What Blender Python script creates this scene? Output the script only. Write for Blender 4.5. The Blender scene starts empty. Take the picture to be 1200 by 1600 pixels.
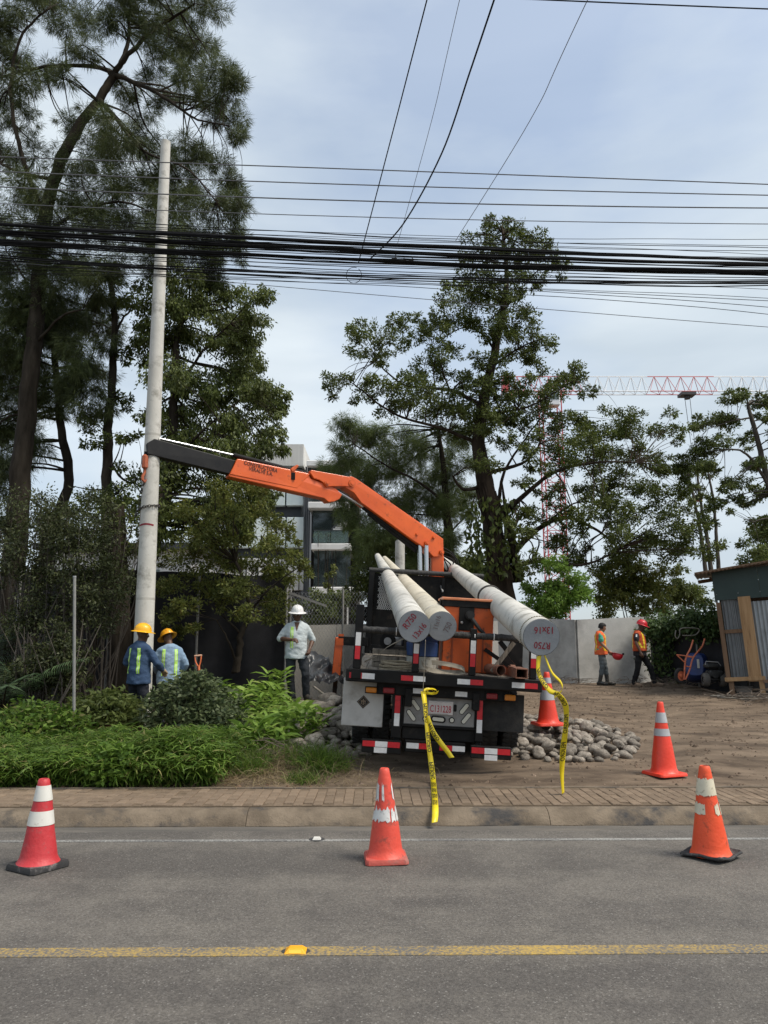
import bpy, bmesh, math, random
import numpy as np
from mathutils import Vector, Matrix, Euler, noise
from mathutils.bvhtree import BVHTree

S = bpy.context.scene
COL = S.collection
R = math.radians
rnd = random.Random(7)
nr = np.random.default_rng(11)

# ------------------------------------------------------------------ camera, sky, sun, exposure
CAM_H, PITCH, FPX = 1.7, R(10.0), 1200.0
cam_data = bpy.data.cameras.new('camera')
cam = bpy.data.objects.new('camera', cam_data)
COL.objects.link(cam)
cam.location = (0, 0, CAM_H)
cam.rotation_euler = (R(90) + PITCH, 0, 0)
cam_data.sensor_fit = 'VERTICAL'
cam_data.sensor_height = 32.0
cam_data.lens = 24.0            # 1600 px high picture, focal length 1200 px
cam_data.clip_start = 0.05
cam_data.clip_end = 3000
S.camera = cam

SUN_EL, SUN_AZ = R(56), R(112)    # high, from the right and a little behind the camera
world = bpy.data.worlds.new('World')
S.world = world
world.use_nodes = True
wn, wl = world.node_tree.nodes, world.node_tree.links
wn.clear()
wout = wn.new('ShaderNodeOutputWorld')
wbg = wn.new('ShaderNodeBackground')
wbg.inputs['Strength'].default_value = 0.15
sky = wn.new('ShaderNodeTexSky')
sky.sky_type = 'NISHITA'
sky.sun_disc = False
sky.sun_elevation = SUN_EL
sky.sun_rotation = SUN_AZ
sky.air_density = 1.0
sky.dust_density = 2.0
sky.ozone_density = 1.0
wtc = wn.new('ShaderNodeTexCoord')
wmp = wn.new('ShaderNodeMapping')
wmp.inputs['Scale'].default_value = (1.0, 1.0, 2.6)
wnz = wn.new('ShaderNodeTexNoise')
wnz.inputs['Scale'].default_value = 1.5
wnz.inputs['Detail'].default_value = 7
wnz.inputs['Roughness'].default_value = 0.5
wcr = wn.new('ShaderNodeValToRGB')
wcr.color_ramp.elements[0].position = 0.40
wcr.color_ramp.elements[0].color = (0.40, 0.40, 0.40, 1)
wcr.color_ramp.elements[1].position = 0.60
wcr.color_ramp.elements[1].color = (0.95, 0.95, 0.95, 1)
wmix = wn.new('ShaderNodeMixRGB')
wcl = wn.new('ShaderNodeTexNoise')            # soft layers of thicker and thinner cloud
wcl.inputs['Scale'].default_value = 2.3
wcl.inputs['Detail'].default_value = 5
wcm = wn.new('ShaderNodeMapping')
wcm.inputs['Scale'].default_value = (0.7, 1.0, 3.4)
wcm.inputs['Location'].default_value = (4.2, 1.0, 0.6)
wcc = wn.new('ShaderNodeValToRGB')
wcc.color_ramp.elements[0].position = 0.36
wcc.color_ramp.elements[0].color = (3.05, 3.5, 3.88, 1)
wcc.color_ramp.elements[1].position = 0.66
wcc.color_ramp.elements[1].color = (4.05, 4.45, 4.72, 1)
wl.new(wtc.outputs['Generated'], wcm.inputs['Vector'])
wl.new(wcm.outputs['Vector'], wcl.inputs['Vector'])
wl.new(wcl.outputs['Fac'], wcc.inputs['Fac'])
wl.new(wcc.outputs['Color'], wmix.inputs['Color2'])
wl.new(wtc.outputs['Generated'], wmp.inputs['Vector'])
wl.new(wmp.outputs['Vector'], wnz.inputs['Vector'])
wl.new(wnz.outputs['Fac'], wcr.inputs['Fac'])
wl.new(wcr.outputs['Color'], wmix.inputs['Fac'])
wl.new(sky.outputs['Color'], wmix.inputs['Color1'])
wl.new(wmix.outputs['Color'], wbg.inputs['Color'])
wl.new(wbg.outputs['Background'], wout.inputs['Surface'])

sun_data = bpy.data.lights.new('sun', 'SUN')
sun = bpy.data.objects.new('sun', sun_data)
COL.objects.link(sun)
sun_data.energy = 2.7
sun_data.angle = R(22)
sun_data.color = (1.0, 0.935, 0.83)
sd = Vector((math.sin(SUN_AZ) * math.cos(SUN_EL), math.cos(SUN_AZ) * math.cos(SUN_EL), math.sin(SUN_EL)))
sun.rotation_euler = (-sd).to_track_quat('-Z', 'Y').to_euler()
sun.location = (0, 0, 40)

S.view_settings.view_transform = 'Standard'
S.view_settings.look = 'None'
S.view_settings.exposure = 0.45
S.view_settings.gamma = 1.0
S.view_settings.use_curve_mapping = False
S.cycles.max_bounces = 6
S.cycles.transparent_max_bounces = 16
S.cycles.caustics_reflective = False
S.cycles.caustics_refractive = False

# ------------------------------------------------------------------ helpers
cP, sP = math.cos(PITCH), math.sin(PITCH)
def at(px, py, Y):
    """a point of the place, from where it shows in the photograph and how far away (metres along the ground) it is"""
    u, v = (px - 600) / FPX, (800 - py) / FPX
    t = Y / (cP - v * sP)
    return Vector((u * t, Y, CAM_H + t * (sP + v * cP)))

def gh(x, y):
    """height of the natural ground"""
    y2 = y - 0.014 * x
    if y2 < 8.99:
        return -0.06
    k = min(1.0, (y2 - 8.99) / 0.8)
    h = 0.125 + 0.05 * (min(y2, 20.8) - 9)
    h += 0.30 * math.exp(-((x + 1.65) ** 2 + (y - 14.4) ** 2) / 1.7)
    h += 0.10 * math.exp(-((x + 4.4) ** 2 + (y - 11.6) ** 2) / 0.7)
    h += 0.16 * math.exp(-((x - 1.0) ** 2 / 9 + (y - 13.0) ** 2 / 3.5))
    h += 0.17 * math.exp(-((x + 1.2) / .8) ** 2 - ((y - 10.05) / .5) ** 2)
    rut = math.sin((x - 0.35 * y) * 2.6 + 0.6 * noise.noise((x * 0.3, y * 0.3, 5)))
    h += k * (0.05 * noise.noise((x * 0.55, y * 0.55, 1)) + 0.02 * noise.noise((x * 2.3, y * 2.3, 2))
              + 0.010 * noise.noise((x * 7, y * 7, 3)) + (0.012 * rut if x > 1.5 else 0))
    if y > 60:
        h += (y - 60) * 0.004
    return h

ROOTM = {}     # object name -> world matrix of the root whose space its mesh is in

def put(o, label=None, cat=None, group=None, kind=None):
    if label: o['label'] = label
    if cat: o['category'] = cat
    if group: o['group'] = group
    if kind: o['kind'] = kind
    return o

def thing(name, label, cat, loc=(0, 0, 0), rot=(0, 0, 0), group=None):
    o = bpy.data.objects.new(name, None)
    o.empty_display_size = 0.2
    COL.objects.link(o)
    o.location = loc
    o.rotation_euler = rot
    ROOTM[o.name] = Matrix.Translation(Vector(loc)) @ Euler(rot).to_matrix().to_4x4()
    return put(o, label, cat, group)

class MB:
    def __init__(s):
        s.v, s.f, s.m = [], [], []
        s.mi = 0
    def add(s, vs, fs):
        o = len(s.v)
        s.v += [tuple(p) for p in vs]
        for f in fs:
            s.f.append(tuple(i + o for i in f)); s.m.append(s.mi)
        return s
    def box(s, c, d, rot=None, taper=1.0, bev=0.0):
        x, y, z = d[0] / 2, d[1] / 2, d[2] / 2
        if bev > 0:
            return s._bbox(c, (x, y, z), rot, min(bev, x * .9, y * .9, z * .9))
        vs = [Vector((a * x * (taper if e > 0 else 1), b * y * (taper if e > 0 else 1), e * z)) for e in (-1, 1) for b in (-1, 1) for a in (-1, 1)]
        if rot is not None: vs = [rot @ p for p in vs]
        c = Vector(c)
        return s.add([p + c for p in vs], [(0, 2, 3, 1), (4, 5, 7, 6), (0, 1, 5, 4), (2, 6, 7, 3), (0, 4, 6, 2), (1, 3, 7, 5)])
    def _bbox(s, c, h, rot, b):
        x, y, z = h
        vs, idx = [], {}
        for sx in (-1, 1):
            for sy in (-1, 1):
                for sz in (-1, 1):
                    for ax in range(3):
                        p = [sx * (x - b), sy * (y - b), sz * (z - b)]
                        p[ax] = (sx * x, sy * y, sz * z)[ax]
                        idx[(sx, sy, sz, ax)] = len(vs); vs.append(Vector(p))
        fs = []
        for ax in range(3):
            o1, o2 = [(1, 2), (2, 0), (0, 1)][ax]
            for sg in (-1, 1):
                q = []
                for a, bb in ((-1, -1), (1, -1), (1, 1), (-1, 1)):
                    k = [0, 0, 0]; k[ax] = sg; k[o1] = a; k[o2] = bb
                    q.append(idx[(k[0], k[1], k[2], ax)])
                fs.append(q if sg > 0 else q[::-1])
        for ax in range(3):
            o1, o2 = [(1, 2), (2, 0), (0, 1)][ax]
            for a in (-1, 1):
                for bb in (-1, 1):
                    k1 = [0, 0, 0]; k1[o1] = a; k1[o2] = bb; k1[ax] = -1
                    k2 = list(k1); k2[ax] = 1
                    q = [idx[(*k1, o1)], idx[(*k2, o1)], idx[(*k2, o2)], idx[(*k1, o2)]]
                    fs.append(q if a * bb < 0 else q[::-1])
        for sx in (-1, 1):
            for sy in (-1, 1):
                for sz in (-1, 1):
                    q = [idx[(sx, sy, sz, 0)], idx[(sx, sy, sz, 1)], idx[(sx, sy, sz, 2)]]
                    fs.append(q if sx * sy * sz > 0 else q[::-1])
        if rot is not None: vs = [rot @ p for p in vs]
        c = Vector(c)
        return s.add([p + c for p in vs], fs)
    def bar(s, a, b, w, h, up=(0, 0, 1), bev=0.0):
        a, b = Vector(a), Vector(b)
        y = (b - a); L = y.length; y.normalize()
        x = y.cross(Vector(up))
        if x.length < 1e-4: x = y.cross(Vector((1, 0, 0)))
        x.normalize(); z = x.cross(y)
        m = Matrix((x, y, z)).transposed()
        return s.box((a + b) / 2, (w, L, h), m, bev=bev)
    def tube(s, pts, rad, n=8, cap=True, jit=0.0, round_ends=False):
        pts = [Vector(p) for p in pts]
        if not hasattr(rad, '__len__'): rad = [rad] * len(pts)
        rad = list(rad)
        if round_ends:
            d0 = (pts[0] - pts[1]).normalized(); d1 = (pts[-1] - pts[-2]).normalized()
            r0, r1 = rad[0], rad[-1]
            pts = [pts[0] + d0 * r0, pts[0] + d0 * r0 * .7] + pts + [pts[-1] + d1 * r1 * .7, pts[-1] + d1 * r1]
            rad = [r0 * .05, r0 * .72] + rad + [r1 * .72, r1 * .05]
        vs, fs = [], []
        t = (pts[1] - pts[0]).normalized()
        u = t.orthogonal().normalized()
        for i, p in enumerate(pts):
            if i == 0: t2 = pts[1] - pts[0]
            elif i == len(pts) - 1: t2 = pts[-1] - pts[-2]
            else: t2 = pts[i + 1] - pts[i - 1]
            if t2.length < 1e-9: t2 = t
            t2 = t2.normalized()
            u = (u - t2 * u.dot(t2))
            if u.length < 1e-6: u = t2.orthogonal()
            u.normalize(); w = t2.cross(u)
            for k in range(n):
                a = 2 * math.pi * k / n
                r = rad[i] * (1 + (jit * noise.noise((p.x * 2 + k, p.y * 2, p.z * 1.5 + 3 * math.cos(a))) if jit else 0))
                vs.append(p + (u * math.cos(a) + w * math.sin(a)) * r)
        for i in range(len(pts) - 1):
            for k in range(n):
                k2 = (k + 1) % n
                fs.append((i * n + k, i * n + k2, (i + 1) * n + k2, (i + 1) * n + k))
        if cap:
            fs.append(tuple(range(n))[::-1])
            fs.append(tuple((len(pts) - 1) * n + k for k in range(n)))
        return s.add(vs, fs)
    def cyl(s, a, b, r, n=16, r2=None):
        return s.tube([a, b], [r, r if r2 is None else r2], n)
    def lathe(s, prof, n=24, c=(0, 0, 0), rot=None, cap=True):
        c = Vector(c); vs, fs = [], []
        for r, z in prof:
            for k in range(n):
                a = 2 * math.pi * k / n
                p = Vector((r * math.cos(a), r * math.sin(a), z))
                vs.append((rot @ p if rot is not None else p) + c)
        for i in range(len(prof) - 1):
            for k in range(n):
                k2 = (k + 1) % n
                fs.append((i * n + k, i * n + k2, (i + 1) * n + k2, (i + 1) * n + k))
        if cap:
            fs.append(tuple(range(n))[::-1]); fs.append(tuple((len(prof) - 1) * n + k for k in range(n)))
        return s.add(vs, fs)
    def loft(s, rings, cap=True):
        n = len(rings[0]); vs, fs = [], []
        for r in rings: vs += list(r)
        for i in range(len(rings) - 1):
            for k in range(n):
                k2 = (k + 1) % n
                fs.append((i * n + k, i * n + k2, (i + 1) * n + k2, (i + 1) * n + k))
        if cap:
            fs.append(tuple(range(n))[::-1]); fs.append(tuple((len(rings) - 1) * n + k for k in range(n)))
        return s.add(vs, fs)
    def prism(s, poly, h0, h1, m=None):
        """polygon (x, z) pushed along y from h0 to h1, then placed by matrix m"""
        n = len(poly)
        vs = [Vector((x, h0, z)) for x, z in poly] + [Vector((x, h1, z)) for x, z in poly]
        if m is not None: vs = [m @ p for p in vs]
        fs = [tuple(range(n)), tuple(range(2 * n - 1, n - 1, -1))] + [((i + 1) % n, i, n + i, n + (i + 1) % n) for i in range(n)]
        return s.add(vs, fs)
    def ball(s, c, r, n=12, m=8, sc=(1, 1, 1), rot=None):
        rings = []
        for i in range(m + 1):
            th = math.pi * (0.02 + 0.96 * i / m)
            ring = []
            for k in range(n):
                a = 2 * math.pi * k / n
                p = Vector((r * sc[0] * math.sin(th) * math.cos(a), r * sc[1] * math.sin(th) * math.sin(a), -r * sc[2] * math.cos(th)))
                ring.append((rot @ p if rot is not None else p) + Vector(c))
            rings.append(ring)
        return s.loft(rings)
    def mesh(s, name, mats, inv=None, smooth=False, fix=True):
        me = bpy.data.meshes.new(name)
        v = s.v if inv is None else [tuple(inv @ Vector(p)) for p in s.v]
        me.from_pydata(v, [], s.f)
        if not isinstance(mats, (list, tuple)): mats = [mats]
        for m in mats: me.materials.append(m)
        if len(mats) > 1: me.polygons.foreach_set('material_index', s.m)
        if fix:
            bm = bmesh.new(); bm.from_mesh(me)
            bmesh.ops.recalc_face_normals(bm, faces=bm.faces)
            bm.to_mesh(me); bm.free()
        if smooth:
            me.polygons.foreach_set('use_smooth', [True] * len(me.polygons))
            if smooth != 'all':
                me.set_sharp_from_angle(angle=R(38))
        return me
    def build(s, name, mats, parent=None, space='L', smooth=False, origin=None, fix=True):
        """one mesh object; space 'W': points are world points, 'L': in the root's space"""
        inv = None
        if parent is not None and space == 'W': inv = ROOTM[parent.name].inverted()
        if parent is None and origin is not None: inv = Matrix.Translation(-Vector(origin))
        me = s.mesh(name, mats, inv, smooth, fix)
        return link(name, me, parent, origin if parent is None else None)

def link(name, me, parent=None, loc=None, rot=None):
    o = bpy.data.objects.new(name, me)
    COL.objects.link(o)
    if loc is not None: o.location = loc
    if rot is not None: o.rotation_euler = rot
    if parent is not None:
        o.parent = parent
        if parent.name in ROOTM: ROOTM[o.name] = ROOTM[parent.name]
    return o

def copy_tree(o, parent=None):
    c = o.copy(); COL.objects.link(c)
    c.parent = parent
    for ch in o.children: copy_tree(ch, c)
    return c

def npmesh(name, verts, nper, mats, smooth=False):
    """mesh of equal polygons, nper consecutive vertices each (numpy)"""
    verts = np.asarray(verts, dtype=np.float32).reshape(-1, 3)
    n = len(verts) // nper
    me = bpy.data.meshes.new(name)
    me.vertices.add(len(verts)); me.vertices.foreach_set('co', verts.ravel())
    me.loops.add(n * nper); me.loops.foreach_set('vertex_index', np.arange(n * nper, dtype=np.int32))
    me.polygons.add(n)
    me.polygons.foreach_set('loop_start', np.arange(0, n * nper, nper, dtype=np.int32))
    me.polygons.foreach_set('loop_total', np.full(n, nper, dtype=np.int32))
    me.update(calc_edges=True)
    for m in (mats if isinstance(mats, (list, tuple)) else [mats]): me.materials.append(m)
    return me

# ------------------------------------------------------------------ materials
MATS = {}
def N(nt, t, **kw):
    n = nt.nodes.new(t)
    for k, v in kw.items():
        if k in n.inputs: n.inputs[k].default_value = v
        else: setattr(n, k, v)
    return n

def mat(name, c1, c2=None, scale=6.0, rough=0.7, metal=0.0, bump=0.0, bscale=None, detail=6.0, lo=0.35, hi=0.65,
        stretch=(1, 1, 1), c3=None, scale3=40.0, lo3=0.6, hi3=0.66, rand=0.0, spec=0.5, coat=0.0, alpha=None, trans=0.0, rvar=0.0, isl=0.0):
    if name in MATS: return MATS[name]
    m = bpy.data.materials.new(name); m.use_nodes = True
    nt = m.node_tree; L = nt.links
    b = nt.nodes['Principled BSDF']
    b.inputs['Roughness'].default_value = rough
    b.inputs['Metallic'].default_value = metal
    b.inputs['Specular IOR Level'].default_value = spec
    if coat: b.inputs['Coat Weight'].default_value = coat
    if trans:
        b.inputs['Transmission Weight'].default_value = trans
    if alpha is not None: b.inputs['Alpha'].default_value = alpha
    tc = N(nt, 'ShaderNodeTexCoord')
    mp = N(nt, 'ShaderNodeMapping', Scale=stretch)
    L.new(tc.outputs['Object'], mp.inputs['Vector'])
    col = None
    if c2 is not None:
        nz = N(nt, 'ShaderNodeTexNoise', Scale=scale, Detail=detail, Roughness=0.62)
        L.new(mp.outputs['Vector'], nz.inputs['Vector'])
        cr = N(nt, 'ShaderNodeValToRGB')
        cr.color_ramp.elements[0].position = lo; cr.color_ramp.elements[0].color = (*c1, 1)
        cr.color_ramp.elements[1].position = hi; cr.color_ramp.elements[1].color = (*c2, 1)
        L.new(nz.outputs['Fac'], cr.inputs['Fac'])
        col = cr.outputs['Color']
        if rvar:
            mr = N(nt, 'ShaderNodeMapRange')
            mr.inputs['To Min'].default_value = max(0, rough - rvar); mr.inputs['To Max'].default_value = min(1, rough + rvar)
            L.new(nz.outputs['Fac'], mr.inputs['Value']); L.new(mr.outputs['Result'], b.inputs['Roughness'])
    if c3 is not None:
        n3 = N(nt, 'ShaderNodeTexNoise', Scale=scale3, Detail=5.0, Roughness=0.65)
        L.new(mp.outputs['Vector'], n3.inputs['Vector'])
        r3 = N(nt, 'ShaderNodeValToRGB')
        r3.color_ramp.elements[0].position = lo3; r3.color_ramp.elements[1].position = hi3
        L.new(n3.outputs['Fac'], r3.inputs['Fac'])
        mx = N(nt, 'ShaderNodeMixRGB'); mx.inputs['Color2'].default_value = (*c3, 1)
        if col is not None: L.new(col, mx.inputs['Color1'])
        else: mx.inputs['Color1'].default_value = (*c1, 1)
        L.new(r3.outputs['Color'], mx.inputs['Fac'])
        col = mx.outputs['Color']
    if rand or isl:
        hs = N(nt, 'ShaderNodeHueSaturation')
        if rand:
            oi = N(nt, 'ShaderNodeObjectInfo'); src = oi.outputs['Random']; amt = rand
        else:
            oi = N(nt, 'ShaderNodeNewGeometry'); src = oi.outputs['Random Per Island']; amt = isl
        mr = N(nt, 'ShaderNodeMapRange')
        mr.inputs['To Min'].default_value = 1 - amt; mr.inputs['To Max'].default_value = 1 + amt
        L.new(src, mr.inputs['Value'])
        L.new(mr.outputs['Result'], hs.inputs['Value'])
        if col is not None: L.new(col, hs.inputs['Color'])
        else: hs.inputs['Color'].default_value = (*c1, 1)
        col = hs.outputs['Color']
    if col is not None: L.new(col, b.inputs['Base Color'])
    else: b.inputs['Base Color'].default_value = (*c1, 1)
    if bump:
        nb = N(nt, 'ShaderNodeTexNoise', Scale=bscale or scale * 3, Detail=6.0, Roughness=0.6)
        L.new(mp.outputs['Vector'], nb.inputs['Vector'])
        bp = N(nt, 'ShaderNodeBump', Strength=min(1.0, bump), Distance=0.02)
        L.new(nb.outputs['Fac'], bp.inputs['Height'])
        L.new(bp.outputs['Normal'], b.inputs['Normal'])
    MATS[name] = m
    return m

def leaf_mat(name, c1, c2, tr=0.35, rough=0.55, c3=None):
    """leaves: each leaf its own tint, a little light comes through"""
    m = bpy.data.materials.new(name); m.use_nodes = True
    nt = m.node_tree; L = nt.links
    b = nt.nodes['Principled BSDF']; b.inputs['Roughness'].default_value = rough
    b.inputs['Specular IOR Level'].default_value = 0.35
    g = N(nt, 'ShaderNodeNewGeometry')
    cr = N(nt, 'ShaderNodeValToRGB')
    cr.color_ramp.elements[0].color = (*c1, 1); cr.color_ramp.elements[1].color = (*c2, 1)
    if c3 is not None:
        cr.color_ramp.elements[1].position = 0.9
        e = cr.color_ramp.elements.new(0.985); e.color = (*c3, 1)
    L.new(g.outputs['Random Per Island'], cr.inputs['Fac'])
    tc = N(nt, 'ShaderNodeTexCoord')
    nz = N(nt, 'ShaderNodeTexNoise', Scale=0.9, Detail=3.0)
    L.new(tc.outputs['Object'], nz.inputs['Vector'])
    hs = N(nt, 'ShaderNodeHueSaturation')
    mr = N(nt, 'ShaderNodeMapRange'); mr.inputs['From Min'].default_value = 0.3; mr.inputs['From Max'].default_value = 0.7
    mr.inputs['To Min'].default_value = 0.7; mr.inputs['To Max'].default_value = 1.35
    L.new(nz.outputs['Fac'], mr.inputs['Value']); L.new(mr.outputs['Result'], hs.inputs['Value'])
    L.new(cr.outputs['Color'], hs.inputs['Color'])
    L.new(hs.outputs['Color'], b.inputs['Base Color'])
    t = N(nt, 'ShaderNodeBsdfTranslucent'); L.new(hs.outputs['Color'], t.inputs['Color'])
    mx = N(nt, 'ShaderNodeMixShader'); mx.inputs['Fac'].default_value = tr
    L.new(b.outputs['BSDF'], mx.inputs[1]); L.new(t.outputs['BSDF'], mx.inputs[2])
    L.new(mx.outputs['Shader'], nt.nodes['Material Output'].inputs['Surface'])
    return m

def glass_mat(name, c, rough=0.05, mix=0.35):
    """window glass: tinted see-through with mirror gloss"""
    m = bpy.data.materials.new(name); m.use_nodes = True
    nt = m.node_tree; L = nt.links
    b = nt.nodes['Principled BSDF']
    b.inputs['Base Color'].default_value = (*c, 1); b.inputs['Roughness'].default_value = rough
    b.inputs['Specular IOR Level'].default_value = 0.8
    t = N(nt, 'ShaderNodeBsdfTransparent'); t.inputs['Color'].default_value = (0.75, 0.85, 0.85, 1)
    mx = N(nt, 'ShaderNodeMixShader'); mx.inputs['Fac'].default_value = mix
    L.new(b.outputs['BSDF'], mx.inputs[1]); L.new(t.outputs['BSDF'], mx.inputs[2])
    L.new(mx.outputs['Shader'], nt.nodes['Material Output'].inputs['Surface'])
    return m

# text as flat outlines: list of (verts2d, faces), centred, height about 1
TEXT = {}
def text_mesh(s):
    if s in TEXT: return TEXT[s]
    cu = bpy.data.curves.new('lettering', 'FONT'); cu.body = s
    cu.align_x = 'CENTER'; cu.align_y = 'CENTER'; cu.resolution_u = 3; cu.offset = 0.012
    ob = bpy.data.objects.new('lettering_tmp', cu); COL.objects.link(ob)
    dg = bpy.context.evaluated_depsgraph_get()
    me = ob.evaluated_get(dg).to_mesh()
    v = [(p.co.x, p.co.y) for p in me.vertices]; f = [tuple(p.vertices) for p in me.polygons]
    ob.evaluated_get(dg).to_mesh_clear()
    bpy.data.objects.remove(ob); bpy.data.curves.remove(cu)
    if v:
        xs = [a[0] for a in v]; ys = [a[1] for a in v]
        cx, cy, h = (min(xs) + max(xs)) / 2, (min(ys) + max(ys)) / 2, max(ys) - min(ys)
        v = [((a - cx) / h, (b - cy) / h) for a, b in v]
    TEXT[s] = (v, f)
    return TEXT[s]

def text_on(mb, s, fn, size, sx=1.0):
    """fn maps text plane (x, y) in metres to a point"""
    v, f = text_mesh(s)
    mb.add([fn(a * size * sx, b * size) for a, b in v], f)

def evald(mb, voxel, smooth_it=4, fac=0.5):
    """join overlapping solids into one skin (voxel union) and soften it"""
    me = mb.mesh('tmp', [], None, False)
    ob = bpy.data.objects.new('tmp', me); COL.objects.link(ob)
    r = ob.modifiers.new('r', 'REMESH'); r.mode = 'VOXEL'; r.voxel_size = voxel
    if smooth_it:
        k = ob.modifiers.new('s', 'SMOOTH'); k.iterations = smooth_it; k.factor = fac
    dg = bpy.context.evaluated_depsgraph_get()
    out = bpy.data.meshes.new_from_object(ob.evaluated_get(dg))
    bpy.data.objects.remove(ob); bpy.data.meshes.remove(me)
    return out

for s_ in ('PELIGRO', 'R750', '13x16', '11x16', '750', 'C131228', 'CONSTRUCTORA', 'VERALVE S.A.'):
    text_mesh(s_)
# ------------------------------------------------------------------ setting: ground, street
def street_mats():
    # asphalt: fine pale aggregate in dark binder, long wear bands along the lane
    m = bpy.data.materials.new('asphalt'); m.use_nodes = True
    nt = m.node_tree; L = nt.links; b = nt.nodes['Principled BSDF']
    b.inputs['Roughness'].default_value = 0.85; b.inputs['Specular IOR Level'].default_value = 0.3
    tc = N(nt, 'ShaderNodeTexCoord')
    mp = N(nt, 'ShaderNodeMapping', Scale=(0.12, 1.3, 1.0)); L.new(tc.outputs['Object'], mp.inputs['Vector'])
    band = N(nt, 'ShaderNodeTexNoise', Scale=1.0, Detail=5.0); L.new(mp.outputs['Vector'], band.inputs['Vector'])
    patch = N(nt, 'ShaderNodeTexNoise', Scale=2.2, Detail=8.0, Roughness=0.7); L.new(tc.outputs['Object'], patch.inputs['Vector'])
    add = N(nt, 'ShaderNodeMath', operation='ADD'); L.new(band.outputs['Fac'], add.inputs[0]); L.new(patch.outputs['Fac'], add.inputs[1])
    cr = N(nt, 'ShaderNodeValToRGB')
    cr.color_ramp.elements[0].position = 0.43; cr.color_ramp.elements[0].color = (0.092, 0.083, 0.074, 1)
    cr.color_ramp.elements[1].position = 0.58; cr.color_ramp.elements[1].color = (0.140, 0.126, 0.109, 1)
    hf = N(nt, 'ShaderNodeMath', operation='MULTIPLY'); hf.inputs[1].default_value = 0.5
    L.new(add.outputs[0], hf.inputs[0]); L.new(hf.outputs[0], cr.inputs['Fac'])
    vo = N(nt, 'ShaderNodeTexVoronoi', Scale=70.0); L.new(tc.outputs['Object'], vo.inputs['Vector'])
    wn_ = N(nt, 'ShaderNodeTexWhiteNoise'); L.new(vo.outputs['Position'], wn_.inputs['Vector'])
    st = N(nt, 'ShaderNodeValToRGB')
    st.color_ramp.elements[0].position = 0.80; st.color_ramp.elements[0].color = (0, 0, 0, 1)
    st.color_ramp.elements[1].position = 1.0; st.color_ramp.elements[1].color = (1, 1, 1, 1)
    L.new(wn_.outputs['Value'], st.inputs['Fac'])
    dr = N(nt, 'ShaderNodeValToRGB')
    dr.color_ramp.elements[0].position = 0.32; dr.color_ramp.elements[0].color = (1, 1, 1, 1)
    dr.color_ramp.elements[1].position = 0.45; dr.color_ramp.elements[1].color = (0, 0, 0, 1)
    L.new(vo.outputs['Distance'], dr.inputs['Fac'])
    mu = N(nt, 'ShaderNodeMath', operation='MULTIPLY'); L.new(st.outputs['Color'], mu.inputs[0]); L.new(dr.outputs['Color'], mu.inputs[1])
    mx = N(nt, 'ShaderNodeMixRGB'); mx.inputs['Color2'].default_value = (0.225, 0.21, 0.19, 1)
    g2 = N(nt, 'ShaderNodeTexVoronoi', Scale=85.0); L.new(tc.outputs['Object'], g2.inputs['Vector'])
    w2 = N(nt, 'ShaderNodeTexWhiteNoise'); L.new(g2.outputs['Position'], w2.inputs['Vector'])
    r2 = N(nt, 'ShaderNodeMapRange'); r2.inputs['To Min'].default_value = 0.76; r2.inputs['To Max'].default_value = 1.24; L.new(w2.outputs['Value'], r2.inputs['Value'])
    h2 = N(nt, 'ShaderNodeHueSaturation'); L.new(r2.outputs['Result'], h2.inputs['Value']); L.new(cr.outputs['Color'], h2.inputs['Color'])
    L.new(mu.outputs[0], mx.inputs['Fac']); L.new(h2.outputs['Color'], mx.inputs['Color1'])
    sp = N(nt, 'ShaderNodeTexNoise', Scale=2.6, Detail=2.0)
    mp3 = N(nt, 'ShaderNodeMapping', Scale=(1.0, 2.2, 1.0)); L.new(tc.outputs['Object'], mp3.inputs['Vector']); L.new(mp3.outputs['Vector'], sp.inputs['Vector'])
    sr = N(nt, 'ShaderNodeValToRGB'); sr.color_ramp.elements[0].position = 0.775; sr.color_ramp.elements[1].position = 0.82
    L.new(sp.outputs['Fac'], sr.inputs['Fac'])
    mx2 = N(nt, 'ShaderNodeMixRGB'); mx2.inputs['Color2'].default_value = (0.03, 0.029, 0.028, 1)
    L.new(sr.outputs['Color'], mx2.inputs['Fac']); L.new(mx.outputs['Color'], mx2.inputs['Color1'])
    L.new(mx2.outputs['Color'], b.inputs['Base Color'])
    fine = N(nt, 'ShaderNodeTexNoise', Scale=120.0, Detail=3.0); L.new(tc.outputs['Object'], fine.inputs['Vector'])
    bp = N(nt, 'ShaderNodeBump', Strength=0.7, Distance=0.008); L.new(fine.outputs['Fac'], bp.inputs['Height'])
    L.new(bp.outputs['Normal'], b.inputs['Normal'])
    MATS['asphalt'] = m
    # worn paint: paint where it still holds, bare binder between
    for nm, c, lo, hi in (('paint_yellow', (0.44, 0.29, 0.065), 0.50, 0.33), ('paint_white', (0.36, 0.35, 0.32), 0.48, 0.30)):
        m = bpy.data.materials.new(nm); m.use_nodes = True
        nt = m.node_tree; L = nt.links; b = nt.nodes['Principled BSDF']; b.inputs['Roughness'].default_value = 0.8
        tc = N(nt, 'ShaderNodeTexCoord')
        n1 = N(nt, 'ShaderNodeTexNoise', Scale=55.0, Detail=4.0, Roughness=0.7); L.new(tc.outputs['Object'], n1.inputs['Vector'])
        n2 = N(nt, 'ShaderNodeTexNoise', Scale=1.6, Detail=3.0); L.new(tc.outputs['Object'], n2.inputs['Vector'])
        a = N(nt, 'ShaderNodeMath', operation='MULTIPLY_ADD'); a.inputs[1].default_value = 0.5; L.new(n2.outputs['Fac'], a.inputs[0])
        s2 = N(nt, 'ShaderNodeMath', operation='SUBTRACT'); s2.inputs[1].default_value = 0.25
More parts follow.
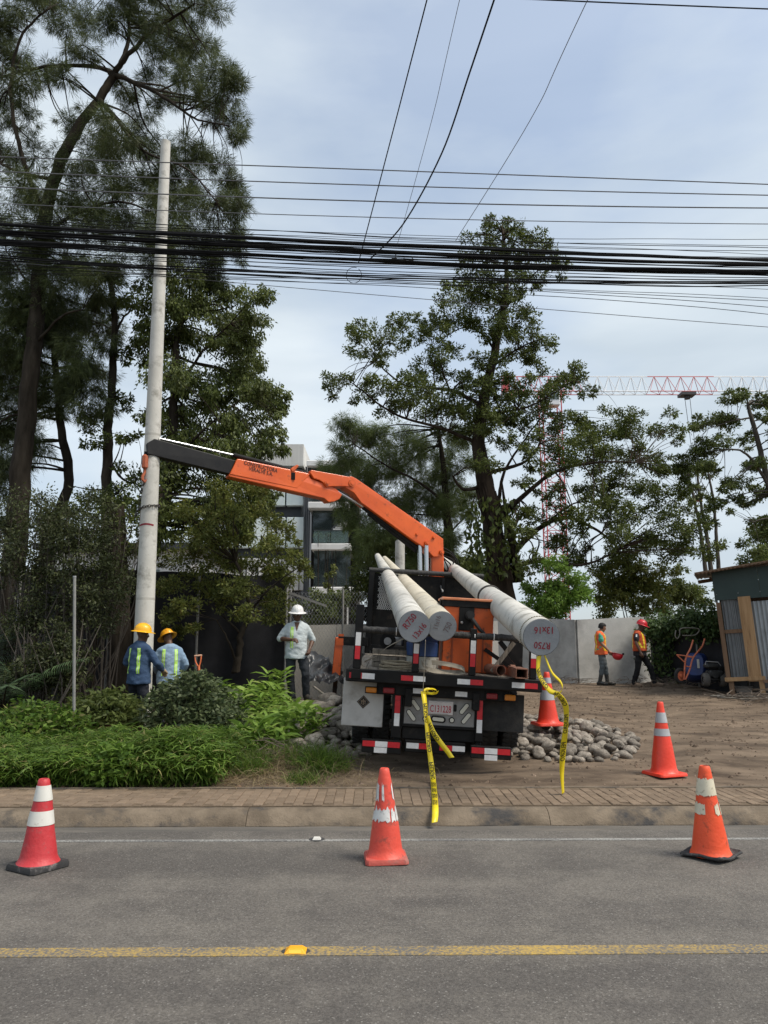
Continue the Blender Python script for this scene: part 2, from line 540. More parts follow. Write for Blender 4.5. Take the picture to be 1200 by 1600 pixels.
        L.new(n1.outputs['Fac'], a.inputs[2]); L.new(a.outputs[0], s2.inputs[0])
        cr = N(nt, 'ShaderNodeValToRGB')
        cr.color_ramp.elements[0].position = hi; cr.color_ramp.elements[0].color = (*c, 1)
        cr.color_ramp.elements[1].position = lo + 0.1; cr.color_ramp.elements[1].color = (0.11, 0.105, 0.10, 1)
        L.new(s2.outputs[0], cr.inputs['Fac']); L.new(cr.outputs['Color'], b.inputs['Base Color'])
        MATS[nm] = m
street_mats()
DIRT = mat('dirt', (0.070, 0.050, 0.035), (0.215, 0.160, 0.112), scale=1.3, rough=0.95, bump=1.0, bscale=9, detail=10, lo=0.33, hi=0.66,
           c3=(0.05, 0.036, 0.026), scale3=3.1, lo3=0.58, hi3=0.80, stretch=(0.8, 2.0, 1), spec=0.2)
CONC_KERB = mat('kerb_concrete', (0.120, 0.094, 0.068), (0.205, 0.162, 0.117), scale=3.5, rough=0.92, bump=0.6, bscale=40,
                c3=(0.055, 0.052, 0.05), scale3=1.9, lo3=0.50, hi3=0.64, spec=0.2)
CONC = mat('concrete_wall', (0.40, 0.395, 0.37), (0.52, 0.51, 0.48), scale=1.3, rough=0.9, bump=0.25, bscale=30,
           c3=(0.24, 0.235, 0.22), scale3=0.8, lo3=0.5, hi3=0.75, spec=0.2)

# the ground: one sheet from behind the camera to the horizon
def make_ground():
    xs = [-400, -200, -100, -60, -40, -30, -22, -17] + [-14 + 0.16 * i for i in range(176)] + [15, 18, 22, 30, 40, 60, 100, 200, 400]
    ys = [-60, -20, 0, 7, 8.985, 9.0] + [9.0 + 0.13 * i for i in range(1, 110)] + [24, 26, 30, 36, 45, 60, 90, 140, 220, 400, 900]
    nx = len(xs)
    v = []
    for y2 in ys:
        for x in xs:
            y = y2 + 0.014 * max(-60, min(60, x))
            v.append((x, y, gh(x, y) if y2 >= 8.99 else -0.06))
    f = [(j * nx + i, j * nx + i + 1, (j + 1) * nx + i + 1, (j + 1) * nx + i) for j in range(len(ys) - 1) for i in range(nx - 1)]
    me = bpy.data.meshes.new('ground'); me.from_pydata(v, [], f); me.materials.append(DIRT)
    me.polygons.foreach_set('use_smooth', [True] * len(me.polygons))
    put(link('ground', me), kind='structure')
make_ground()

STREET = R(0.8)
def street_obj(name, mb, m, parent=None, smooth=False):
    o = mb.build(name, m, parent, smooth=smooth)
    if parent is None:
        o.rotation_euler = (0, 0, STREET); put(o, kind='structure')
        ROOTM[o.name] = Matrix.Rotation(STREET, 4, 'Z')
    return o
def sheet(x0, x1, y0, y1, z, nx=1, ny=1):
    b = MB()
    b.add([(x0 + (x1 - x0) * i / nx, y0 + (y1 - y0) * j / ny, z) for j in range(ny + 1) for i in range(nx + 1)],
          [(j * (nx + 1) + i, j * (nx + 1) + i + 1, (j + 1) * (nx + 1) + i + 1, (j + 1) * (nx + 1) + i) for j in range(ny) for i in range(nx)])
    return b
def strip(x0, x1, y0, y1, z):
    return MB().box(((x0 + x1) / 2, (y0 + y1) / 2, z - .01), (x1 - x0, y1 - y0, .02))
road = street_obj('road', sheet(-120, 120, -12, 7.83, 0.0), MATS['asphalt'])
street_obj('center_line', strip(-120, 120, 4.665, 4.795, 0.004), MATS['paint_yellow'], road)
street_obj('edge_line', strip(-120, 120, 7.245, 7.315, 0.004), MATS['paint_white'], road)
GUT = mat('gutter', (0.10, 0.093, 0.084), (0.165, 0.147, 0.125), scale=2.5, rough=0.9, bump=0.5, bscale=60, stretch=(0.5, 2, 1), spec=0.2)
gb = MB()
nseg = 240
for i in range(nseg + 1):
    x = -30 + 60 * i / nseg
    gb.v += [(x, 7.50 + 0.07 * noise.noise((x * 0.9, 0, 0)) + 0.03 * noise.noise((x * 4, 0, 3)), -0.004), (x, 7.83, 0.006)]
for i in range(nseg):
    gb.f.append((2 * i, 2 * i + 2, 2 * i + 3, 2 * i + 1)); gb.m.append(0)
street_obj('gutter_strip', gb, GUT, road)

# the kerb: rough cast sections with open joints, sloping face
kerb = None
joints = [-30, -22, -16, -11.5, -7.4, -4.2, -1.22, 1.72, 4.6, 7.8, 11.5, 16, 22, 30]
for a, b_ in zip(joints[:-1], joints[1:]):
    mb = MB(); n = max(4, int((b_ - a) / 0.12)); prof_n = 0
    rings = []
    for i in range(n + 1):
        x = a + 0.003 + (b_ - a - 0.006) * i / n
        e = 0.012 * noise.noise((x * 1.7, 1, 0)) + 0.006 * noise.noise((x * 9, 4, 0))
        ramp = 0.0
        k = [(7.80 + e * 2, -0.05), (7.80 + e * 2, 0.012), (7.835 + e, 0.055 + e), (7.88 + e, 0.100 + e * .7), (7.935, 0.124 + e * .6), (7.99, 0.134 + e * .3), (8.035, 0.138), (8.035, -0.05)]
        rings.append([Vector((x, y, z)) for y, z in k])
    mb.loft(rings)
    if kerb is None:
        kerb = street_obj('kerb', mb, CONC_KERB, None, smooth=True)
    else:
        street_obj('kerb_section', mb, CONC_KERB, kerb, smooth=True)

# the pavement: bed plus clay-coloured block pavers laid one by one
BED = mat('paver_joint', (0.115, 0.086, 0.060), (0.175, 0.132, 0.092), scale=12, rough=0.95, spec=0.1)
PAV = mat('paver', (0.165, 0.120, 0.083), (0.255, 0.190, 0.132), scale=2.6, rough=0.9, bump=0.5, bscale=70, rand=0.14, spec=0.2,
          c3=(0.12, 0.09, 0.068), scale3=1.2, lo3=0.5, hi3=0.72)
pb = MB(); pb.box((0, 8.515, 0.033), (60, 0.95, 0.226))
pavement = street_obj('pavement', pb, BED)
pm = MB(); pm.box((0, 0, 0), (0.0965, 0.1965, 0.05), bev=0.006); paver_me = pm.mesh('paver', PAV)
spots = []
X0, X1, Y0, Y1 = -6.2, 6.2, 8.045, 8.98
for i in range(int((X1 - X0) / 0.1)):
    x = X0 + 0.1 * i + 0.05
    if x > -2.0:
        for j in range(-1, 6):
            y = Y0 + 0.1 + 0.2 * j + (0.1 if i % 2 else 0)
            if Y0 + 0.1 <= y <= Y1 - 0.09: spots.append((x, y, 0))
# herringbone on the left
for i in range(-80, 80):
    for j in range(-80, 80):
        bx, by = 0.1 * i + 0.1 * j * 0, 0.1 * j
        if (i - j) % 4 == 0:
            spots_h = [(-4.5 + 0.1 * i + 0.1, 8.55 + 0.1 * j + 0.05, math.pi / 2), (-4.5 + 0.1 * i + 0.05, 8.55 + 0.1 * j + 0.2, 0)]
            for (x, y, r) in spots_h:
                if X0 < x < -2.06 and Y0 + (0.05 if r else 0.1) <= y <= Y1 - (0.05 if r else 0.1): spots.append((x, y, r))
spots.sort(key=lambda s: abs(s[0]) + (0 if abs(s[0]) < 4.4 else 3) + (s[1] - 8.1) * 1.2)
rest = MB()
for k, (x, y, r) in enumerate(spots):
    z = 0.131 + rnd.uniform(-0.004, 0.004)
    ro = (rnd.uniform(-.014, .014), rnd.uniform(-.014, .014), r + rnd.uniform(-.03, .03))
    if k < 296:
        o = link('paver', paver_me, pavement, (x, y, z), ro)
    else:
        rest.box((x, y, z), (0.094, 0.194, 0.05), Euler(ro).to_matrix(), bev=0.007)
ro_ = rest.build('paver_field', mat('paver_b', (0.165, 0.120, 0.083), (0.255, 0.190, 0.132), scale=2.6, rough=0.9, bump=0.5, bscale=70, isl=0.14, spec=0.2,
          c3=(0.12, 0.09, 0.068), scale3=1.2, lo3=0.5, hi3=0.72), pavement); put(ro_, kind='stuff')
# edge restraint behind the pavers
eb = MB()
rings = []
for i in range(201):
    x = -20 + 0.2 * i
    z = 0.158 + 0.006 * noise.noise((x * 2, 7, 0)); y = 9.015 + 0.012 * noise.noise((x * 0.8, 3, 0))
    rings.append([Vector((x, y - .028, -0.02)), Vector((x, y - .028, z - .004)), Vector((x, y + .02, z)), Vector((x, y + .02, -0.02))])
eb.loft(rings); street_obj('edging', eb, CONC_KERB, pavement, smooth=True)

# ------------------------------------------------------------------ building beyond the garden
def pxbox(mb, x0, x1, y0, y1, Y, depth, **k):
    a, b = at(x0, y1, Y), at(x1, y0, Y)
    mb.box(((a.x + b.x) / 2, Y + depth / 2, (a.z + b.z) / 2), (abs(b.x - a.x), depth, abs(b.z - a.z)), **k)
    return mb
CONC_B = mat('board_concrete', (0.50, 0.49, 0.46), (0.60, 0.59, 0.555), scale=1.0, rough=0.9, stretch=(6, 6, 0.35), bump=0.2, bscale=10, spec=0.2)
SLABW = mat('slab_white', (0.66, 0.655, 0.63), (0.74, 0.73, 0.71), scale=1.2, rough=0.85, c3=(0.40, 0.39, 0.36), scale3=0.9, lo3=0.55, hi3=0.8)
DARKP = mat('dark_cladding', (0.03, 0.033, 0.038), (0.045, 0.048, 0.054), scale=3, rough=0.6)
FROST = mat('frosted_panel', (0.60, 0.68, 0.66), (0.74, 0.79, 0.77), scale=0.5, rough=0.35, spec=0.6)
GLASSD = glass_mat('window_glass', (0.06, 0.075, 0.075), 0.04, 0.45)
RAILG = glass_mat('rail_glass', (0.25, 0.33, 0.32), 0.04, 0.7)
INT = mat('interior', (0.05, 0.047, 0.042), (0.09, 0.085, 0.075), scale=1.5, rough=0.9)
YB = 38.0
bl = thing('apartment_building', 'modern concrete and glass apartment block with planted balconies behind the boom', 'building', (at(470, 960, YB).x, YB, gh(0, YB)))
b = MB(); pxbox(b, 330, 474.5, 694, 727.5, YB, 9); b.build('parapet', CONC_B, bl, 'W')
b = MB(); pxbox(b, 330, 472, 727.5, 985, YB + 0.45, 8); b.build('wall', DARKP, bl, 'W')
for (y0, y1) in ((736, 790), (808, 856)):
    for k in range(5):
        x1 = 475 - 29 * k
        b = MB(); pxbox(b, x1 - 28, x1, y0, y1, YB + 0.02, 0.4, bev=0.03); b.build('glass_panel', FROST, bl, 'W')
for k in range(16):
    b = MB(); pxbox(b, 476 - 9.2 * k - 8.4, 476 - 9.2 * k, 872, 922, YB + (0.02 if k % 2 else 0.1), 0.3); b.build('wall_slat', SLABW, bl, 'W')
# right hand wing with slabs and balconies
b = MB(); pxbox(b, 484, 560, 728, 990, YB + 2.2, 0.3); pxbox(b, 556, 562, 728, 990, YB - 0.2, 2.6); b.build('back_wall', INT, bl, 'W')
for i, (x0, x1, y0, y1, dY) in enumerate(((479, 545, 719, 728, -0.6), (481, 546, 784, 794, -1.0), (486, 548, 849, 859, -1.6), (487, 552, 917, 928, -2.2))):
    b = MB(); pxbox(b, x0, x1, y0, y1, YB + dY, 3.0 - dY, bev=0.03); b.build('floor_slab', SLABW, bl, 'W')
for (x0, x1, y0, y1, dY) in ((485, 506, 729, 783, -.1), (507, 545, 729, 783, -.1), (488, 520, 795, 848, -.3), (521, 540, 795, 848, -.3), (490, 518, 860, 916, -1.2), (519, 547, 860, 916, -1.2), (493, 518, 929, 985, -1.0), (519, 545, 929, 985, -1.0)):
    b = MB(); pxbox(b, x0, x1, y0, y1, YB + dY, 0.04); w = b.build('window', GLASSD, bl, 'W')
    f = MB()
    for (a0, a1, c0, c1) in ((x0 - .5, x0 + .5, y0, y1), (x1 - .5, x1 + .5, y0, y1)):
        pxbox(f, a0, a1, c0, c1, YB + dY - .03, 0.1)
    f.build('frame', DARKP, w, 'W')
for (x0, x1, y0, y1, dY) in ((490, 516, 829, 848, -1.55), (517, 544, 829, 848, -1.55)):
    b = MB(); pxbox(b, x0, x1, y0, y1, YB + dY, 0.03); g = b.build('glass_railing', RAILG, bl, 'W')
    f = MB(); pxbox(f, x0, x1 + .6, y0 - 1, y0, YB + dY - .02, 0.06); f.build('handrail', DARKP, g, 'W')
b = MB(); pxbox(b, 543.3, 544.6, 826, 849, YB - 1.5, 0.08); b.build('post', DARKP, bl, 'W')
for k in range(9):          # pergola blades beside the upper balcony
    p0, p1 = at(521 + 3.4 * k, 828 - 3.0 * k, YB - 1.2), at(535 + 2.4 * k, 828 - 3.0 * k, YB - 1.2)
    b = MB(); b.bar(p0, p1, 0.5, 0.05); b.build('pergola_blade', SLABW, bl, 'W')
b = MB(); b.bar(at(519, 828, YB - 1), at(546, 801, YB - 1), 0.12, 0.16); b.bar(at(533, 829, YB - 1), at(556, 801, YB - 1), 0.12, 0.16); b.bar(at(535, 802, YB - 1), at(558, 801, YB - 1), 0.14, 0.16); b.build('pergola_frame', DARKP, bl, 'W')
for x in (476.5, 479.5, 482.5):
    b = MB(); pxbox(b, x - .8, x + .8, 729, 940, YB - 0.2, 0.15); b.build('mullion', DARKP, bl, 'W')
for x in (543, 488):
    b = MB(); pxbox(b, x - 1.3, x + 1.3, 929, 985, YB - 1.6, 0.12); b.build('column', SLABW, bl, 'W')
# low pale house behind the left trees
b = MB(); pxbox(b, 60, 300, 858, 985, 31, 6)
hs_ = thing('white_house', 'low white house showing in slivers behind the left garden trees', 'house', (at(180, 980, 31).x, 31, gh(-9, 31)))
b.build('wall', SLABW, hs_, 'W')
b = MB(); pxbox(b, 50, 310, 848, 858, 30.6, 7); b.build('roof', DARKP, hs_, 'W')
for x in (90, 150, 215):
    b = MB(); pxbox(b, x, x + 34, 890, 930, 30.95, 0.1); b.build('window', GLASSD, hs_, 'W')

# ------------------------------------------------------------------ tower crane on a far site
YC = 92.0
RED = mat('crane_red', (0.45, 0.07, 0.075), rough=0.5)
CWH = mat('crane_white', (0.68, 0.69, 0.70), rough=0.5)
DKST = mat('dark_steel', (0.03, 0.03, 0.032), (0.05, 0.05, 0.05), scale=8, rough=0.55)
c0 = at(858, 601, YC)
tc_ = thing('tower_crane', 'red and white lattice tower crane far behind the big tree', 'crane', (c0.x, YC, gh(0, YC)))
def lattice(x0, x1, z0, z1, y, w, n, r, m, name):
    mb = MB()
    mid = y + w / 2
    for (yy, zz) in ((y, z0), (y + w, z0), (mid, z1)):
        mb.tube([(x0, yy, zz), (x1, yy, zz)], r * 1.25, 5)
    for i in range(n):
        a, c = x0 + (x1 - x0) * i / n, x0 + (x1 - x0) * (i + 1) / n
        for yy in (y, y + w):
            mb.tube([(a, yy, z0), ((a + c) / 2, mid, z1)], r * .75, 4); mb.tube([((a + c) / 2, mid, z1), (c, yy, z0)], r * .75, 4)
        mb.tube([(a, y, z0), (c, y + w, z0)], r * .55, 4)
    return mb.build(name, m, tc_, 'W')
zj0, zj1 = at(1000, 614, YC).z, at(1000, 588.5, YC).z
def cx(px): return at(px, 601, YC).x
lattice(cx(783), cx(850), zj0, zj1, YC - .7, 1.4, 4, .055, RED, 'counter_jib')
for i, (a, c, m, n) in enumerate(((850, 908, RED, 4), (908, 1012, CWH, 6), (1012, 1116, RED, 5), (1116, 1222, CWH, 6), (1222, 1330, RED, 5), (1330, 1430, CWH, 5))):
    lattice(cx(a), cx(c), zj0, zj1, YC - .7, 1.4, n, .048, m, 'jib_section')
b = MB(); b.box((cx(789), YC, zj0 + 1.0), (.8, 1.4, 1.5), bev=.05); b.build('counterweight', RED, tc_, 'W')
b = MB(); b.box((cx(860), YC - 1.0, zj0 - 1.1), (1.5, 1.4, 2.0), bev=.1); cb = b.build('cab', CWH, tc_, 'W')
b = MB(); b.box((cx(860), YC - 1.72, zj0 - 0.9), (1.2, .05, 1.0)); b.build('window', GLASSD, cb, 'W')
zb = gh(0, YC)
nsec = 11
for s_ in range(nsec):          # mast sections
    z0, z1 = zb + (zj0 - zb) * s_ / nsec, zb + (zj0 - zb) * (s_ + 1) / nsec
    mb = MB(); w = 1.15
    cxm = cx(858)
    co = [(cxm - w, YC - w), (cxm + w, YC - w), (cxm + w, YC + w), (cxm - w, YC + w)]
    for (xx, yy) in co: mb.tube([(xx, yy, z0), (xx, yy, z1)], .08, 5)
    for k in range(4):
        p, q = co[k], co[(k + 1) % 4]
        zm = (z0 + z1) / 2
        mb.tube([(*p, z0), (*q, zm)], .05, 4); mb.tube([(*q, zm), (*p, z1)], .05, 4); mb.tube([(*p, z0), (*q, z0)], .05, 4)
    mb.build('mast_section', RED if s_ % 2 == 1 or s_ > 6 else RED, tc_, 'W')
tx = cx(1072)
b = MB(); b.box((tx, YC, zj0 - .25), (1.8, 1.5, .35)); b.tube([(tx, YC, zj0 - .3), (tx, YC, zj0 - .8)], .35, 8); b.build('trolley', DKST, tc_, 'W')
b = MB()
for dx in (-.3, .35): b.tube([(tx + dx, YC, zj0 - .4), (tx + dx * .4 + .6, YC, zj0 - 13)], .035, 4)
b.build('hoist_rope', DKST, tc_, 'W')
b = MB(); b.box((tx + .6, YC, zj0 - 13.4), (.7, .4, .9), bev=.1); b.build('hook_block', RED, tc_, 'W')

# ------------------------------------------------------------------ walls and fences
def wall_run(name, label, pts, top, m, thick=0.14, panel=2.0):
    """a wall of cast panels between ground points pts, tops at heights top"""
    p0 = pts[0]
    t = thing(name, label, 'wall', (p0[0], p0[1], gh(*p0)))
    for (a, b_), (ta, tb) in zip(zip(pts[:-1], pts[1:]), zip(top[:-1], top[1:])):
        a, b_ = Vector((*a, 0)), Vector((*b_, 0)); L = (b_ - a).length
        n = max(1, round(L / panel)); d = (b_ - a) / L; nrm = Vector((-d.y, d.x, 0))
        for i in range(n):
            q0, q1 = a + d * (L * i / n + 0.004), a + d * (L * (i + 1) / n - 0.004)
            z0, z1 = ta + (tb - ta) * i / n, ta + (tb - ta) * (i + 1) / n
            g = min(gh(q0.x, q0.y), gh(q1.x, q1.y)) - 0.3
            h = nrm * thick / 2
            mb = MB()
            vs = [q0 - h + Vector((0, 0, g)), q1 - h + Vector((0, 0, g)), q1 + h + Vector((0, 0, g)), q0 + h + Vector((0, 0, g)),
                  q0 - h + Vector((0, 0, z0)), q1 - h + Vector((0, 0, z1)), q1 + h + Vector((0, 0, z1)), q0 + h + Vector((0, 0, z0))]
            mb.add(vs, [(0, 3, 2, 1), (4, 5, 6, 7), (0, 1, 5, 4), (1, 2, 6, 5), (2, 3, 7, 6), (3, 0, 4, 7)])
            mb.build('panel', m, t, 'W')
    return t
wall_run('concrete_wall', 'pale grey concrete wall with a corner behind the two vest workers', [(3.2, 23.6), (5.42, 21.9), (7.75, 22.4)], [2.62, 2.47, 2.58], CONC, panel=3)
wall_run('concrete_wall', 'pale concrete wall behind the plastic sheet left of the truck', [(-2.9, 17.35), (2.6, 17.8)], [2.16, 2.3], mat('wall_warm', (0.44, 0.42, 0.375), (0.54, 0.515, 0.465), scale=1.3, rough=0.9, bump=0.2, bscale=30), panel=2.2)

CLOTH = mat('shade_cloth', (0.012, 0.012, 0.014), (0.022, 0.022, 0.025), scale=3, rough=0.75, bump=0.3, bscale=60, spec=0.3)
POST = mat('grey_post', (0.20, 0.20, 0.19), (0.28, 0.27, 0.25), scale=9, rough=0.7)
def cloth_fence(name, label, pts, tops, seed, nx=60, nz=12):
    p0 = pts[0]
    t = thing(name, label, 'fence', (p0[0], p0[1], gh(*p0)))
    mb = MB(); vs = []
    tot = sum((Vector(b) - Vector(a)).length for a, b in zip(pts[:-1], pts[1:]))
    segs = []
    for a, b in zip(pts[:-1], pts[1:]): segs.append(((Vector(b) - Vector(a)).length, Vector(a), Vector(b)))
    def along(s):
        for i, (L, a, b) in enumerate(segs):
            if s <= L or i == len(segs) - 1: return a.lerp(b, min(1, s / L)), tops[i] + (tops[i + 1] - tops[i]) * min(1, s / L)
            s -= L
    for i in range(nx + 1):
        p, top = along(tot * i / nx)
        g = gh(p.x, p.y) - 0.03
        for j in range(nz + 1):
            z = g + (top + 0.05 * noise.noise((p.x * 1.5, seed, 0)) - g) * j / nz
            y = p.y + 0.10 * noise.noise((p.x * 2.2, z * 0.5, seed)) + 0.05 * noise.noise((p.x * 7, z * 0.8, seed)) + 0.07 * (1 - j / nz) * math.sin(p.x * 5)
            vs.append((p.x, y, z))
    fs = [(i * (nz + 1) + j, (i + 1) * (nz + 1) + j, (i + 1) * (nz + 1) + j + 1, i * (nz + 1) + j + 1) for i in range(nx) for j in range(nz)]
    mb.add(vs, fs); mb.build('cloth', CLOTH, t, 'W', smooth='all')
    n = max(2, int(tot / 1.6))
    for i in range(n + 1):
        p, top = along(tot * i / n)
        m2 = MB(); m2.cyl((p.x, p.y - 0.13, gh(p.x, p.y) - .2), (p.x, p.y - 0.13, top + .06), .028, 8); m2.build('post', POST, t, 'W', smooth=True)
    return t
cloth_fence('cloth_fence', 'black shade cloth fence behind the left garden trees', [(-11.5, 16.2), (-5.5, 16.6), (-2.05, 16.4)], [3.25, 3.35, 3.2], 3, 80)
cloth_fence('cloth_fence', 'black shade cloth fence under the vine beside the shed', [(7.55, 22.1), (8.55, 19.4), (10.6, 20.6)], [2.2, 2.35, 2.4], 9, 50)
cloth_fence('cloth_fence', 'black shade cloth fence on the left bordering the palm thicket', [(-14, 13.5), (-11.5, 16.2)], [2.6, 2.7], 5, 20)

# chain link fence with an overhanging steel arm
WIRE = mat('galvanised_wire', (0.30, 0.30, 0.30), (0.42, 0.42, 0.41), scale=20, rough=0.45, metal=0.8)
cl = thing('chain_link_fence', 'chain link fence panel between the white helmet worker and concrete wall', 'fence', (-1.9, 16.9, gh(-1.9, 16.9)))
mb = MB()
x0, x1, z0, z1, y = -2.05, 0.2, gh(-1.5, 16.9) - .05, 2.9, 16.95
st = 0.075
k = -40
while k < 70:
    for sg in (1, -1):
        a = x0 + k * st
        if sg > 0: p, q = (a, z0), (a + (z1 - z0) * .62, z1)
        else: p, q = (a + (z1 - z0) * .62, z0), (a, z1)
        pts = []
        for u_ in (0, 1):
            pass
        (ax, az), (bx, bz) = p, q
        ts = [0, 1]
        for lim in (x0, x1):
            if abs(bx - ax) > 1e-6:
                tt = (lim - ax) / (bx - ax)
                if 0 < tt < 1: ts.append(tt)
        ts.sort()
        for t0, t1 in zip(ts[:-1], ts[1:]):
            mx_ = ax + (bx - ax) * (t0 + t1) / 2
            if x0 - 1e-6 <= mx_ <= x1 + 1e-6:
                mb.tube([(ax + (bx - ax) * t0, y, az + (bz - az) * t0), (ax + (bx - ax) * t1, y, az + (bz - az) * t1)], .0035, 3, cap=False)
    k += 1
put(mb.build('wire_mesh', WIRE, cl, 'W'), kind='stuff')
for x in (x0, -0.9, x1):
    m2 = MB(); m2.cyl((x, y, z0 - .1), (x, y, z1 + .05), .025, 8); m2.build('post', POST, cl, 'W', smooth=True)
m2 = MB(); m2.bar(at(432, 919, 16.8), at(510, 947, 16.8), .06, .05); m2.build('steel_arm', POST, cl, 'W')
m2 = MB(); m2.bar(at(434, 935, 16.8), at(463, 930, 16.8), .05, .05); m2.bar(at(434, 921, 16.8), at(434, 936, 16.8), .05, .05); m2.build('arm_bracket', POST, cl, 'W')
# ------------------------------------------------------------------ the truck
TB = mat('truck_black', (0.006, 0.006, 0.0065), (0.013, 0.0125, 0.012), scale=5, rough=0.42, c3=(0.045, 0.036, 0.028), scale3=4.5, lo3=0.62, hi3=0.82, rvar=0.15, spec=.18)
TBM = mat('truck_black_matt', (0.007, 0.007, 0.007), (0.016, 0.015, 0.014), scale=7, rough=0.7, c3=(0.06, 0.047, 0.036), scale3=6, lo3=0.58, hi3=0.85, spec=.2)
RUB = mat('rubber', (0.014, 0.014, 0.014), (0.035, 0.032, 0.028), scale=9, rough=0.85, bump=0.3)
WOODD = mat('deck_wood', (0.16, 0.135, 0.105), (0.27, 0.235, 0.19), scale=3, rough=0.85, stretch=(8, 0.7, 1), bump=0.4, bscale=10, c3=(0.06, 0.05, 0.04), scale3=2, lo3=.55, hi3=.7)
ORG = mat('crane_orange', (0.60, 0.085, 0.010), (0.74, 0.12, 0.014), scale=2, rough=0.42, c3=(0.20, 0.045, 0.014), scale3=7, lo3=0.60, hi3=0.78, coat=0.15, spec=0.5)
ORGD = mat('orange_worn', (0.50, 0.08, 0.012), (0.64, 0.11, 0.014), scale=2.5, rough=0.5, c3=(0.12, 0.05, 0.025), scale3=6, lo3=0.58, hi3=0.72)
GREYM = mat('grey_guard', (0.40, 0.385, 0.36), (0.50, 0.485, 0.455), scale=2.4, rough=0.6, c3=(0.20, 0.18, 0.15), scale3=3.2, lo3=0.52, hi3=0.8)
PANEL = mat('lamp_panel', (0.19, 0.185, 0.175), (0.25, 0.245, 0.235), scale=6, rough=0.5, c3=(0.12, 0.105, 0.09), scale3=5, lo3=.5, hi3=.75)
REFR = mat('reflector_red', (0.46, 0.012, 0.02), (0.56, 0.02, 0.03), scale=20, rough=0.3, c3=(0.2, 0.02, 0.02), scale3=18, lo3=.6, hi3=.75)
REFW = mat('reflector_white', (0.62, 0.62, 0.62), (0.72, 0.72, 0.71), scale=20, rough=0.35, c3=(0.38, 0.35, 0.31), scale3=14, lo3=.6, hi3=.8)
LENSR = mat('lens_red', (0.22, 0.01, 0.015), rough=0.18, coat=0.5)
LENSA = mat('lens_amber', (0.52, 0.17, 0.01), rough=0.2, coat=0.5)
LENSC = mat('lens_clear', (0.55, 0.54, 0.47), (0.62, 0.6, 0.5), scale=30, rough=0.2, coat=0.4)
CHROME = mat('cylinder_steel', (0.55, 0.56, 0.57), rough=0.22, metal=0.9)
STEELG = mat('grey_steel', (0.30, 0.30, 0.30), (0.38, 0.375, 0.37), scale=8, rough=0.5, metal=0.3)
BLK = mat('ink_black', (0.012, 0.012, 0.012), rough=0.7)
INKR = mat('ink_red', (0.17, 0.008, 0.018), (0.24, 0.014, 0.028), scale=40, rough=0.7)
INKG = mat('ink_faded', (0.11, 0.085, 0.09), (0.16, 0.135, 0.135), scale=40, rough=0.7)

TR = thing('crane_truck', 'black flatbed truck with orange knuckle crane carrying concrete poles', 'truck', (0.675, 9.72, 0.2), (R(1.4), R(3.4), 0))
def TL(zx, zy):
    return (zx - 576) / 375, 1.10 - (zy - 0.057 * (zx - 576) - 668) / 375
def zbox(mb, zx0, zx1, zy0, zy1, y0, y1, bev=0.006):
    """rear view rectangle -> box in truck space"""
    xa, _ = TL(zx0, 668); xb, _ = TL(zx1, 668)
    zm = (zx0 + zx1) / 2
    _, za = TL(zm, zy1); _, zb_ = TL(zm, zy0)
    mb.box(((xa + xb) / 2, (y0 + y1) / 2, (za + zb_) / 2), (xb - xa, y1 - y0, zb_ - za), bev=bev)
    return mb
def tpart(name, m, f, parent=None, smooth=False):
    mb = MB(); f(mb)
    return mb.build(name, m, parent or TR, smooth=smooth)
def strips(parent, zx0, zx1, zy0, zy1, cols, y, vert=False):
    """reflective tape in alternating pieces"""
    n = len(cols)
    for i, c in enumerate(cols):
        mb = MB()
        if vert: zbox(mb, zx0, zx1, zy0 + (zy1 - zy0) * i / n, zy0 + (zy1 - zy0) * (i + 1) / n - 1, y, y + .004, 0)
        else:
            d = (zx1 - zx0) / n
            sl = 0.057 * ((i + .5) * d - (zx1 - zx0) / 2)
            zbox(mb, zx0 + d * i, zx0 + d * (i + 1) - .6, zy0 + sl, zy1 + sl, y, y + .004, 0)
        mb.build('reflective_tape', REFR if c == 'r' else REFW, parent)

DL = 5.75   # deck length
beam = tpart('rear_beam', TB, lambda b: b.box((0, 0.05, 1.10), (2.43, 0.10, 0.155), bev=.012))
tpart('side_rail', TB, lambda b: b.box((-1.17, DL / 2 + .1, 1.10), (0.08, DL, 0.14), bev=.01))
tpart('side_rail', TB, lambda b: b.box((1.17, DL / 2 + .1, 1.10), (0.08, DL, 0.14), bev=.01))
for i in range(15):         # deck planks
    x = -1.05 + 0.15 * i
    tpart('deck_plank', WOODD, lambda b: b.box((x, DL / 2 + .11, 1.165 + rnd.uniform(-.003, .003)), (0.145, DL, 0.04), bev=.004))
strips(beam, 137, 255, 634, 660, 'rw', -.005); strips(beam, 377, 490, 647, 671, 'rw', -.005)
strips(beam, 638, 757, 663, 687, 'wr', -.005); strips(beam, 890, 1010, 678, 703, 'wr', -.005)
cm = tpart('cross_member', TBM, lambda b: b.box((0, 0.20, 0.955), (1.65, 0.14, 0.16), bev=.01))
strips(cm, 437, 483, 708, 731, 'w', .125); strips(cm, 635, 692, 722, 745, 'w', .125)
for s_ in (-1, 1):
    tpart('chassis_rail', TBM, lambda b: b.box((s_ * .42, 3.9, .86), (.09, 7.6, .22), bev=.01))
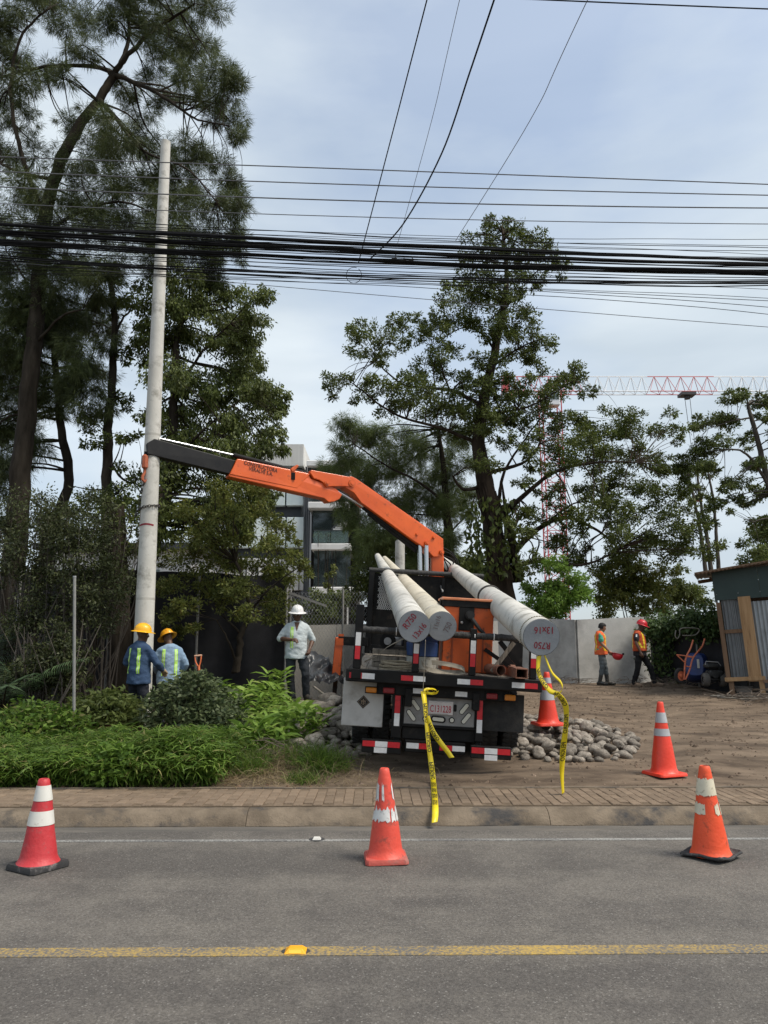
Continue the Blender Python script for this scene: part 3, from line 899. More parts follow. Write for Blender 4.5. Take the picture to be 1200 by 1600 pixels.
# stakes with tape and the padded rack bar
for (zx, top, t0, t1) in ((168, 318, 448, 572), (441, 415, 500, 592), (705, 430, 485, 606), (987, 452, 524, 612)):
    x, zt = TL(zx, top)
    w = .10 if zx < 200 else .085
    st = tpart('stake', TB, lambda b: b.box((x, .05, (1.18 + zt) / 2), (w, .09, zt - 1.18), bev=.008))
    strips(st, zx - 12, zx + 12, t0, t1, 'wr', -.001, vert=True)
tpart('stake_pocket', TB, lambda b: [b.box((TL(z, 0)[0], -.012, 1.12), (.12, .03, .12), bev=.006) for z in (168,)])
PAD = mat('pad_wrap', (0.012, 0.012, 0.013), (0.05, 0.048, 0.045), scale=14, rough=0.6, bump=0.8, bscale=40, stretch=(3, 1, 1))
ZB = 1.665
def padbar(b):
    pts = [(-1.04 + 2.12 * i / 60, .05, ZB + .006 * noise.noise((i * .7, 0, 0))) for i in range(61)]
    b.tube(pts, [.043 + .006 * noise.noise((i * 1.3, 2, 0)) for i in range(61)], 12)
pad = tpart('rack_bar', PAD, padbar, smooth=True)
for x in (-.62, -.30, .36, .60, .93):
    tpart('tie_wrap', REFW, lambda b: b.tube([(x - .006, .05, ZB), (x + .006, .05, ZB)], .052, 12), pad)
# diagonal braces on the right hand side
tpart('brace', TB, lambda b: (b.bar((.72, .35, ZB - .05), (1.08, .35, 1.2), .05, .06), b.bar((.55, .5, 1.5), (1.0, .5, 1.22), .05, .05)))
tpart('side_plate', TBM, lambda b: b.prism([(.78, 1.2), (1.12, 1.2), (1.12, 1.62), (.95, 1.62)], .9, .93))
tpart('brace', TB, lambda b: b.bar((-1.08, .2, 1.62), (-1.08, 1.0, 1.2), .05, .05))
# headboard behind the cab
YH = DL
hb = tpart('headboard_frame', TB, lambda b: (b.box((-1.09, YH, 2.0), (.11, .09, 1.62), bev=.01), b.box((1.09, YH, 2.0), (.11, .09, 1.62), bev=.01),
      b.box((0, YH, 1.30), (2.1, .07, .12), bev=.01), b.box((-.35, YH, 2.0), (.07, .06, 1.5), bev=.01), b.box((.35, YH, 2.0), (.07, .06, 1.5), bev=.01)))
def hpad(b):
    b.tube([(-1.15 + 2.3 * i / 50, YH, 2.835 + .005 * noise.noise((i, 5, 0))) for i in range(51)], [.05 + .007 * noise.noise((i * 1.3, 7, 0)) for i in range(51)], 10)
tpart('headboard_bar', PAD, hpad, hb, True)
tpart('headboard_plate', TBM, lambda b: (b.box((0, YH + .04, 1.70), (2.1, .02, .75)), b.box((.36, YH + .04, 2.43), (1.36, .02, .70)), b.box((-1.0, YH + .04, 2.43), (.10, .02, .70)), b.box((-.63, YH + .12, 2.43), (.8, .02, .7))), hb)
def grille(b):
    for i in range(14):
        for j in range(11):
            x, z = -.93 + .042 * i, 2.09 + .06 * j
            if 6 < i < 13 and 2 < j < 9: continue
            off = .021 if j % 2 else 0
            b.bar((x + off - .02, YH + .03, z - .03), (x + off + .02, YH + .03, z + .03), .018, .008)
            b.bar((x + off + .02, YH + .03, z - .03), (x + off - .02, YH + .03, z + .03), .018, .008)
put(tpart('grille', REFW, grille, hb), kind='stuff')
# cab (hidden behind the headboard from the rear)
CABM = mat('cab_dark', (0.012, 0.012, 0.013), (0.02, 0.02, 0.02), scale=2, rough=0.35, coat=0.3)
def cabf(b):
    prof = [(7.15, .75), (7.15, 2.42), (7.3, 2.55), (8.35, 2.55), (8.75, 1.75), (8.95, 1.65), (8.95, .65), (8.6, .55)]
    rings = []
    for x, k in ((-1.05, .96), (-1.0, 1.0), (1.0, 1.0), (1.05, .96)):
        rings.append([Vector((x, 8.0 + (y - 8.0) * k, 1.5 + (z - 1.5) * k)) for y, z in prof])
    b.loft(rings)
cab = tpart('cab', CABM, cabf)
tpart('rear_window', GLASSD, lambda b: b.box((0, 7.14, 2.05), (1.2, .03, .5)), cab)
for s_ in (-1, 1):
    tpart('side_window', GLASSD, lambda b: b.box((s_ * 1.045, 7.85, 2.05), (.03, .75, .5)), cab)
    tpart('mirror', TBM, lambda b: b.box((s_ * 1.22, 8.5, 2.0), (.14, .06, .34), bev=.02), cab)
tpart('windshield', GLASSD, lambda b: b.box((0, 8.58, 2.12), (1.7, .03, .72), Euler((R(-27), 0, 0)).to_matrix()), cab)
# wheels
def wheel(x, y, dual):
    w = .23
    g = tpart('wheel', RUB, lambda b: None if False else b.lathe([(.28, -w / 2), (.44, -w / 2), (.485, -w / 2 + .03), (.495, -w / 2 + .06), (.495, w / 2 - .06), (.485, w / 2 - .03), (.44, w / 2), (.28, w / 2)], 40, (x, y, .495), Euler((0, R(90), 0)).to_matrix(), cap=False), smooth=True)
    tpart('rim', STEELG, lambda b: b.lathe([(.05, -.02), (.2, -.02), (.27, -.09), (.29, -.10), (.29, .10), (.27, .09), (.2, .02), (.05, .02)], 28, (x, y, .495), Euler((0, R(90), 0)).to_matrix()), g, True)
    def tread(b):
        for i in range(44):
            a = 2 * math.pi * i / 44
            for k in (-1, 1):
                b.box((x + k * .062, y + .494 * math.cos(a), .495 + .494 * math.sin(a)), (.085, .045, .02), Euler((a - math.pi / 2, 0, 0)).to_matrix() @ Euler((0, 0, k * .3)).to_matrix())
    put(tpart('tread', RUB, tread, g), kind='stuff')
for x in (-1.02, -.74, .74, 1.02): wheel(x, 1.55, True)
for x in (-.98, .98): wheel(x, 7.9, False)
tpart('axle', TBM, lambda b: (b.cyl((-1.0, 1.55, .495), (1.0, 1.55, .495), .07, 10), b.ball((0, 1.55, .5), .2, 12, 8)))
# guards in front of the rear tyres
gl = tpart('mud_guard', GREYM, lambda b: zbox(b, 108, 303, 668, 889, .30, .33, .008)); gl['label'] = 'pale grey metal rear guard with a diamond sign'
gr_ = tpart('mud_guard', RUB, lambda b: zbox(b, 772, 970, 738, 912, .30, .315, .004)); gr_['label'] = 'black rubber rear mud flap'
# diamond sign on the grey guard
dx, dz = TL(207, 776)
tpart('diamond_sign', BLK, lambda b: b.box((dx, .297, dz), (.118, .004, .118), Euler((0, R(45), 0)).to_matrix()), gl)
tpart('diamond_edge', mat('diamond_tan', (.24, .17, .11), rough=.6), lambda b: [b.bar((dx + p[0] * .068, .294, dz + p[1] * .068), (dx + q[0] * .068, .294, dz + q[1] * .068), .004, .006, up=(0, 1, 0)) for p, q in (((0, 1), (1, 0)), ((1, 0), (0, -1)), ((0, -1), (-1, 0)), ((-1, 0), (0, 1)))], gl)
tpart('diamond_mark', MATS['diamond_tan'], lambda b: (b.box((dx, .293, dz), (.012, .003, .075)), b.box((dx, .293, dz + .012), (.06, .003, .012)), b.box((dx - .022, .293, dz - .008), (.009, .003, .035)), b.box((dx + .022, .293, dz - .008), (.009, .003, .035))), gl)
# lamps under the beam
for (a, c, d, e, m, nm) in ((217, 267, 703, 727, LENSA, 'amber_lamp'), (297, 350, 704, 730, LENSR, 'red_lamp'), (780, 832, 729, 755, LENSR, 'red_lamp'), (865, 916, 735, 762, LENSA, 'amber_lamp')):
    lm = tpart(nm, m, lambda b: zbox(b, a, c, d, e, .09, .13, .01))
    tpart('bezel', TBM, lambda b: zbox(b, a - 4, c + 4, d - 4, e + 4, .105, .14, .006), lm)
    def ribs(b):
        for i in range(4):
            zx = a + (c - a) * (i + .5) / 4
            zbox(b, zx - 1.2, zx + 1.2, d + 3, e - 3, .086, .095, 0)
    tpart('lens_rib', m, ribs, lm)
# uprights each side of the number plate
for (a, c, d, e, t0, t1, cc) in ((345, 392, 698, 935, 705, 881, 'rrw'), (737, 772, 728, 952, 731, 912, 'rrw')):
    up = tpart('upright', TB, lambda b: zbox(b, a, c, d, e, .16, .26, .008))
    strips(up, (a + c) / 2 - 12, (a + c) / 2 + 13, t0, t1, cc, .155, vert=True)
# lamp panel with plate
lp = tpart('lamp_panel', PANEL, lambda b: zbox(b, 398, 736, 750, 882, .205, .24, .01))
tpart('panel_frame', TB, lambda b: (zbox(b, 390, 744, 738, 751, .185, .26), zbox(b, 390, 744, 881, 893, .185, .26), zbox(b, 390, 402, 748, 884, .186, .26), zbox(b, 732, 744, 748, 884, .186, .26)), lp)
def oval(cx_, cz_, L, w, ang, y0, y1, nm, m, par):
    rt = Euler((0, ang, 0)).to_matrix()
    def f(b):
        poly = []
        for i in range(20):
            a = 2 * math.pi * i / 20
            px_ = (L / 2 - w / 2) * (1 if math.cos(a) > 0 else -1) + w / 2 * math.cos(a)
            poly.append((px_, w / 2 * math.sin(a)))
        b.prism(poly, y0, y1, Matrix.Translation((cx_, 0, cz_)) @ rt.to_4x4())
    return tpart(nm, m, f, par)
for (zx, zy, an) in ((454, 786, 52), (436, 833, 52), (683, 803, -52), (694, 847, -52)):
    x, z = TL(zx, zy)
    oval(x, z, .165, .062, R(an), .197, .215, 'oval_bezel', TBM, lp); oval(x, z, .15, .047, R(an), .190, .215, 'oval_lamp', LENSC, lp)
x, z = TL(563, 851); oval(x, z, .19, .08, R(3), .195, .21, 'oval_bezel', TBM, lp); oval(x, z, .145, .045, R(3), .188, .21, 'oval_lamp', LENSC, lp)
for zx, zy in ((503, 849), (627, 855)):
    x, z = TL(zx, zy); oval(x, z, .0721, .072, 0, .195, .21, 'oval_bezel', TBM, lp); oval(x, z, .0501, .05, 0, .188, .21, 'round_lamp', LENSC, lp)
x, z = TL(640, 800); oval(x, z, .09, .04, R(90), .195, .21, 'slot', TBM, lp)
x, z = TL(572, 799)
plate = tpart('number_plate', mat('plate', (.52, .47, .45), (.60, .56, .53), scale=10, rough=.5, c3=(.40, .33, .30), scale3=8, lo3=.6, hi3=.8), lambda b: b.box((x, .197, z), (.31, .012, .165), bev=.004), lp)
PLR = mat('plate_red', (.40, .035, .05), rough=.5)
def pt(b): text_on(b, 'C131228', lambda a, c: (x + a, .189, z - .012 + c), .085, .62)
tpart('plate_text', PLR, pt, plate)
def pmark(b):
    pts = [(-.13, .062), (-.10, .072), (-.06, .066), (-.03, .078), (0, .07), (.03, .079), (.06, .068), (.1, .074), (.13, .062)]
    for p, q in zip(pts[:-1], pts[1:]): b.bar((x + p[0], .189, z + p[1]), (x + q[0], .189, z + q[1]), .004, .004, up=(0, 1, 0))
    b.box((x - .0, .189, z - .072), (.2, .003, .006))
tpart('plate_mark', STEELG, pmark, plate)
tpart('lower_beam', TBM, lambda b: zbox(b, 396, 742, 893, 950, .22, .30, .01))
# under-run bumper in three pieces
for (a, c, d, e, y, tapes) in ((213, 396, 940, 1001, .10, ((217, 390, 947, 972, 'rwr'), (271, 331, 974, 998, 'w'))), (412, 694, 950, 1004, .14, ((420, 535, 957, 982, 'wr'), (574, 692, 968, 992, 'rw'))),
                        (716, 905, 968, 1026, .10, ((721, 900, 977, 1003, 'rwr'), (781, 841, 1007, 1031, 'w')))):
    bp_ = tpart('bumper', TB, lambda b: zbox(b, a, c, d, e, y, y + .08, .01))
    for (p, q, r_, s_, cc) in tapes: strips(bp_, p, q, r_, s_, cc, y - .005)
for zx in (372, 755):
    tpart('bumper_hanger', TBM, lambda b: zbox(b, zx - 12, zx + 12, 925, 975, .19, .26, .008))
# fuel tank, tool boxes, side gear
tpart('fuel_tank', STEELG, lambda b: b.cyl((-.95, 3.3, .75), (-.95, 4.6, .75), .27, 20), smooth=True)
tpart('side_box', TBM, lambda b: b.box((.98, 3.9, .78), (.4, 1.3, .5), bev=.02))

# ------------------------------------------------------------------ loader crane on the truck
YK = 15.95
def P(px, py, Y=YK): return at(px, py, Y)
col0, col1 = P(684, 935), P(685, 866)
colm = MB()
a0 = P(676.5, 925); colm.bar(P(683, 1005), P(683, 868), .26, .26, up=(0, 1, 0), bev=.02)
cr_col = colm.build('crane_column', ORG, TR, 'W')
mb = MB(); mb.bar(P(670, 930), P(683, 873), .05, .20, up=(0, 1, 0)); mb.build('column_rib', ORGD, cr_col, 'W')
mb = MB(); mb.box(P(685, 985), (.9, .8, .5), bev=.04); mb.build('crane_base', TBM, TR, 'W')
for px in (656, 666):
    mb = MB(); mb.tube([P(px, 850, YK - .25), P(px + 1, 905, YK - .25)], .048, 12); mb.build('lift_cylinder', CHROME, cr_col, 'W', smooth=True)
def YB_(px): return YK + (13.02 - YK) * (685 - px) / (685 - 235)     # the boom swings towards the camera on the left
def BP(px, py, dy=0): return at(px, py, YB_(px) + dy)
def plate_part(poly, w, name, m, parent=TR, dy=0.0, bevel=True):
    """side outline of a boom piece given as picture points on the boom's plane, w wide across"""
    nrm = (BP(300, 700) - BP(685, 860)); nrm.z = 0; nrm.normalize(); nrm = Vector((-nrm.y, nrm.x, 0))
    f = [BP(*p) + nrm * (w / 2 + dy) for p in poly]; k = [BP(*p) - nrm * (w / 2 - dy) for p in poly]
    n = len(poly); mb = MB()
    mb.add(f + k, [tuple(range(n)), tuple(range(2 * n - 1, n - 1, -1))] + [((i + 1) % n, i, n + i, n + (i + 1) % n) for i in range(n)])
    o = mb.build(name, m, parent, 'W')
    if bevel:
        bv = o.modifiers.new('bevel', 'BEVEL'); bv.width = .012; bv.segments = 2; bv.limit_method = 'ANGLE'
    return o
BN = (BP(300, 700) - BP(685, 860)); BN.z = 0; BN.normalize(); BN = Vector((-BN.y, BN.x, 0))
if BN.y > 0: BN = -BN
def pin(px, py, r, w, parent, m=None):
    c = BP(px, py)
    mb = MB(); mb.cyl(c - BN * w / 2, c + BN * w / 2, r, 16); pn = mb.build('pin', m or ORGD, parent, 'W', smooth=True)
    mb = MB(); mb.cyl(c - BN * (w / 2 + .012), c + BN * (w / 2 + .012), r * .55, 8); mb.build('pin_bolt', ORG, pn, 'W')
inner = plate_part([(529, 756), (533, 748), (545, 746), (553, 750), (660, 824), (687.5, 843), (688, 868), (681, 871), (672, 871), (660, 858), (652, 853), (640, 845), (560, 787), (549, 772), (536, 764)], .26, 'inner_boom', ORG)
for a in ((545, 757, .075, .34), (684, 864, .05, .34), (661, 850, .05, .36), (672, 841, .035, .32), (646, 836, .035, .30)): pin(*a, inner)
knuckle = plate_part([(480, 741), (482, 736.5), (540, 747), (548, 757), (540, 763), (534, 762), (514, 762), (505, 763), (500, 756), (494, 752), (486, 750)], .30, 'knuckle_link', ORG)
pin(506, 756.5, .05, .34, knuckle); pin(490, 750, .02, .33, knuckle)
outer = plate_part([(355, 744), (368, 719), (371, 719), (478, 741), (482, 749), (520, 764), (531, 774), (527, 781), (519, 785), (510, 786), (503, 780), (460, 771), (356, 746.5)], .22, 'outer_boom', ORG)
box_ = plate_part([(356, 743), (367, 720), (370, 719.5), (481, 742.5), (461, 765)], .25, 'boom_sleeve', ORG, outer)
lift = plate_part([(452, 740), (456, 738), (463, 730), (460, 728), (450, 735)], .30, 'boom_bracket', ORGD, outer)
mb = MB(); mb.box(BP(453, 746) + BN * .13, (.10, .03, .14)); mb.build('latch', TBM, outer, 'W')
BOOMB = mat('boom_black', (0.007, 0.007, 0.008), (0.015, 0.0145, 0.014), scale=5, rough=0.5, spec=.25, c3=(0.16, 0.06, 0.03), scale3=3, lo3=.66, hi3=.74)
plate_part([(228, 694), (240, 687), (366, 721), (357, 742), (229, 711)], .17, 'extension_boom', BOOMB)
plate_part([(236, 692), (239, 682), (245, 680), (249, 692)], .12, 'extension_lug', BOOMB)
# extension cylinder along the top
mb = MB(); mb.tube([BP(243, 684), BP(366, 711.5)], .022, 10); mb.build('cylinder_rod', CHROME, TR, 'W', smooth=True)
mb = MB(); mb.tube([BP(364, 711), BP(481, 741)], .045, 12); mb.build('cylinder_body', TBM, TR, 'W', smooth=True)
# knuckle cylinder under the inner boom
mb = MB(); mb.tube([BP(514, 760), BP(572, 794)], .03, 10); mb.build('cylinder_rod', CHROME, TR, 'W', smooth=True)
mb = MB(); mb.tube([BP(568, 792), BP(652, 857)], .055, 12); mb.build('cylinder_body', TBM, TR, 'W', smooth=True)
mb = MB(); mb.tube([BP(575, 803), BP(650, 862)], .03, 8); mb.build('hydraulic_hose', TBM, TR, 'W', smooth=True)
mb = MB()
def boom_text(s, cy, size):
    c = BP(404, cy) + BN * .139
    ux = (BP(470, 760.5) - BP(370, 736)).normalized(); uz = Vector((0, 0, 1)); uz = (uz - ux * uz.dot(ux)).normalized()
    text_on(mb, s, lambda a, b: c + ux * a + uz * b, size, .8)
boom_text('CONSTRUCTORA', 731.5, .075); boom_text('VERALVE S.A.', 738.5, .075)
mb.build('boom_lettering', BLK, box_, 'W')
# hoses looping behind the column
for k in range(5):
    pts = []
    for i in range(13):
        t = i / 12
        pts.append(P(686 + (14 + 3 * k) * math.sin(math.pi * t) + k * 1.2, 860 + 50 * t + 6 * math.sin(t * 5 + k), YK + .15 - .05 * k))
    mb = MB(); mb.tube(pts, .014, 6); mb.build('hydraulic_hose', TBM, TR, 'W', smooth=True)
mb = MB(); mb.bar(P(685, 905, YK - .4), P(692, 925, YK - .6), .03, .03); mb.build('control_rod', STEELG, TR, 'W')
# stabiliser leg on the left
YS = 15.3
mb = MB(); mb.bar(at(530.5, 996, YS), at(525, 1056, YS), .16, .14, up=(0, 1, 0), bev=.015); sl = mb.build('stabiliser_leg', ORG, TR, 'W')
mb = MB(); mb.bar(at(525.5, 1050, YS), at(522, 1090, YS), .085, .085, up=(0, 1, 0), bev=.01); mb.build('stabiliser_foot', mat('rusty_leg', (.05, .035, .028), (.13, .06, .035), scale=8, rough=.8), sl, 'W')
mb = MB(); mb.bar(at(529, 1001, YS), at(575, 1003, YS), .17, .17, up=(0, 1, 0), bev=.01); mb.build('stabiliser_beam', TBM, TR, 'W')
mb = MB(); mb.box(at(533, 993, YS), (.1, .1, .06)); mb.box(at(531, 1003, YS - .08), (.14, .02, .14)); mb.build('stabiliser_cap', ORGD, sl, 'W')
# hook block and chain at the boom tip
HK = mat('hook_orange', (.32, .075, .03), (.45, .11, .04), scale=8, rough=.6)
hk = thing('crane_hook', 'rusty orange hook block hanging from the boom tip beside the pole', 'hook', BP(226, 740))
mb = MB(); mb.box(BP(227, 722), (.10, .14, .26), bev=.03); mb.build('block', HK, hk, 'W')
mb = MB(); mb.tube([BP(226, 730), BP(226, 738), BP(223, 744), BP(222.5, 749), BP(226, 753), BP(229, 750), BP(229, 747)], [.02, .022, .026, .026, .024, .02, .01], 8); mb.build('hook', HK, hk, 'W', smooth=True)
mb = MB(); mb.tube([BP(228, 706), BP(227, 716)], .03, 8); mb.build('swivel', TBM, hk, 'W')

# ------------------------------------------------------------------ concrete poles
PCON = mat('pole_concrete', (0.46, 0.445, 0.40), (0.60, 0.58, 0.53), scale=1.4, rough=0.85, bump=0.2, bscale=30, stretch=(1, 1, 1), c3=(0.29, 0.275, 0.24), scale3=4.2, lo3=0.53, hi3=0.70, spec=0.25)
PCON2 = mat('pole_concrete_yellow', (0.50, 0.45, 0.35), (0.60, 0.55, 0.44), scale=1.4, rough=0.85, bump=0.2, bscale=30, c3=(0.33, 0.30, 0.24), scale3=3.2, lo3=0.54, hi3=0.74, spec=0.25)
PEND = mat('pole_end', (0.185, 0.20, 0.215), (0.245, 0.26, 0.275), scale=3, rough=0.8, bump=0.15, bscale=40)
def pole(label, a, b, r0, r1, m, texts, rings=(), loop=None):
    a, b = Vector(a), Vector(b); d = (b - a); L = d.length; d.normalize()
    t = thing('concrete_pole', label, 'pole', a, group='concrete utility poles')
    mb = MB(); n = 26
    mb.tube([a + d * L * i / n for i in range(n + 1)], [r0 + (r1 - r0) * i / n for i in range(n + 1)], 40, cap=False)
    mb.build('shaft', m, t, 'W', smooth=True)
    x = d.cross(Vector((0, 0, 1))); x = x.normalized() if x.length > .01 else Vector((1, 0, 0)); y = x.cross(d).normalized()
    mb = MB(); mb.tube([a - d * .004, a + d * .01], [r0 - .006, r0], 40); e = mb.build('end_face', PEND, t, 'W')
    mb = MB(); mb.tube([b - d * .01, b + d * .004], [r1, r1 - .006], 24); mb.build('tip', m, t, 'W')
    for (s, ox, oy, size, ang, ink) in texts:
        c_, s__ = math.cos(ang), math.sin(ang)
        mb = MB()
        text_on(mb, s, lambda p, q: a - d * .0075 + x * (ox + p * c_ - q * s__) + y * (oy + p * s__ + q * c_), size, .85)
        mb.build('handwriting', ink, e, 'W')
    for (f, dr, m2) in rings:
        mb = MB(); r = r0 + (r1 - r0) * f; mb.tube([a + d * (L * f - .02), a + d * (L * f + .02)], [r + dr, r + dr], 40, cap=True); mb.build('ring_mark', m2, t, 'W', smooth=True)
    return t, a, b, d, x, y
SEAM = mat('pole_seam', (0.36, 0.345, 0.305), (0.48, 0.46, 0.41), scale=9, rough=.9)
pole('long grey concrete pole on truck bed with red lettering, left of the three', at(647.5, 979, 8.95), at(590, 869, 21.65), .187, .082, PCON,
     [('R750', -.055, .065, .078, R(52), INKR), ('13x16', .06, -.045, .072, R(52), INKR)], [(.035, .0015, SEAM), (.11, .001, SEAM), (.2, .001, SEAM), (.33, .001, SEAM)])
pole('yellowish concrete pole with faint lettering, second from left on the truck bed', at(690.5, 978.5, 9.5), at(601, 873, 22.2), .184, .080, PCON2,
     [('11x16', -.06, .05, .06, R(75), INKG), ('750', .07, -.01, .072, R(65), INKG)], [(.05, .0015, SEAM), (.14, .001, SEAM), (.27, .001, SEAM)])
pR = pole('concrete pole on truck right side, its upside-down red lettering nearest the camera', at(846, 995.5, 7.95), at(681, 868, 20.6), .190, .082, PCON,
     [('13x16', .02, .07, .072, R(180), INKR), ('R750', .005, -.085, .070, R(176), INKR)], [(.055, .0012, SEAM), (.2, .001, SEAM)])
ROPE = mat('rope_tan', (.30, .25, .17), (.42, .36, .26), scale=40, rough=.9, bump=.6, bscale=120)
ROPED = mat('strap_dark', (.03, .03, .028), (.07, .06, .05), scale=20, rough=.8)
def band(name, label, a, d, r, s, m, w=.012, n=1):
    t = thing(name, label, 'strap', a + d * s)
    for i in range(n):
        mb = MB(); c = a + d * (s + i * w * 2.1); u = d.orthogonal().normalized(); v = d.cross(u)
        mb.tube([c + (u * math.cos(q) + v * math.sin(q)) * (r + w * .6) + d * .012 * math.sin(q * 2) for q in [2 * math.pi * k / 36 for k in range(37)]], w, 6)
        mb.build('strap_turn', m, t, 'W', smooth=True)
band('pole_strap', 'dark strap wrapped round the right hand pole at mid length', pR[1], pR[3], .190 - .108 * .27, 3.4, ROPED, .014, 2)
# beaded cord round the near end of the right pole
mb = MB(); a, d = pR[1], pR[3]; u = d.orthogonal().normalized(); v = d.cross(u)
for k in range(70):
    q = 2 * math.pi * k / 70
    mb.box(a + d * (.16 + .02 * math.sin(q)) + (u * math.cos(q) + v * math.sin(q)) * .192, (.012, .012, .008), Euler((0, q, 0)).to_matrix())
o = mb.build('marker_cord', mat('cord_olive', (.12, .10, .04), rough=.9), None, origin=a); put(o, 'thin beaded cord round the near end of the right hand pole', 'cord')
# standing pole
pb_, ptp = Vector((-4.02, 13.1, gh(-4.02, 13.1) - 1.2)), at(259, 222, 13.1)
st_ = pole('tall upright concrete pole the two yellow helmet workers steady', pb_, ptp, .182, .088, PCON, [], [(.28, .001, SEAM), (.52, .001, SEAM)])
dS = st_[3]
def pole_r(z): return .182 - (.182 - .088) * (z - pb_.z) / (ptp.z - pb_.z)
def pole_c(z): return pb_ + (ptp - pb_) * ((z - pb_.z) / (ptp.z - pb_.z))
zr = at(240, 820, 13).z
mb = MB(); c = pole_c(zr)
arc = [math.pi * (1.12 + .66 * k / 14) for k in range(15)]
mb.add([c + Vector((math.cos(q) * (pole_r(zr) + .0025), math.sin(q) * (pole_r(zr) + .0025), dz_ + .008 * math.sin(3 * q))) for dz_ in (-.016, .016) for q in arc], [(k, k + 1, k + 16, k + 15) for k in range(14)])
mb.build('red_mark', INKR, st_[0], 'W')
# chain sling from the hook round the pole
CH = mat('chain_steel', (.05, .047, .043), (.10, .09, .08), scale=20, rough=.6, metal=.6)
zc = at(240, 792, 13).z
ch = thing('chain_sling', 'dark chain sling looped round the upright pole below the boom', 'chain', pole_c(zc))
def chain(path, nm='link'):
    out = []
    for i in range(len(path) - 1):
        p, q = Vector(path[i]), Vector(path[i + 1]); dd = (q - p).normalized(); mid = (p + q) / 2; L = (q - p).length * .68
        s1 = dd.orthogonal().normalized(); s2 = dd.cross(s1)
        sd_ = s1 if i % 2 else s2
        mb = MB(); mb.tube([mid + dd * L * math.cos(a) + sd_ * .022 * math.sin(a) for a in [2 * math.pi * k / 10 for k in range(11)]], .007, 5); mb.build(nm, CH, ch, 'W', smooth=True)
c = pole_c(zc); rr = pole_r(zc) + .02
chain([c + Vector((rr * math.cos(q), rr * math.sin(q), .03 * math.cos(q))) for q in [math.pi + 2 * math.pi * k / 22 for k in range(23)]])
p0, p1 = BP(226, 752), c + Vector((-rr, 0, 0))
chain([p0.lerp(p1, k / 7) + Vector((-.03 * math.sin(math.pi * k / 7), 0, 0)) for k in range(8)])
chain([p1 + Vector((-.01, -.03, -.02 * k - .01)) + Vector((-.02 * k, 0, -.03 * k)) for k in range(4)])
# ------------------------------------------------------------------ things on the truck bed (placed in truck space)
TM = ROOTM[TR.name]
def tw(x, y, z): return TM @ Vector((x, y, z))
TROT = (R(1.4), R(3.4), 0)
DECK = 1.187
def on_deck(name, label, cat, x, y, rz=0, group=None):
    return thing(name, label, cat, tw(x, y, DECK), (TROT[0], TROT[1], rz), group)
# orange control cabinet with lever
cab_ = on_deck('control_cabinet', 'tall orange steel cabinet with black lever on the truck bed', 'cabinet', .33, .85)
mb = MB(); mb.box((0, 0, .44), (.66, .60, .88), bev=.012); bd = mb.build('body', ORGD, cab_)
mb = MB(); mb.box((0, 0, .945), (.74, .70, .035), bev=.008); mb.build('lid', mat('lid_orange', (.52, .16, .06), (.60, .24, .12), scale=3, rough=.55, c3=(.35, .3, .27), scale3=4, lo3=.6, hi3=.75), cab_)
mb = MB(); mb.box((0, 0, .885), (.70, .66, .09), bev=.008); mb.build('collar', TBM, cab_)
mb = MB(); mb.box((-.03, -.31, .69), (.20, .03, .30), bev=.006); pl = mb.build('lever_plate', TBM, cab_)
mb = MB(); mb.cyl((0.01, -.30, .74), (.01, -.40, .74), .06, 14); mb.cyl((.01, -.40, .74), (.01, -.43, .74), .045, 14); mb.tube([(.03, -.40, .70), (.14, -.42, .56), (.19, -.43, .52)], [.028, .024, .022], 8, round_ends=True); mb.build('lever', BLK, cab_, smooth=True)
mb = MB(); mb.ball((-.09, -.33, .64), .02, 8, 6); mb.build('knob', STEELG, cab_, smooth=True)
for x in (-.36, .36):
    mb = MB(); mb.box((x, -.12, .84), (.03, .16, .2), bev=.005); mb.build('hinge_bracket', TBM, cab_)
for x, w in ((-.20, .02), (.20, .02)):
    mb = MB(); mb.box((x, -.302, .30), (w, .012, .58)); mb.build('seam', mat('orange_dark', (.25, .05, .015), rough=.6), cab_)
# blue drum, grey spool
dr = on_deck('blue_drum', 'blue plastic drum with pale lower part on the truck bed under the poles', 'drum', -.26, .62)
BLU = mat('drum_blue', (.02, .05, .15), (.03, .07, .20), scale=4, rough=.5, c3=(.09, .09, .1), scale3=6, lo3=.6, hi3=.75)
mb = MB(); mb.lathe([(.17, .17), (.205, .18), (.21, .34), (.2, .35), (.2, .37), (.21, .38), (.21, .54), (.19, .56)], 28); mb.build('body', BLU, dr, smooth=True)
mb = MB(); mb.lathe([(.19, 0), (.205, .01), (.205, .165), (.19, .17)], 28); mb.build('base', mat('drum_pale', (.36, .35, .31), (.44, .43, .38), scale=9, rough=.7, c3=(.2, .18, .15), scale3=6), dr, smooth=True)
for k in range(10):
    mb = MB(); a = 2 * math.pi * k / 10; mb.box((.207 * math.cos(a), .207 * math.sin(a), .085), (.006, .03, .13), Euler((0, 0, a)).to_matrix()); mb.build('base_rib', MATS['drum_pale'], dr)
sp = on_deck('steel_gearbox', 'dark round gear housing lying on a wooden crate on the bed', 'gear', -.72, .75)
mb = MB(); mb.cyl((0, -.12, .34), (0, .12, .34), .11, 20); mb.build('housing', TBM, sp, smooth=True)
mb = MB(); mb.cyl((0, -.15, .34), (0, -.12, .34), .05, 14); mb.box((.14, 0, .34), (.12, .16, .12), bev=.02); mb.build('hub', STEELG, sp, smooth=True)
wc = on_deck('wooden_crate', 'open weathered wooden crate on the left of the truck bed', 'crate', -.66, .78)
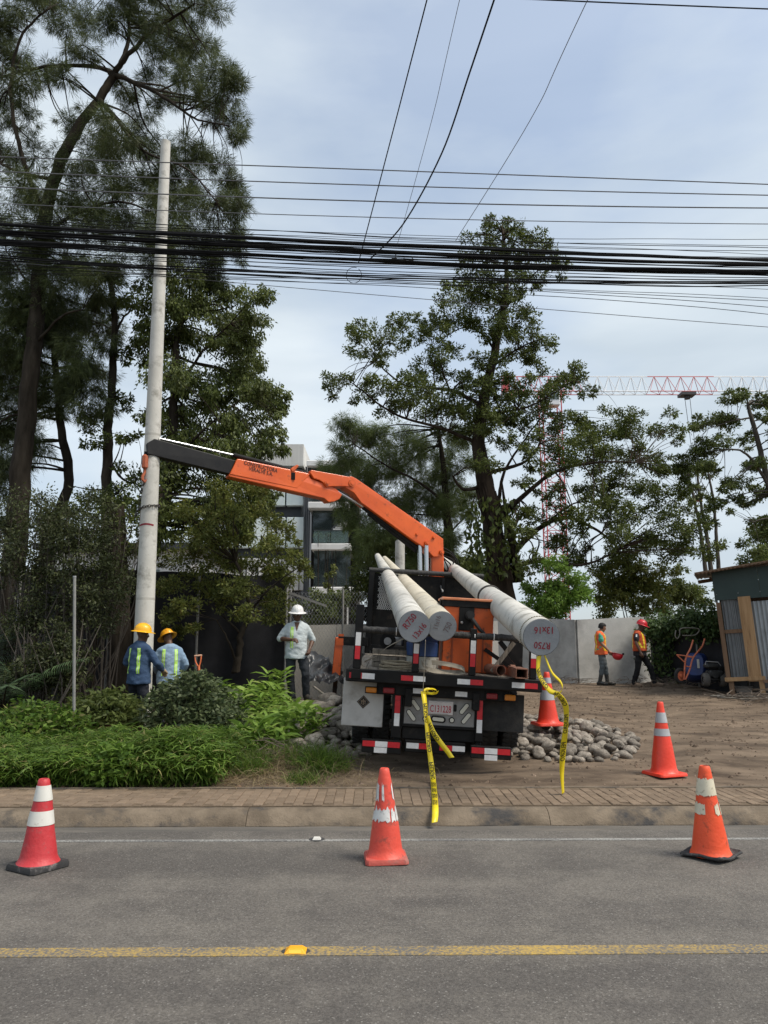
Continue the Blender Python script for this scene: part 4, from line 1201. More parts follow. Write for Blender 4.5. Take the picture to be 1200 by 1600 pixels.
for z in (.03, .11, .20):
    for (c, d) in (((0, -.2, z), (.5, .02, .06)), ((0, .2, z), (.5, .02, .06)), ((-.24, 0, z), (.02, .38, .06)), ((.24, 0, z), (.02, .38, .06))):
        mb = MB(); mb.box(c, d, bev=.003); mb.build('slat', WOODD, wc)
# straps and rope
STRAP = mat('strap_beige', (.30, .26, .20), (.40, .35, .27), scale=14, rough=.85, c3=(.17, .14, .11), scale3=9, lo3=.5, hi3=.7)
def ribbon(mb, pts, w, side, thick=.003):
    """flat band along pts; side(i, t) gives the across direction"""
    vs = []; n = len(pts)
    for i, p in enumerate(pts):
        p = Vector(p); s = Vector(side(i / (n - 1))).normalized() * w / 2
        t = (Vector(pts[min(i + 1, n - 1)]) - Vector(pts[max(i - 1, 0)])).normalized()
        nn = s.cross(t).normalized() * thick / 2
        vs += [p - s - nn, p + s - nn, p + s + nn, p - s + nn]
    fs = []
    for i in range(n - 1):
        for k in range(4): fs.append((i * 4 + k, i * 4 + (k + 1) % 4, (i + 1) * 4 + (k + 1) % 4, (i + 1) * 4 + k))
    fs += [(3, 2, 1, 0), tuple((n - 1) * 4 + k for k in range(4))]
    mb.add(vs, fs)
def smoothpath(pts, n):
    pts = [Vector(p) for p in pts]; out = []
    P_ = [pts[0]] + pts + [pts[-1]]
    segs = len(pts) - 1
    for k in range(n + 1):
        t = k / n * segs; i = min(int(t), segs - 1); u = t - i
        a, b, c, d = P_[i], P_[i + 1], P_[i + 2], P_[i + 3]
        out.append(.5 * ((2 * b) + (c - a) * u + (2 * a - 5 * b + 4 * c - d) * u * u + (3 * b - a - 3 * c + d) * u ** 3))
    return out
mb = MB()
ribbon(mb, smoothpath([tw(-.28, .16, 1.30), tw(-.2, .10, 1.22), tw(.0, .09, 1.20), tw(.2, .09, 1.205), tw(.26, .08, 1.23), tw(.2, .08, 1.27), tw(.0, .12, 1.30), tw(-.15, .2, 1.30)], 40), .09, lambda t: (0, .8, .6))
o = mb.build('lifting_strap', STRAP, None, origin=tw(0, .1, 1.2)); put(o, 'folded beige webbing strap draped on the rear edge of the bed', 'strap')
mb = MB()
ribbon(mb, smoothpath([tw(-1.0, .25, 1.26), tw(-.85, .2, 1.34), tw(-.72, .2, 1.46), tw(-.52, .12, 1.58), tw(-.36, .1, 1.655)], 24), .055, lambda t: (0, 1, -.3 + t * .8))
o = mb.build('ratchet_strap', STRAP, None, origin=tw(-1, .25, 1.2)); put(o, 'tan strap running from the bed up to the rack bar, left', 'strap')
mb = MB()
rp = []
for i in range(150):
    t = i / 149; a = t * 2 * math.pi * 7.3
    rp.append(tw(-.56 + (.20 + .05 * math.sin(a * .37)) * math.cos(a), .22 + .07 * math.sin(a) + .03 * math.sin(a * .7), 1.20 + .012 * (i // 21) + .015 * math.sin(a * 1.3)))
mb.tube(rp, .0105, 5); o = mb.build('rope_coil', ROPE, None, origin=tw(-.56, .22, DECK), smooth=True); put(o, 'untidy coil of tan rope on the bed edge', 'rope')
RUST = mat('rust', (.16, .065, .04), (.30, .15, .10), scale=7, rough=.85, bump=.4)
pt_ = on_deck('steel_tube', 'rusty square steel tube lying on the right of the truck bed', 'tube', .93, .1)
for nm, cc, dd in (('top_plate', (0, .5, .115), (.15, 1.5, .012)), ('bottom_plate', (0, .5, .006), (.15, 1.5, .012)), ('side_plate', (-.069, .5, .06), (.012, 1.5, .096)), ('side_plate', (.069, .5, .06), (.012, 1.5, .096))):
    mb = MB(); mb.box(cc, dd); mb.build(nm, RUST, pt_)
pp = on_deck('steel_pipe', 'rusty round pipe lying on the bed beside the square tube', 'pipe', .72, .15, R(14))
mb = MB(); mb.lathe([(.058, 0), (.066, 0), (.066, 1.4), (.058, 1.4)], 20, (0, 0, .07), Euler((R(-90), 0, 0)).to_matrix(), cap=False); mb.build('pipe_wall', RUST, pp, smooth=True)
tb_ = on_deck('timber_prop', 'splintered timber prop leaning on the right of the truck bed', 'timber', .62, .28, R(-20))
mb = MB(); mb.bar((0, 0, .04), (.26, .1, .42), .05, .05); mb.build('plank', WOODD, tb_)

# ------------------------------------------------------------------ warning tapes
YEL = mat('tape_yellow', (.72, .55, .012), (.80, .63, .02), scale=5, rough=.35, spec=.5)
def tape(label, pts, w, side, n=60, start=.1, rep=.42, tsize=.050, flip=1):
    path = smoothpath(pts, n)
    t = thing('warning_tape', label, 'tape', path[-1])
    mb = MB(); ribbon(mb, path, w, side, .0015); tp = mb.build('strip', YEL, t, 'W', smooth='all')
    L = [0]
    for a, b in zip(path[:-1], path[1:]): L.append(L[-1] + (b - a).length)
    def loc(s):
        s = max(0, min(L[-1] - 1e-4, s))
        i = max(k for k in range(len(L)) if L[k] <= s); i = min(i, len(path) - 2)
        u = (s - L[i]) / (L[i + 1] - L[i]); p = path[i].lerp(path[i + 1], u); tg = (path[i + 1] - path[i]).normalized()
        sd_ = Vector(side((i + u) / n)).normalized(); return p, tg, sd_
    s = start
    while s + .3 < L[-1]:
        for off in (.0042, -.0042):
            mb = MB()
            def fn(a, b, off=off):
                p, tg, sd_ = loc(s + .15 + a)
                return p - sd_ * b * flip + sd_.cross(tg).normalized() * off
            text_on(mb, 'PELIGRO', fn, tsize, .85); mb.build('print', BLK, tp, 'W')
        s += rep
    return t
def sd1(t): 
    a = .25 + .7 * math.sin(t * 7)
    return (math.cos(a), math.sin(a) * .6, .05)
kn = at(661, 1080, 9.62)
tape('long yellow warning tape trailing from the truck rear down to the kerb', [kn, at(664, 1100, 9.55), at(667, 1135, 9.5), at(670, 1165, 9.45), at(674, 1195, 9.42), at(677, 1220, 9.30), at(679, 1242, 8.50), at(680, 1260, 7.92), at(680, 1274, 7.77), at(679, 1285, 7.70)], .062, sd1, 80, .12, .34)
tape('short yellow warning tape end flicking right below the number plate', [at(668, 1120, 9.50), at(676, 1142, 9.42), at(688, 1160, 9.36), at(699, 1174, 9.3), at(706, 1184, 9.26)], .065, lambda t: (math.cos(.9 - t), -.5, .5 + .3 * math.sin(t * 5)), 30, .05, .33)
def knot(c, label, s=1.0):
    mb = MB(); pts = []
    for i in range(40):
        a = 2 * math.pi * i / 13
        pts.append(Vector(c) + Vector((.05 * s * math.cos(a) + .05 * s * i / 40, .02 * math.sin(a * 1.4), .022 * s * math.sin(a))))
    ribbon(mb, pts, .022 * s, lambda t: (0, math.cos(t * 9), math.sin(t * 9) + .3), .002)
    o = mb.build('tape_knot', YEL, None, origin=c); put(o, label, 'tape')
knot(kn + Vector((.06, 0, .0)), 'yellow tape knot tied to the rope below the truck bed edge', 1.3)
pe = pR[1] + Vector((-.02, .05, -.18))
tape('yellow warning tape hanging from the right hand pole down to the pavement', [pe, at(842, 1052, 8.0), at(858, 1078, 8.05), at(873, 1086, 8.12), at(884, 1105, 8.2), at(884, 1135, 8.3), at(880, 1170, 8.42), at(878, 1205, 8.52), at(880, 1240, 8.58)], .064, lambda t: (math.cos(1.0 * math.sin(t * 8)), .7 * math.sin(t * 8), .15 + .5 * (t < .35)), 90, .1, .33)
tape('narrow loose loop of yellow tape beside the hanging tape on the right', [pe + Vector((.06, .06, .02)), at(862, 1050, 8.02), at(876, 1066, 8.06), at(878, 1078, 8.1), at(866, 1090, 8.12)], .03, lambda t: (.4, .3, 1), 40, 9)
mb = MB(); a_ = at(665, 1000, 8.98); mb.tube([a_, kn.lerp(a_, .5) + Vector((.002, 0, 0)), kn], .004, 5)
o = mb.build('thin_rope', mat('rope_white', (.5, .48, .42), rough=.8), None, origin=kn); put(o, 'thin pale cord hanging from the left pole end to the tape knot', 'cord')

# ------------------------------------------------------------------ traffic cones
def cone(label, loc, h, rb, rt, bw, bh, rz, mbody, mbase, bands, lean=(0, 0), curl=0.0, base_round=False, mband=None):
    t = thing('traffic_cone', label, 'traffic cone', loc, (lean[0], lean[1], rz), group='traffic cones round the truck')
    mb = MB()
    n = 14; half = bw / 2
    vs = []
    for lay, (z, k) in enumerate(((0.002, 1.0), (bh * .55, 1.0), (bh, .955))):
        for j in range(n + 1):
            for i in range(n + 1):
                x, y = (2 * i / n - 1), (2 * j / n - 1)
                rr = max(abs(x), abs(y)); e = max(0, rr - .55) / .45
                if abs(x) > .86 and abs(y) > .86:
                    f = .93; 
                else: f = 1
                cz = curl * e * e * (.5 + .5 * noise.noise((x * 1.3 + rz * 3, y * 1.3, loc[0])))
                vs.append((x * half * k * f, y * half * k * f, z + max(0, cz) * 1.6))
    m_ = n + 1; fs = []
    for j in range(n):
        for i in range(n):
            q = (j * m_ + i, j * m_ + i + 1, (j + 1) * m_ + i + 1, (j + 1) * m_ + i)
            fs.append(tuple(q[::-1])); fs.append(tuple(p + 2 * m_ * m_ for p in q))
    ed = [i for i in range(m_)] + [i * m_ + n for i in range(1, m_)] + [n * m_ + i for i in range(n - 1, -1, -1)] + [j * m_ for j in range(n - 1, 0, -1)]
    for l in range(2):
        for a, b in zip(ed, ed[1:] + ed[:1]):
            fs.append((a + l * m_ * m_, b + l * m_ * m_, b + (l + 1) * m_ * m_, a + (l + 1) * m_ * m_))
    mb.add(vs, fs); mb.build('base', mbase, t, smooth=True)
    def rad(z): 
        f = (z - bh) / (h - bh)
        return rb + (rt - rb) * f
    prof = [(rb + .022, bh * .9), (rb + .012, bh + .006)]
    k = 22
    for i in range(1, k + 1):
        z = bh + .012 + (h - bh - .02) * i / k
        prof.append((rad(z), z))
    prof += [(rt - .006, h), (rt - .014, h - .004), (rt - .016, h - .06)]
    mb = MB(); mb.lathe(prof, 36, cap=False)
    mb.v = [(x + .007 * noise.noise((x * 6, y * 6, z * 5 + loc[0] * 7)), y + .007 * noise.noise((x * 6 + 9, y * 6, z * 5)), z) for x, y, z in mb.v]
    mb.build('body', mbody, t, smooth=True)
    for (z0, z1, rag, keep, m2) in bands:
        mb = MB(); n2 = 96
        lo = [z0 + rag * .5 * (noise.noise((math.cos(2 * math.pi * i / n2) * 5 + loc[0] * 3, math.sin(2 * math.pi * i / n2) * 5, z0 * 9)) + .6 * rnd.uniform(-1, 1)) for i in range(n2)]
        hi = [z1 + rag * (noise.noise((math.cos(2 * math.pi * i / n2) * 4 + loc[0] * 3 + 7, math.sin(2 * math.pi * i / n2) * 4, z1 * 9)) + .4 * rnd.uniform(-1, 1)) for i in range(n2)]
        kp = [noise.noise((math.cos(2 * math.pi * i / n2) * 2.6 + loc[0] * 5, math.sin(2 * math.pi * i / n2) * 2.6, z0 * 13)) > keep for i in range(n2)]
        for i in range(n2):
            j = (i + 1) % n2
            if not (kp[i]): continue
            if hi[i] - lo[i] < .012 or hi[j] - lo[j] < .004: continue
            a, b = 2 * math.pi * i / n2, 2 * math.pi * j / n2
            q = []
            nz_ = 4
            for s in range(nz_ + 1):
                for ang, L_, H_ in ((a, lo[i], hi[i]), (b, lo[j], hi[j])):
                    z = L_ + (H_ - L_) * s / nz_
                    r = rad(z) 
                    x, y = r * math.cos(ang), r * math.sin(ang)
                    d_ = (x + .007 * noise.noise((x * 6, y * 6, z * 5 + loc[0] * 7)), y + .007 * noise.noise((x * 6 + 9, y * 6, z * 5)))
                    q.append((d_[0] + .0035 * math.cos(ang), d_[1] + .0035 * math.sin(ang), z))
            mb.add(q, [(2 * s, 2 * s + 1, 2 * s + 3, 2 * s + 2) for s in range(nz_)])
        if mb.v: mb.build('band', m2, t, smooth='all', fix=False)
    return t
def plast(nm, c1, c2, dirt, s3=9, lo=.5, hi=.68, rough=.5): return mat(nm, c1, c2, scale=3, rough=rough, c3=dirt, scale3=s3, lo3=lo, hi3=hi, bump=.25, bscale=30)
C_RED = plast('cone_red', (.46, .026, .032), (.54, .04, .045), (.34, .09, .085), 22, .56, .78)
C_ORR = plast('cone_orange_red', (.64, .065, .038), (.72, .085, .05), (.25, .06, .04), 11, .56, .72)
C_ORG = plast('cone_orange', (.76, .075, .020), (.84, .10, .026), (.30, .05, .02), 12, .57, .70)
C_ORN = plast('cone_orange_new', (.76, .05, .022), (.82, .065, .03), (.45, .06, .03), 6, .6, .8, .4)
C_BASEK = plast('cone_base_black', (.018, .018, .018), (.04, .038, .037), (.15, .135, .13), 10, .56, .70, .8)
C_BASER = plast('cone_base_red', (.44, .07, .05), (.52, .10, .075), (.30, .16, .13), 7, .5, .7, .7)
C_WH = mat('band_white', (.60, .58, .52), (.70, .68, .62), scale=6, rough=.45, c3=(.40, .36, .30), scale3=16, lo3=.6, hi3=.76)
C_WT = mat('band_torn', (.55, .54, .52), (.68, .67, .64), scale=10, rough=.4, c3=(.35, .33, .31), scale3=30, lo3=.55, hi3=.7)
C_CR = mat('band_cream', (.58, .52, .38), (.68, .62, .47), scale=6, rough=.5, c3=(.30, .25, .16), scale3=28, lo3=.58, hi3=.68)
C_GR = mat('band_grey', (.36, .37, .38), (.44, .45, .46), scale=8, rough=.35, c3=(.5, .5, .5), scale3=6)
c_ = at(55, 1357, 6.40)
cone('red cone with two clean white bands and black base, leftmost on the road', (c_.x + .02, 6.40, .004), .665, .145, .042, .345, .045, R(-31), C_RED, C_BASEK, [(.505, .618, 0, -9, C_WH), (.325, .43, 0, -9, C_WH)])
c_ = at(603, 1338, 6.62)
cone('scuffed orange red cone with torn white bands on red base, middle of the road', (c_.x, 6.62, .004), .715, .145, .038, .345, .04, R(4), C_ORR, C_BASER, [(.47, .60, .035, -.10, C_WT), (.315, .405, .03, -.35, C_WT)], lean=(0, R(-1)))
c_ = at(1111, 1331, 6.72)
cone('battered orange cone with cracked cream band on curled black base, right on road', (c_.x, 6.72, .004), .72, .152, .042, .37, .022, R(38), C_ORG, C_BASEK, [(.49, .625, .014, -.62, C_CR), (.345, .43, .02, -.02, C_CR)], lean=(0, R(-1)), curl=.028)
p_ = (at(1038, 1207, 9.72).x, 9.72); 
cone('bright orange cone with two grey reflective bands standing on the dirt drive', (p_[0], p_[1], gh(*p_) + .004), .86, .155, .035, .40, .035, R(20), C_ORN, C_ORN, [(.615, .735, 0, -9, C_GR), (.46, .545, 0, -9, C_GR)])

# ------------------------------------------------------------------ road studs
sx = at(462, 1487, 4.72).x
rs = thing('road_stud', 'yellow raised road stud on the worn centre line', 'road stud', (sx, 4.72, .004))
STY = mat('stud_yellow', (.80, .36, .010), (.86, .42, .02), scale=9, rough=.4)
mb = MB()
mb.add([(-.062, -.05, .001), (.062, -.05, .001), (.062, .05, .001), (-.062, .05, .001), (-.040, -.028, .022), (.040, -.028, .022), (.034, .03, .022), (-.034, .03, .022)], [(3, 2, 1, 0), (4, 5, 6, 7), (0, 1, 5, 4), (1, 2, 6, 5), (2, 3, 7, 6), (3, 0, 4, 7)])
st = mb.build('housing', STY, rs); bv = st.modifiers.new('bevel', 'BEVEL'); bv.width = .003; bv.segments = 2
mb = MB(); mb.lathe([(.0, 0.0006), (.075, .0006), (.082, .0016), (.08, .001)], 28, cap=False); mb.v = [(x, y * .62, z) for x, y, z in mb.v]; mb.build('adhesive', mat('bitumen', (.03, .03, .032), (.055, .053, .05), scale=20, rough=.7), rs)
mb = MB(); mb.add([(-.036, -.0475, .0055), (.036, -.0475, .0055), (.034, -.0345, .0178), (-.034, -.0345, .0178)], [(0, 1, 2, 3)]); mb.build('lens', mat('stud_lens', (.85, .50, .06), rough=.25), rs)
p_ = at(495, 1311, 7.3)
rs2 = thing('road_stud', 'small white road stud on the edge line', 'road stud', (p_.x, 7.3 , .005))
mb = MB(); mb.box((0, 0, .009), (.075, .06, .018), taper=.7); mb.build('housing', C_WH, rs2)
mb = MB(); mb.lathe([(.0, 0.0003), (.07, .0003), (.072, .001)], 20, cap=False); mb.build('adhesive', MATS['bitumen'], rs2)

# ------------------------------------------------------------------ river stones heaped beside the truck
ROCK = mat('river_stone', (.18, .152, .122), (.34, .30, .25), scale=2.2, rough=.85, bump=.45, bscale=18, rand=.42, c3=(.085, .075, .066), scale3=3.5, lo3=.55, hi3=.72, spec=.25)
rocks = []
for k in range(9):
    bm = bmesh.new(); bmesh.ops.create_icosphere(bm, subdivisions=3, radius=1)
    for v in bm.verts:
        n_ = v.co.normalized()
        r = 1 + .26 * noise.noise(n_ * 1.1 + Vector((k * 7, 0, 0))) + .09 * noise.noise(n_ * 2.6 + Vector((k * 3, 5, 0))) + .02 * noise.noise(n_ * 7 + Vector((k, 5, 0)))
        v.co = n_ * r
    me = bpy.data.meshes.new('stone'); bm.to_mesh(me); bm.free(); me.materials.append(ROCK)
    me.polygons.foreach_set('use_smooth', [True] * len(me.polygons)); rocks.append(me)
def heap(label, base, spots):
    t = thing('stone_heap', label, 'stones', base)
    for (x, y, z, s) in spots:
        o = link('stone', rnd.choice(rocks), t, (x - base[0], y - base[1], z - base[2]), (rnd.uniform(-.4, .4), rnd.uniform(-.4, .4), rnd.uniform(0, 6.3)))
        o.scale = (s * rnd.uniform(.95, 1.3), s * rnd.uniform(.8, 1.05), s * rnd.uniform(.58, .82))
def fill_heap(rect, hfun, smin, smax, tries, seed, limit):
    rr = random.Random(seed); out = []
    for _ in range(tries):
        x, y = rr.uniform(rect[0], rect[1]), rr.uniform(rect[2], rect[3])
        H = hfun(x, y)
        if H is None: continue
        s = rr.uniform(smin, smax) ** 1.0
        s = smin + (smax - smin) * rr.random() ** 1.7
        z = gh(x, y) + s * .22 + rr.random() * H
        ok = True
        for (a, b, c, q) in out:
            if (a - x) ** 2 + (b - y) ** 2 + ((c - z) * 1.25) ** 2 < (.74 * (s + q)) ** 2: ok = False; break
        if ok: out.append((x, y, z, s))
        if len(out) >= limit: break
    return out
def hl(x, y):       # left: between garden and truck
    d = ((x + .78) / .85) ** 2 + ((y - 12.3) / 2.0) ** 2
    return .34 * (1 - d) if d < 1 else None
def hr(x, y):       # right: a bank running back from behind the tail
    d = ((x - 2.55 - .10 * (y - 12)) / 1.25) ** 2 + ((y - 12.1) / 1.75) ** 2
    return .16 * (1 - d) + .015 if d < 1 else None
heap('heap of rounded grey river stones between the garden and the truck', (-.8, 11.6, gh(-.8, 11.6)), fill_heap((-1.7, .15, 10.2, 14.6), hl, .065, .20, 15000, 3, 260))
heap('bank of rounded grey river stones on the right beside the truck', (2.5, 11.5, gh(2.5, 11.5)), fill_heap((.9, 4.2, 10.3, 14.0), hr, .05, .115, 22000, 5, 299))
def hu(x, y): return .03
heap('scattered river stones in the gloom under the truck', (.7, 11.5, gh(.7, 11.5)), fill_heap((-.3, 1.6, 11.9, 14.5), hu, .08, .17, 400, 8, 40))
p_ = (at(856, 1116, 11.6).x, 11.6)
cone('plain red cone with grey bands perched on the river stones behind tape', (p_[0], p_[1], gh(*p_) + .24), .76, .155, .04, .42, .04, R(8), C_ORN, C_ORN, [(.36, .50, 0, -9, C_GR), (.6, .68, 0, -9, C_GR)])
# ------------------------------------------------------------------ people
SKIN = mat('skin', (.085, .042, .026), (.12, .062, .038), scale=8, rough=.5, spec=.4)
SKIN2 = mat('skin_light', (.26, .14, .09), (.32, .18, .115), scale=8, rough=.5, spec=.4)
HAIR = mat('hair', (.006, .005, .0045), (.012, .010, .008), scale=60, rough=.75)
EYE = mat('eye', (.5, .48, .45), rough=.2)
LIME = mat('reflect_lime', (.46, .80, .10), (.55, .88, .16), scale=6, rough=.35)
SILV = mat('reflect_silver', (.62, .64, .62), rough=.3)
def fabric(nm, c1, c2, s=3.0): return mat(nm, c1, c2, scale=s, rough=.9, bump=.5, bscale=26, spec=.15, detail=8)
def ring(c, rx, ry, n=20, fwd=None, tilt=None):
    out = []
    for k in range(n):
        a = 2 * math.pi * k / n
        p = Vector((rx * math.cos(a), ry * math.sin(a), 0))
        if tilt is not None: p = tilt @ p
        out.append(Vector(c) + p)
    return out
BASE = dict(ankleL=(.10, .02, .09), ankleR=(-.10, .02, .09), kneeL=(.105, -.015, .49), kneeR=(-.105, -.015, .49), hipL=(.095, 0, .92), hipR=(-.095, 0, .92),
            pelvis=(0, 0, .97), waist=(0, 0, 1.10), chest=(0, .005, 1.30), neck=(0, .015, 1.475), shoulderL=(.178, .015, 1.405), shoulderR=(-.178, .015, 1.405),
            elbowL=(.255, .04, 1.14), elbowR=(-.255, .04, 1.14), wristL=(.27, -.03, .90), wristR=(-.27, -.03, .90), toeL=(.12, -.17, .03), toeR=(-.12, -.17, .03), handL=None, handR=None)
def tube_between(mb, pts, n=14):
    """tapering limb through (point, radius) stations"""
    ps = [Vector(p) for p, r in pts]; rs = [r for p, r in pts]
    fine_p, fine_r = [], []
    for i in range(len(ps) - 1):
        for k in range(4):
            u = k / 4; fine_p.append(ps[i].lerp(ps[i + 1], u)); s = u * u * (3 - 2 * u); fine_r.append(rs[i] + (rs[i + 1] - rs[i]) * s)
    fine_p.append(ps[-1]); fine_r.append(rs[-1])
    mb.tube(fine_p, fine_r, n, round_ends=True)
def torso(mb, J, grow=0.0, z0=None, belly=0.0, bottom=None, flat=1.0):
    pl, wa, ch, nk = (Vector(J[k]) for k in ('pelvis', 'waist', 'chest', 'neck'))
    sh = (Vector(J['shoulderL']) + Vector(J['shoulderR'])) / 2
    tw_ = (Vector(J['shoulderL']) - Vector(J['shoulderR'])); ang = math.atan2(tw_.y, tw_.x)
    tw0 = (Vector(J['hipL']) - Vector(J['hipR'])); ang0 = math.atan2(tw0.y, tw0.x)
    st = [(pl + Vector((0, 0, -.10)), .150, .110, 0), (pl, .168, .122, .1), (wa, .158 + belly * .3, .112 + belly, .3), (wa.lerp(ch, .5), .168 + belly * .2, .118 + belly * .6, .6), (ch, .182, .122, .8),
          (ch.lerp(sh, .65), .186, .108, 1), (sh + Vector((0, 0, .0)), .178, .085, 1), (sh + Vector((0, 0, .03)), .150, .076, 1), (sh + Vector((0, 0, .052)), .105, .068, 1), (nk + Vector((0, 0, .02)), .058, .060, 1)]
    if bottom is not None: st = [(pl + Vector((0, 0, bottom)), .192, .150, 0), (pl + Vector((0, 0, max(bottom + .06, -.02))), .184, .142, .1)] + [s for s in st if s[0].z > pl.z + max(bottom + .06, -.02) + .03]
    rings = []
    for c, rx, ry, k in st:
        a = ang0 + (ang - ang0) * k
        g = grow * (1 if rx > .07 else .5)
        rings.append([Vector(c) + Matrix.Rotation(a, 3, 'Z') @ Vector(((rx + g) * math.cos(q), (ry + g) * flat * math.sin(q), 0)) for q in [2 * math.pi * i / 24 for i in range(24)]])
    mb.loft(rings)
def hand(mb, w, d, palm_n, curl, side, glove=0.0):
    """palm and five fingers from wrist w along direction d, palm facing palm_n"""
    d = Vector(d).normalized(); pn = Vector(palm_n); pn = (pn - d * pn.dot(d)).normalized(); ac = d.cross(pn) * side
    w = Vector(w)
    g = glove
    mb.tube([w, w + d * .035, w + d * .085], [.030 + g, .036 + g, .038 + g], 10, round_ends=True)
    for s in (-1, 1): mb.tube([w + d * .03 + ac * .018 * s, w + d * .085 + ac * .024 * s], [.019 + g, .018 + g], 8, round_ends=True)
    for i, (off, L) in enumerate(((-.033, .062), (-.011, .075), (.011, .071), (.032, .056))):
        p = w + d * .088 + ac * off
        dd = d.copy(); pts = [p - d * .02, p]
        for k in range(3):
            dd = (Matrix.Rotation(0, 3, 'Z') @ (dd * math.cos(curl) + pn * math.sin(curl))).normalized()
            pn2 = pn
            pts.append(pts[-1] + dd * L * (.42, .33, .25)[k])
        mb.tube(pts, [.0105 + g] * 3 + [.0095 + g, .0085 + g], 8, round_ends=True)
    t0 = w + d * .03 - ac * .032
    td = (d * .75 - ac * .6 + pn * .45).normalized()
    mb.tube([t0, t0 + td * .035, t0 + td * .035 + (td + d * .6).normalized() * .03], [.014 + g, .012 + g, .010 + g], 8, round_ends=True)
def head(mb, c, rot, hf=1.0):
    """skull, jaw, nose, ears; faces -Y before rot"""
    def T(p): return Vector(c) + rot @ Vector(p)
    prof = [(-.112, .022, .028, -.045), (-.100, .040, .046, -.038), (-.080, .052, .060, -.026), (-.050, .062, .074, -.014), (-.015, .070, .086, -.004), (.02, .074, .093, .004), (.055, .074, .094, .006), (.085, .062, .08, .008), (.105, .042, .055, .008), (.116, .016, .02, .008)]
    mb.loft([[T((rx * math.cos(q), ry * math.sin(q) + yo, z)) for q in [2 * math.pi * i / 24 for i in range(24)]] for z, rx, ry, yo in prof])
    mb.tube([T((0, -.088, .012)), T((0, -.104, -.018)), T((0, -.094, -.034))], [.009, .016, .012], 8, round_ends=True)
    mb.tube([T((-.03, -.078, .018)), T((.03, -.078, .018))], [.011, .011], 8, round_ends=True)
    mb.tube([T((-.02, -.078, -.060)), T((.02, -.078, -.060))], [.0095, .0095], 8, round_ends=True)
    mb.ball(T((0, -.066, -.094)), .022, 10, 8)
    for s in (-1, 1): mb.ball(T((s * .074, .006, -.004)), .026, 10, 8, (.35, .7, 1.15), rot)
def wrinkle(me, amp, seed, f=1.0):
    co = np.empty(len(me.vertices) * 3, dtype=np.float32); me.vertices.foreach_get('co', co); co = co.reshape(-1, 3)
    no = np.empty(len(me.vertices) * 3, dtype=np.float32); me.vertices.foreach_get('normal', no); no = no.reshape(-1, 3)
    d = np.array([amp * (noise.noise((p[0] * 7 * f + seed, p[1] * 7 * f, p[2] * 13 * f)) + .5 * noise.noise((p[0] * 17 * f, p[1] * 17 * f + seed, p[2] * 24 * f))) for p in co], dtype=np.float32)
    me.vertices.foreach_set('co', (co + no * d[:, None]).ravel()); me.update()
def skin_part(name, mb, voxel, m, parent, sm=4, wr=0.0, seed=0):
    me = evald(mb, voxel, sm); me.name = name
    me.materials.clear(); me.materials.append(m)
    if wr: wrinkle(me, wr, seed)
    me.polygons.foreach_set('use_smooth', [True] * len(me.polygons))
    return link(name, me, parent)
def on_surface(parent_obj, name, m, path, w, lift, toward, parent, vee=False):
    """tape conforming to a garment: each path point is cast onto the garment along 'toward'"""
    me = parent_obj.data
    bv = BVHTree.FromPolygons([v.co.copy() for v in me.vertices], [tuple(p.vertices) for p in me.polygons])
    pts = smoothpath(path, 40); tw_ = Vector(toward).normalized(); rows = []
    side = None
    for i, p in enumerate(pts):
        t = (pts[min(i + 1, 40)] - pts[max(i - 1, 0)]).normalized(); sd_ = t.cross(tw_).normalized()
        row = []
        for k in (-1, -.33, .33, 1):
            o = p + sd_ * w / 2 * k * (i / 40 if vee else 1) - tw_ * .8
            h = bv.ray_cast(o, tw_)
            row.append((h[0] + h[1] * lift if h[1].dot(tw_) < 0 else h[0] - h[1] * lift) if h[0] is not None else None)
        rows.append(row)
    mb = MB()
    for a, b in zip(rows[:-1], rows[1:]):
        for k in range(3):
            q = [a[k], a[k + 1], b[k + 1], b[k]]
            if all(x is not None for x in q) and max((q[i] - q[(i + 1) % 4]).length for i in range(4)) < .08: mb.add(q, [(0, 1, 2, 3)])
    if mb.v: return mb.build(name, m, parent, smooth='all', fix=False)
def hard_hat(c, rot, m, parent, kind='brim'):
    mb = MB(); rt = rot
    def T(p): return Vector(c) + rt @ Vector(p)
    prof = []
    n = 32
    rings = []
    for z, r in ((.0, 1.0), (.03, .99), (.06, .93), (.085, .82), (.105, .66), (.12, .45), (.128, .2), (.13, .03)):
        rg = []
        for q in [2 * math.pi * i / n for i in range(n)]:
            rr = r * (1.0 + (.035 if abs(math.cos(q)) < .25 and r > .2 else 0))
            rg.append(T((.112 * rr * math.cos(q), .137 * rr * math.sin(q), z)))
        rings.append(rg)
    mb.loft(rings, cap=False)
    hat = mb.build('hard_hat', m, parent, smooth=True)
    mb = MB(); rings = []
    def ext(q):
        fr = max(0, -math.sin(q))
        return (.052 + .02 * fr) if kind == 'brim' else (.012 + .07 * max(0, fr - .25) / .75)
    for k, dz in ((0, .004), (.5, .0), (1, -.012), (1, -.017), (.5, -.006), (0, -.004)):
        rings.append([T(((.110 + ext(q) * k) * math.cos(q), (.135 + ext(q) * k) * math.sin(q), dz)) for q in [2 * math.pi * i / n for i in range(n)]])
    mb.loft(rings, cap=False); mb.build('brim', m, hat, smooth=True)
    mb = MB()
    for x, w in ((0, .02), (-.042, .011), (.042, .011)):
        pts = []
        for k in range(11):
            a = math.pi * (.14 + .72 * k / 10)
            pts.append(T((x, -.132 * math.cos(a), .012 + .118 * math.sin(a) * (1 - abs(x) * 2.2))))
        mb.tube(pts, w * .55, 6, round_ends=True)
    mb.build('crown_ridge', m, hat, smooth=True)
    return hat
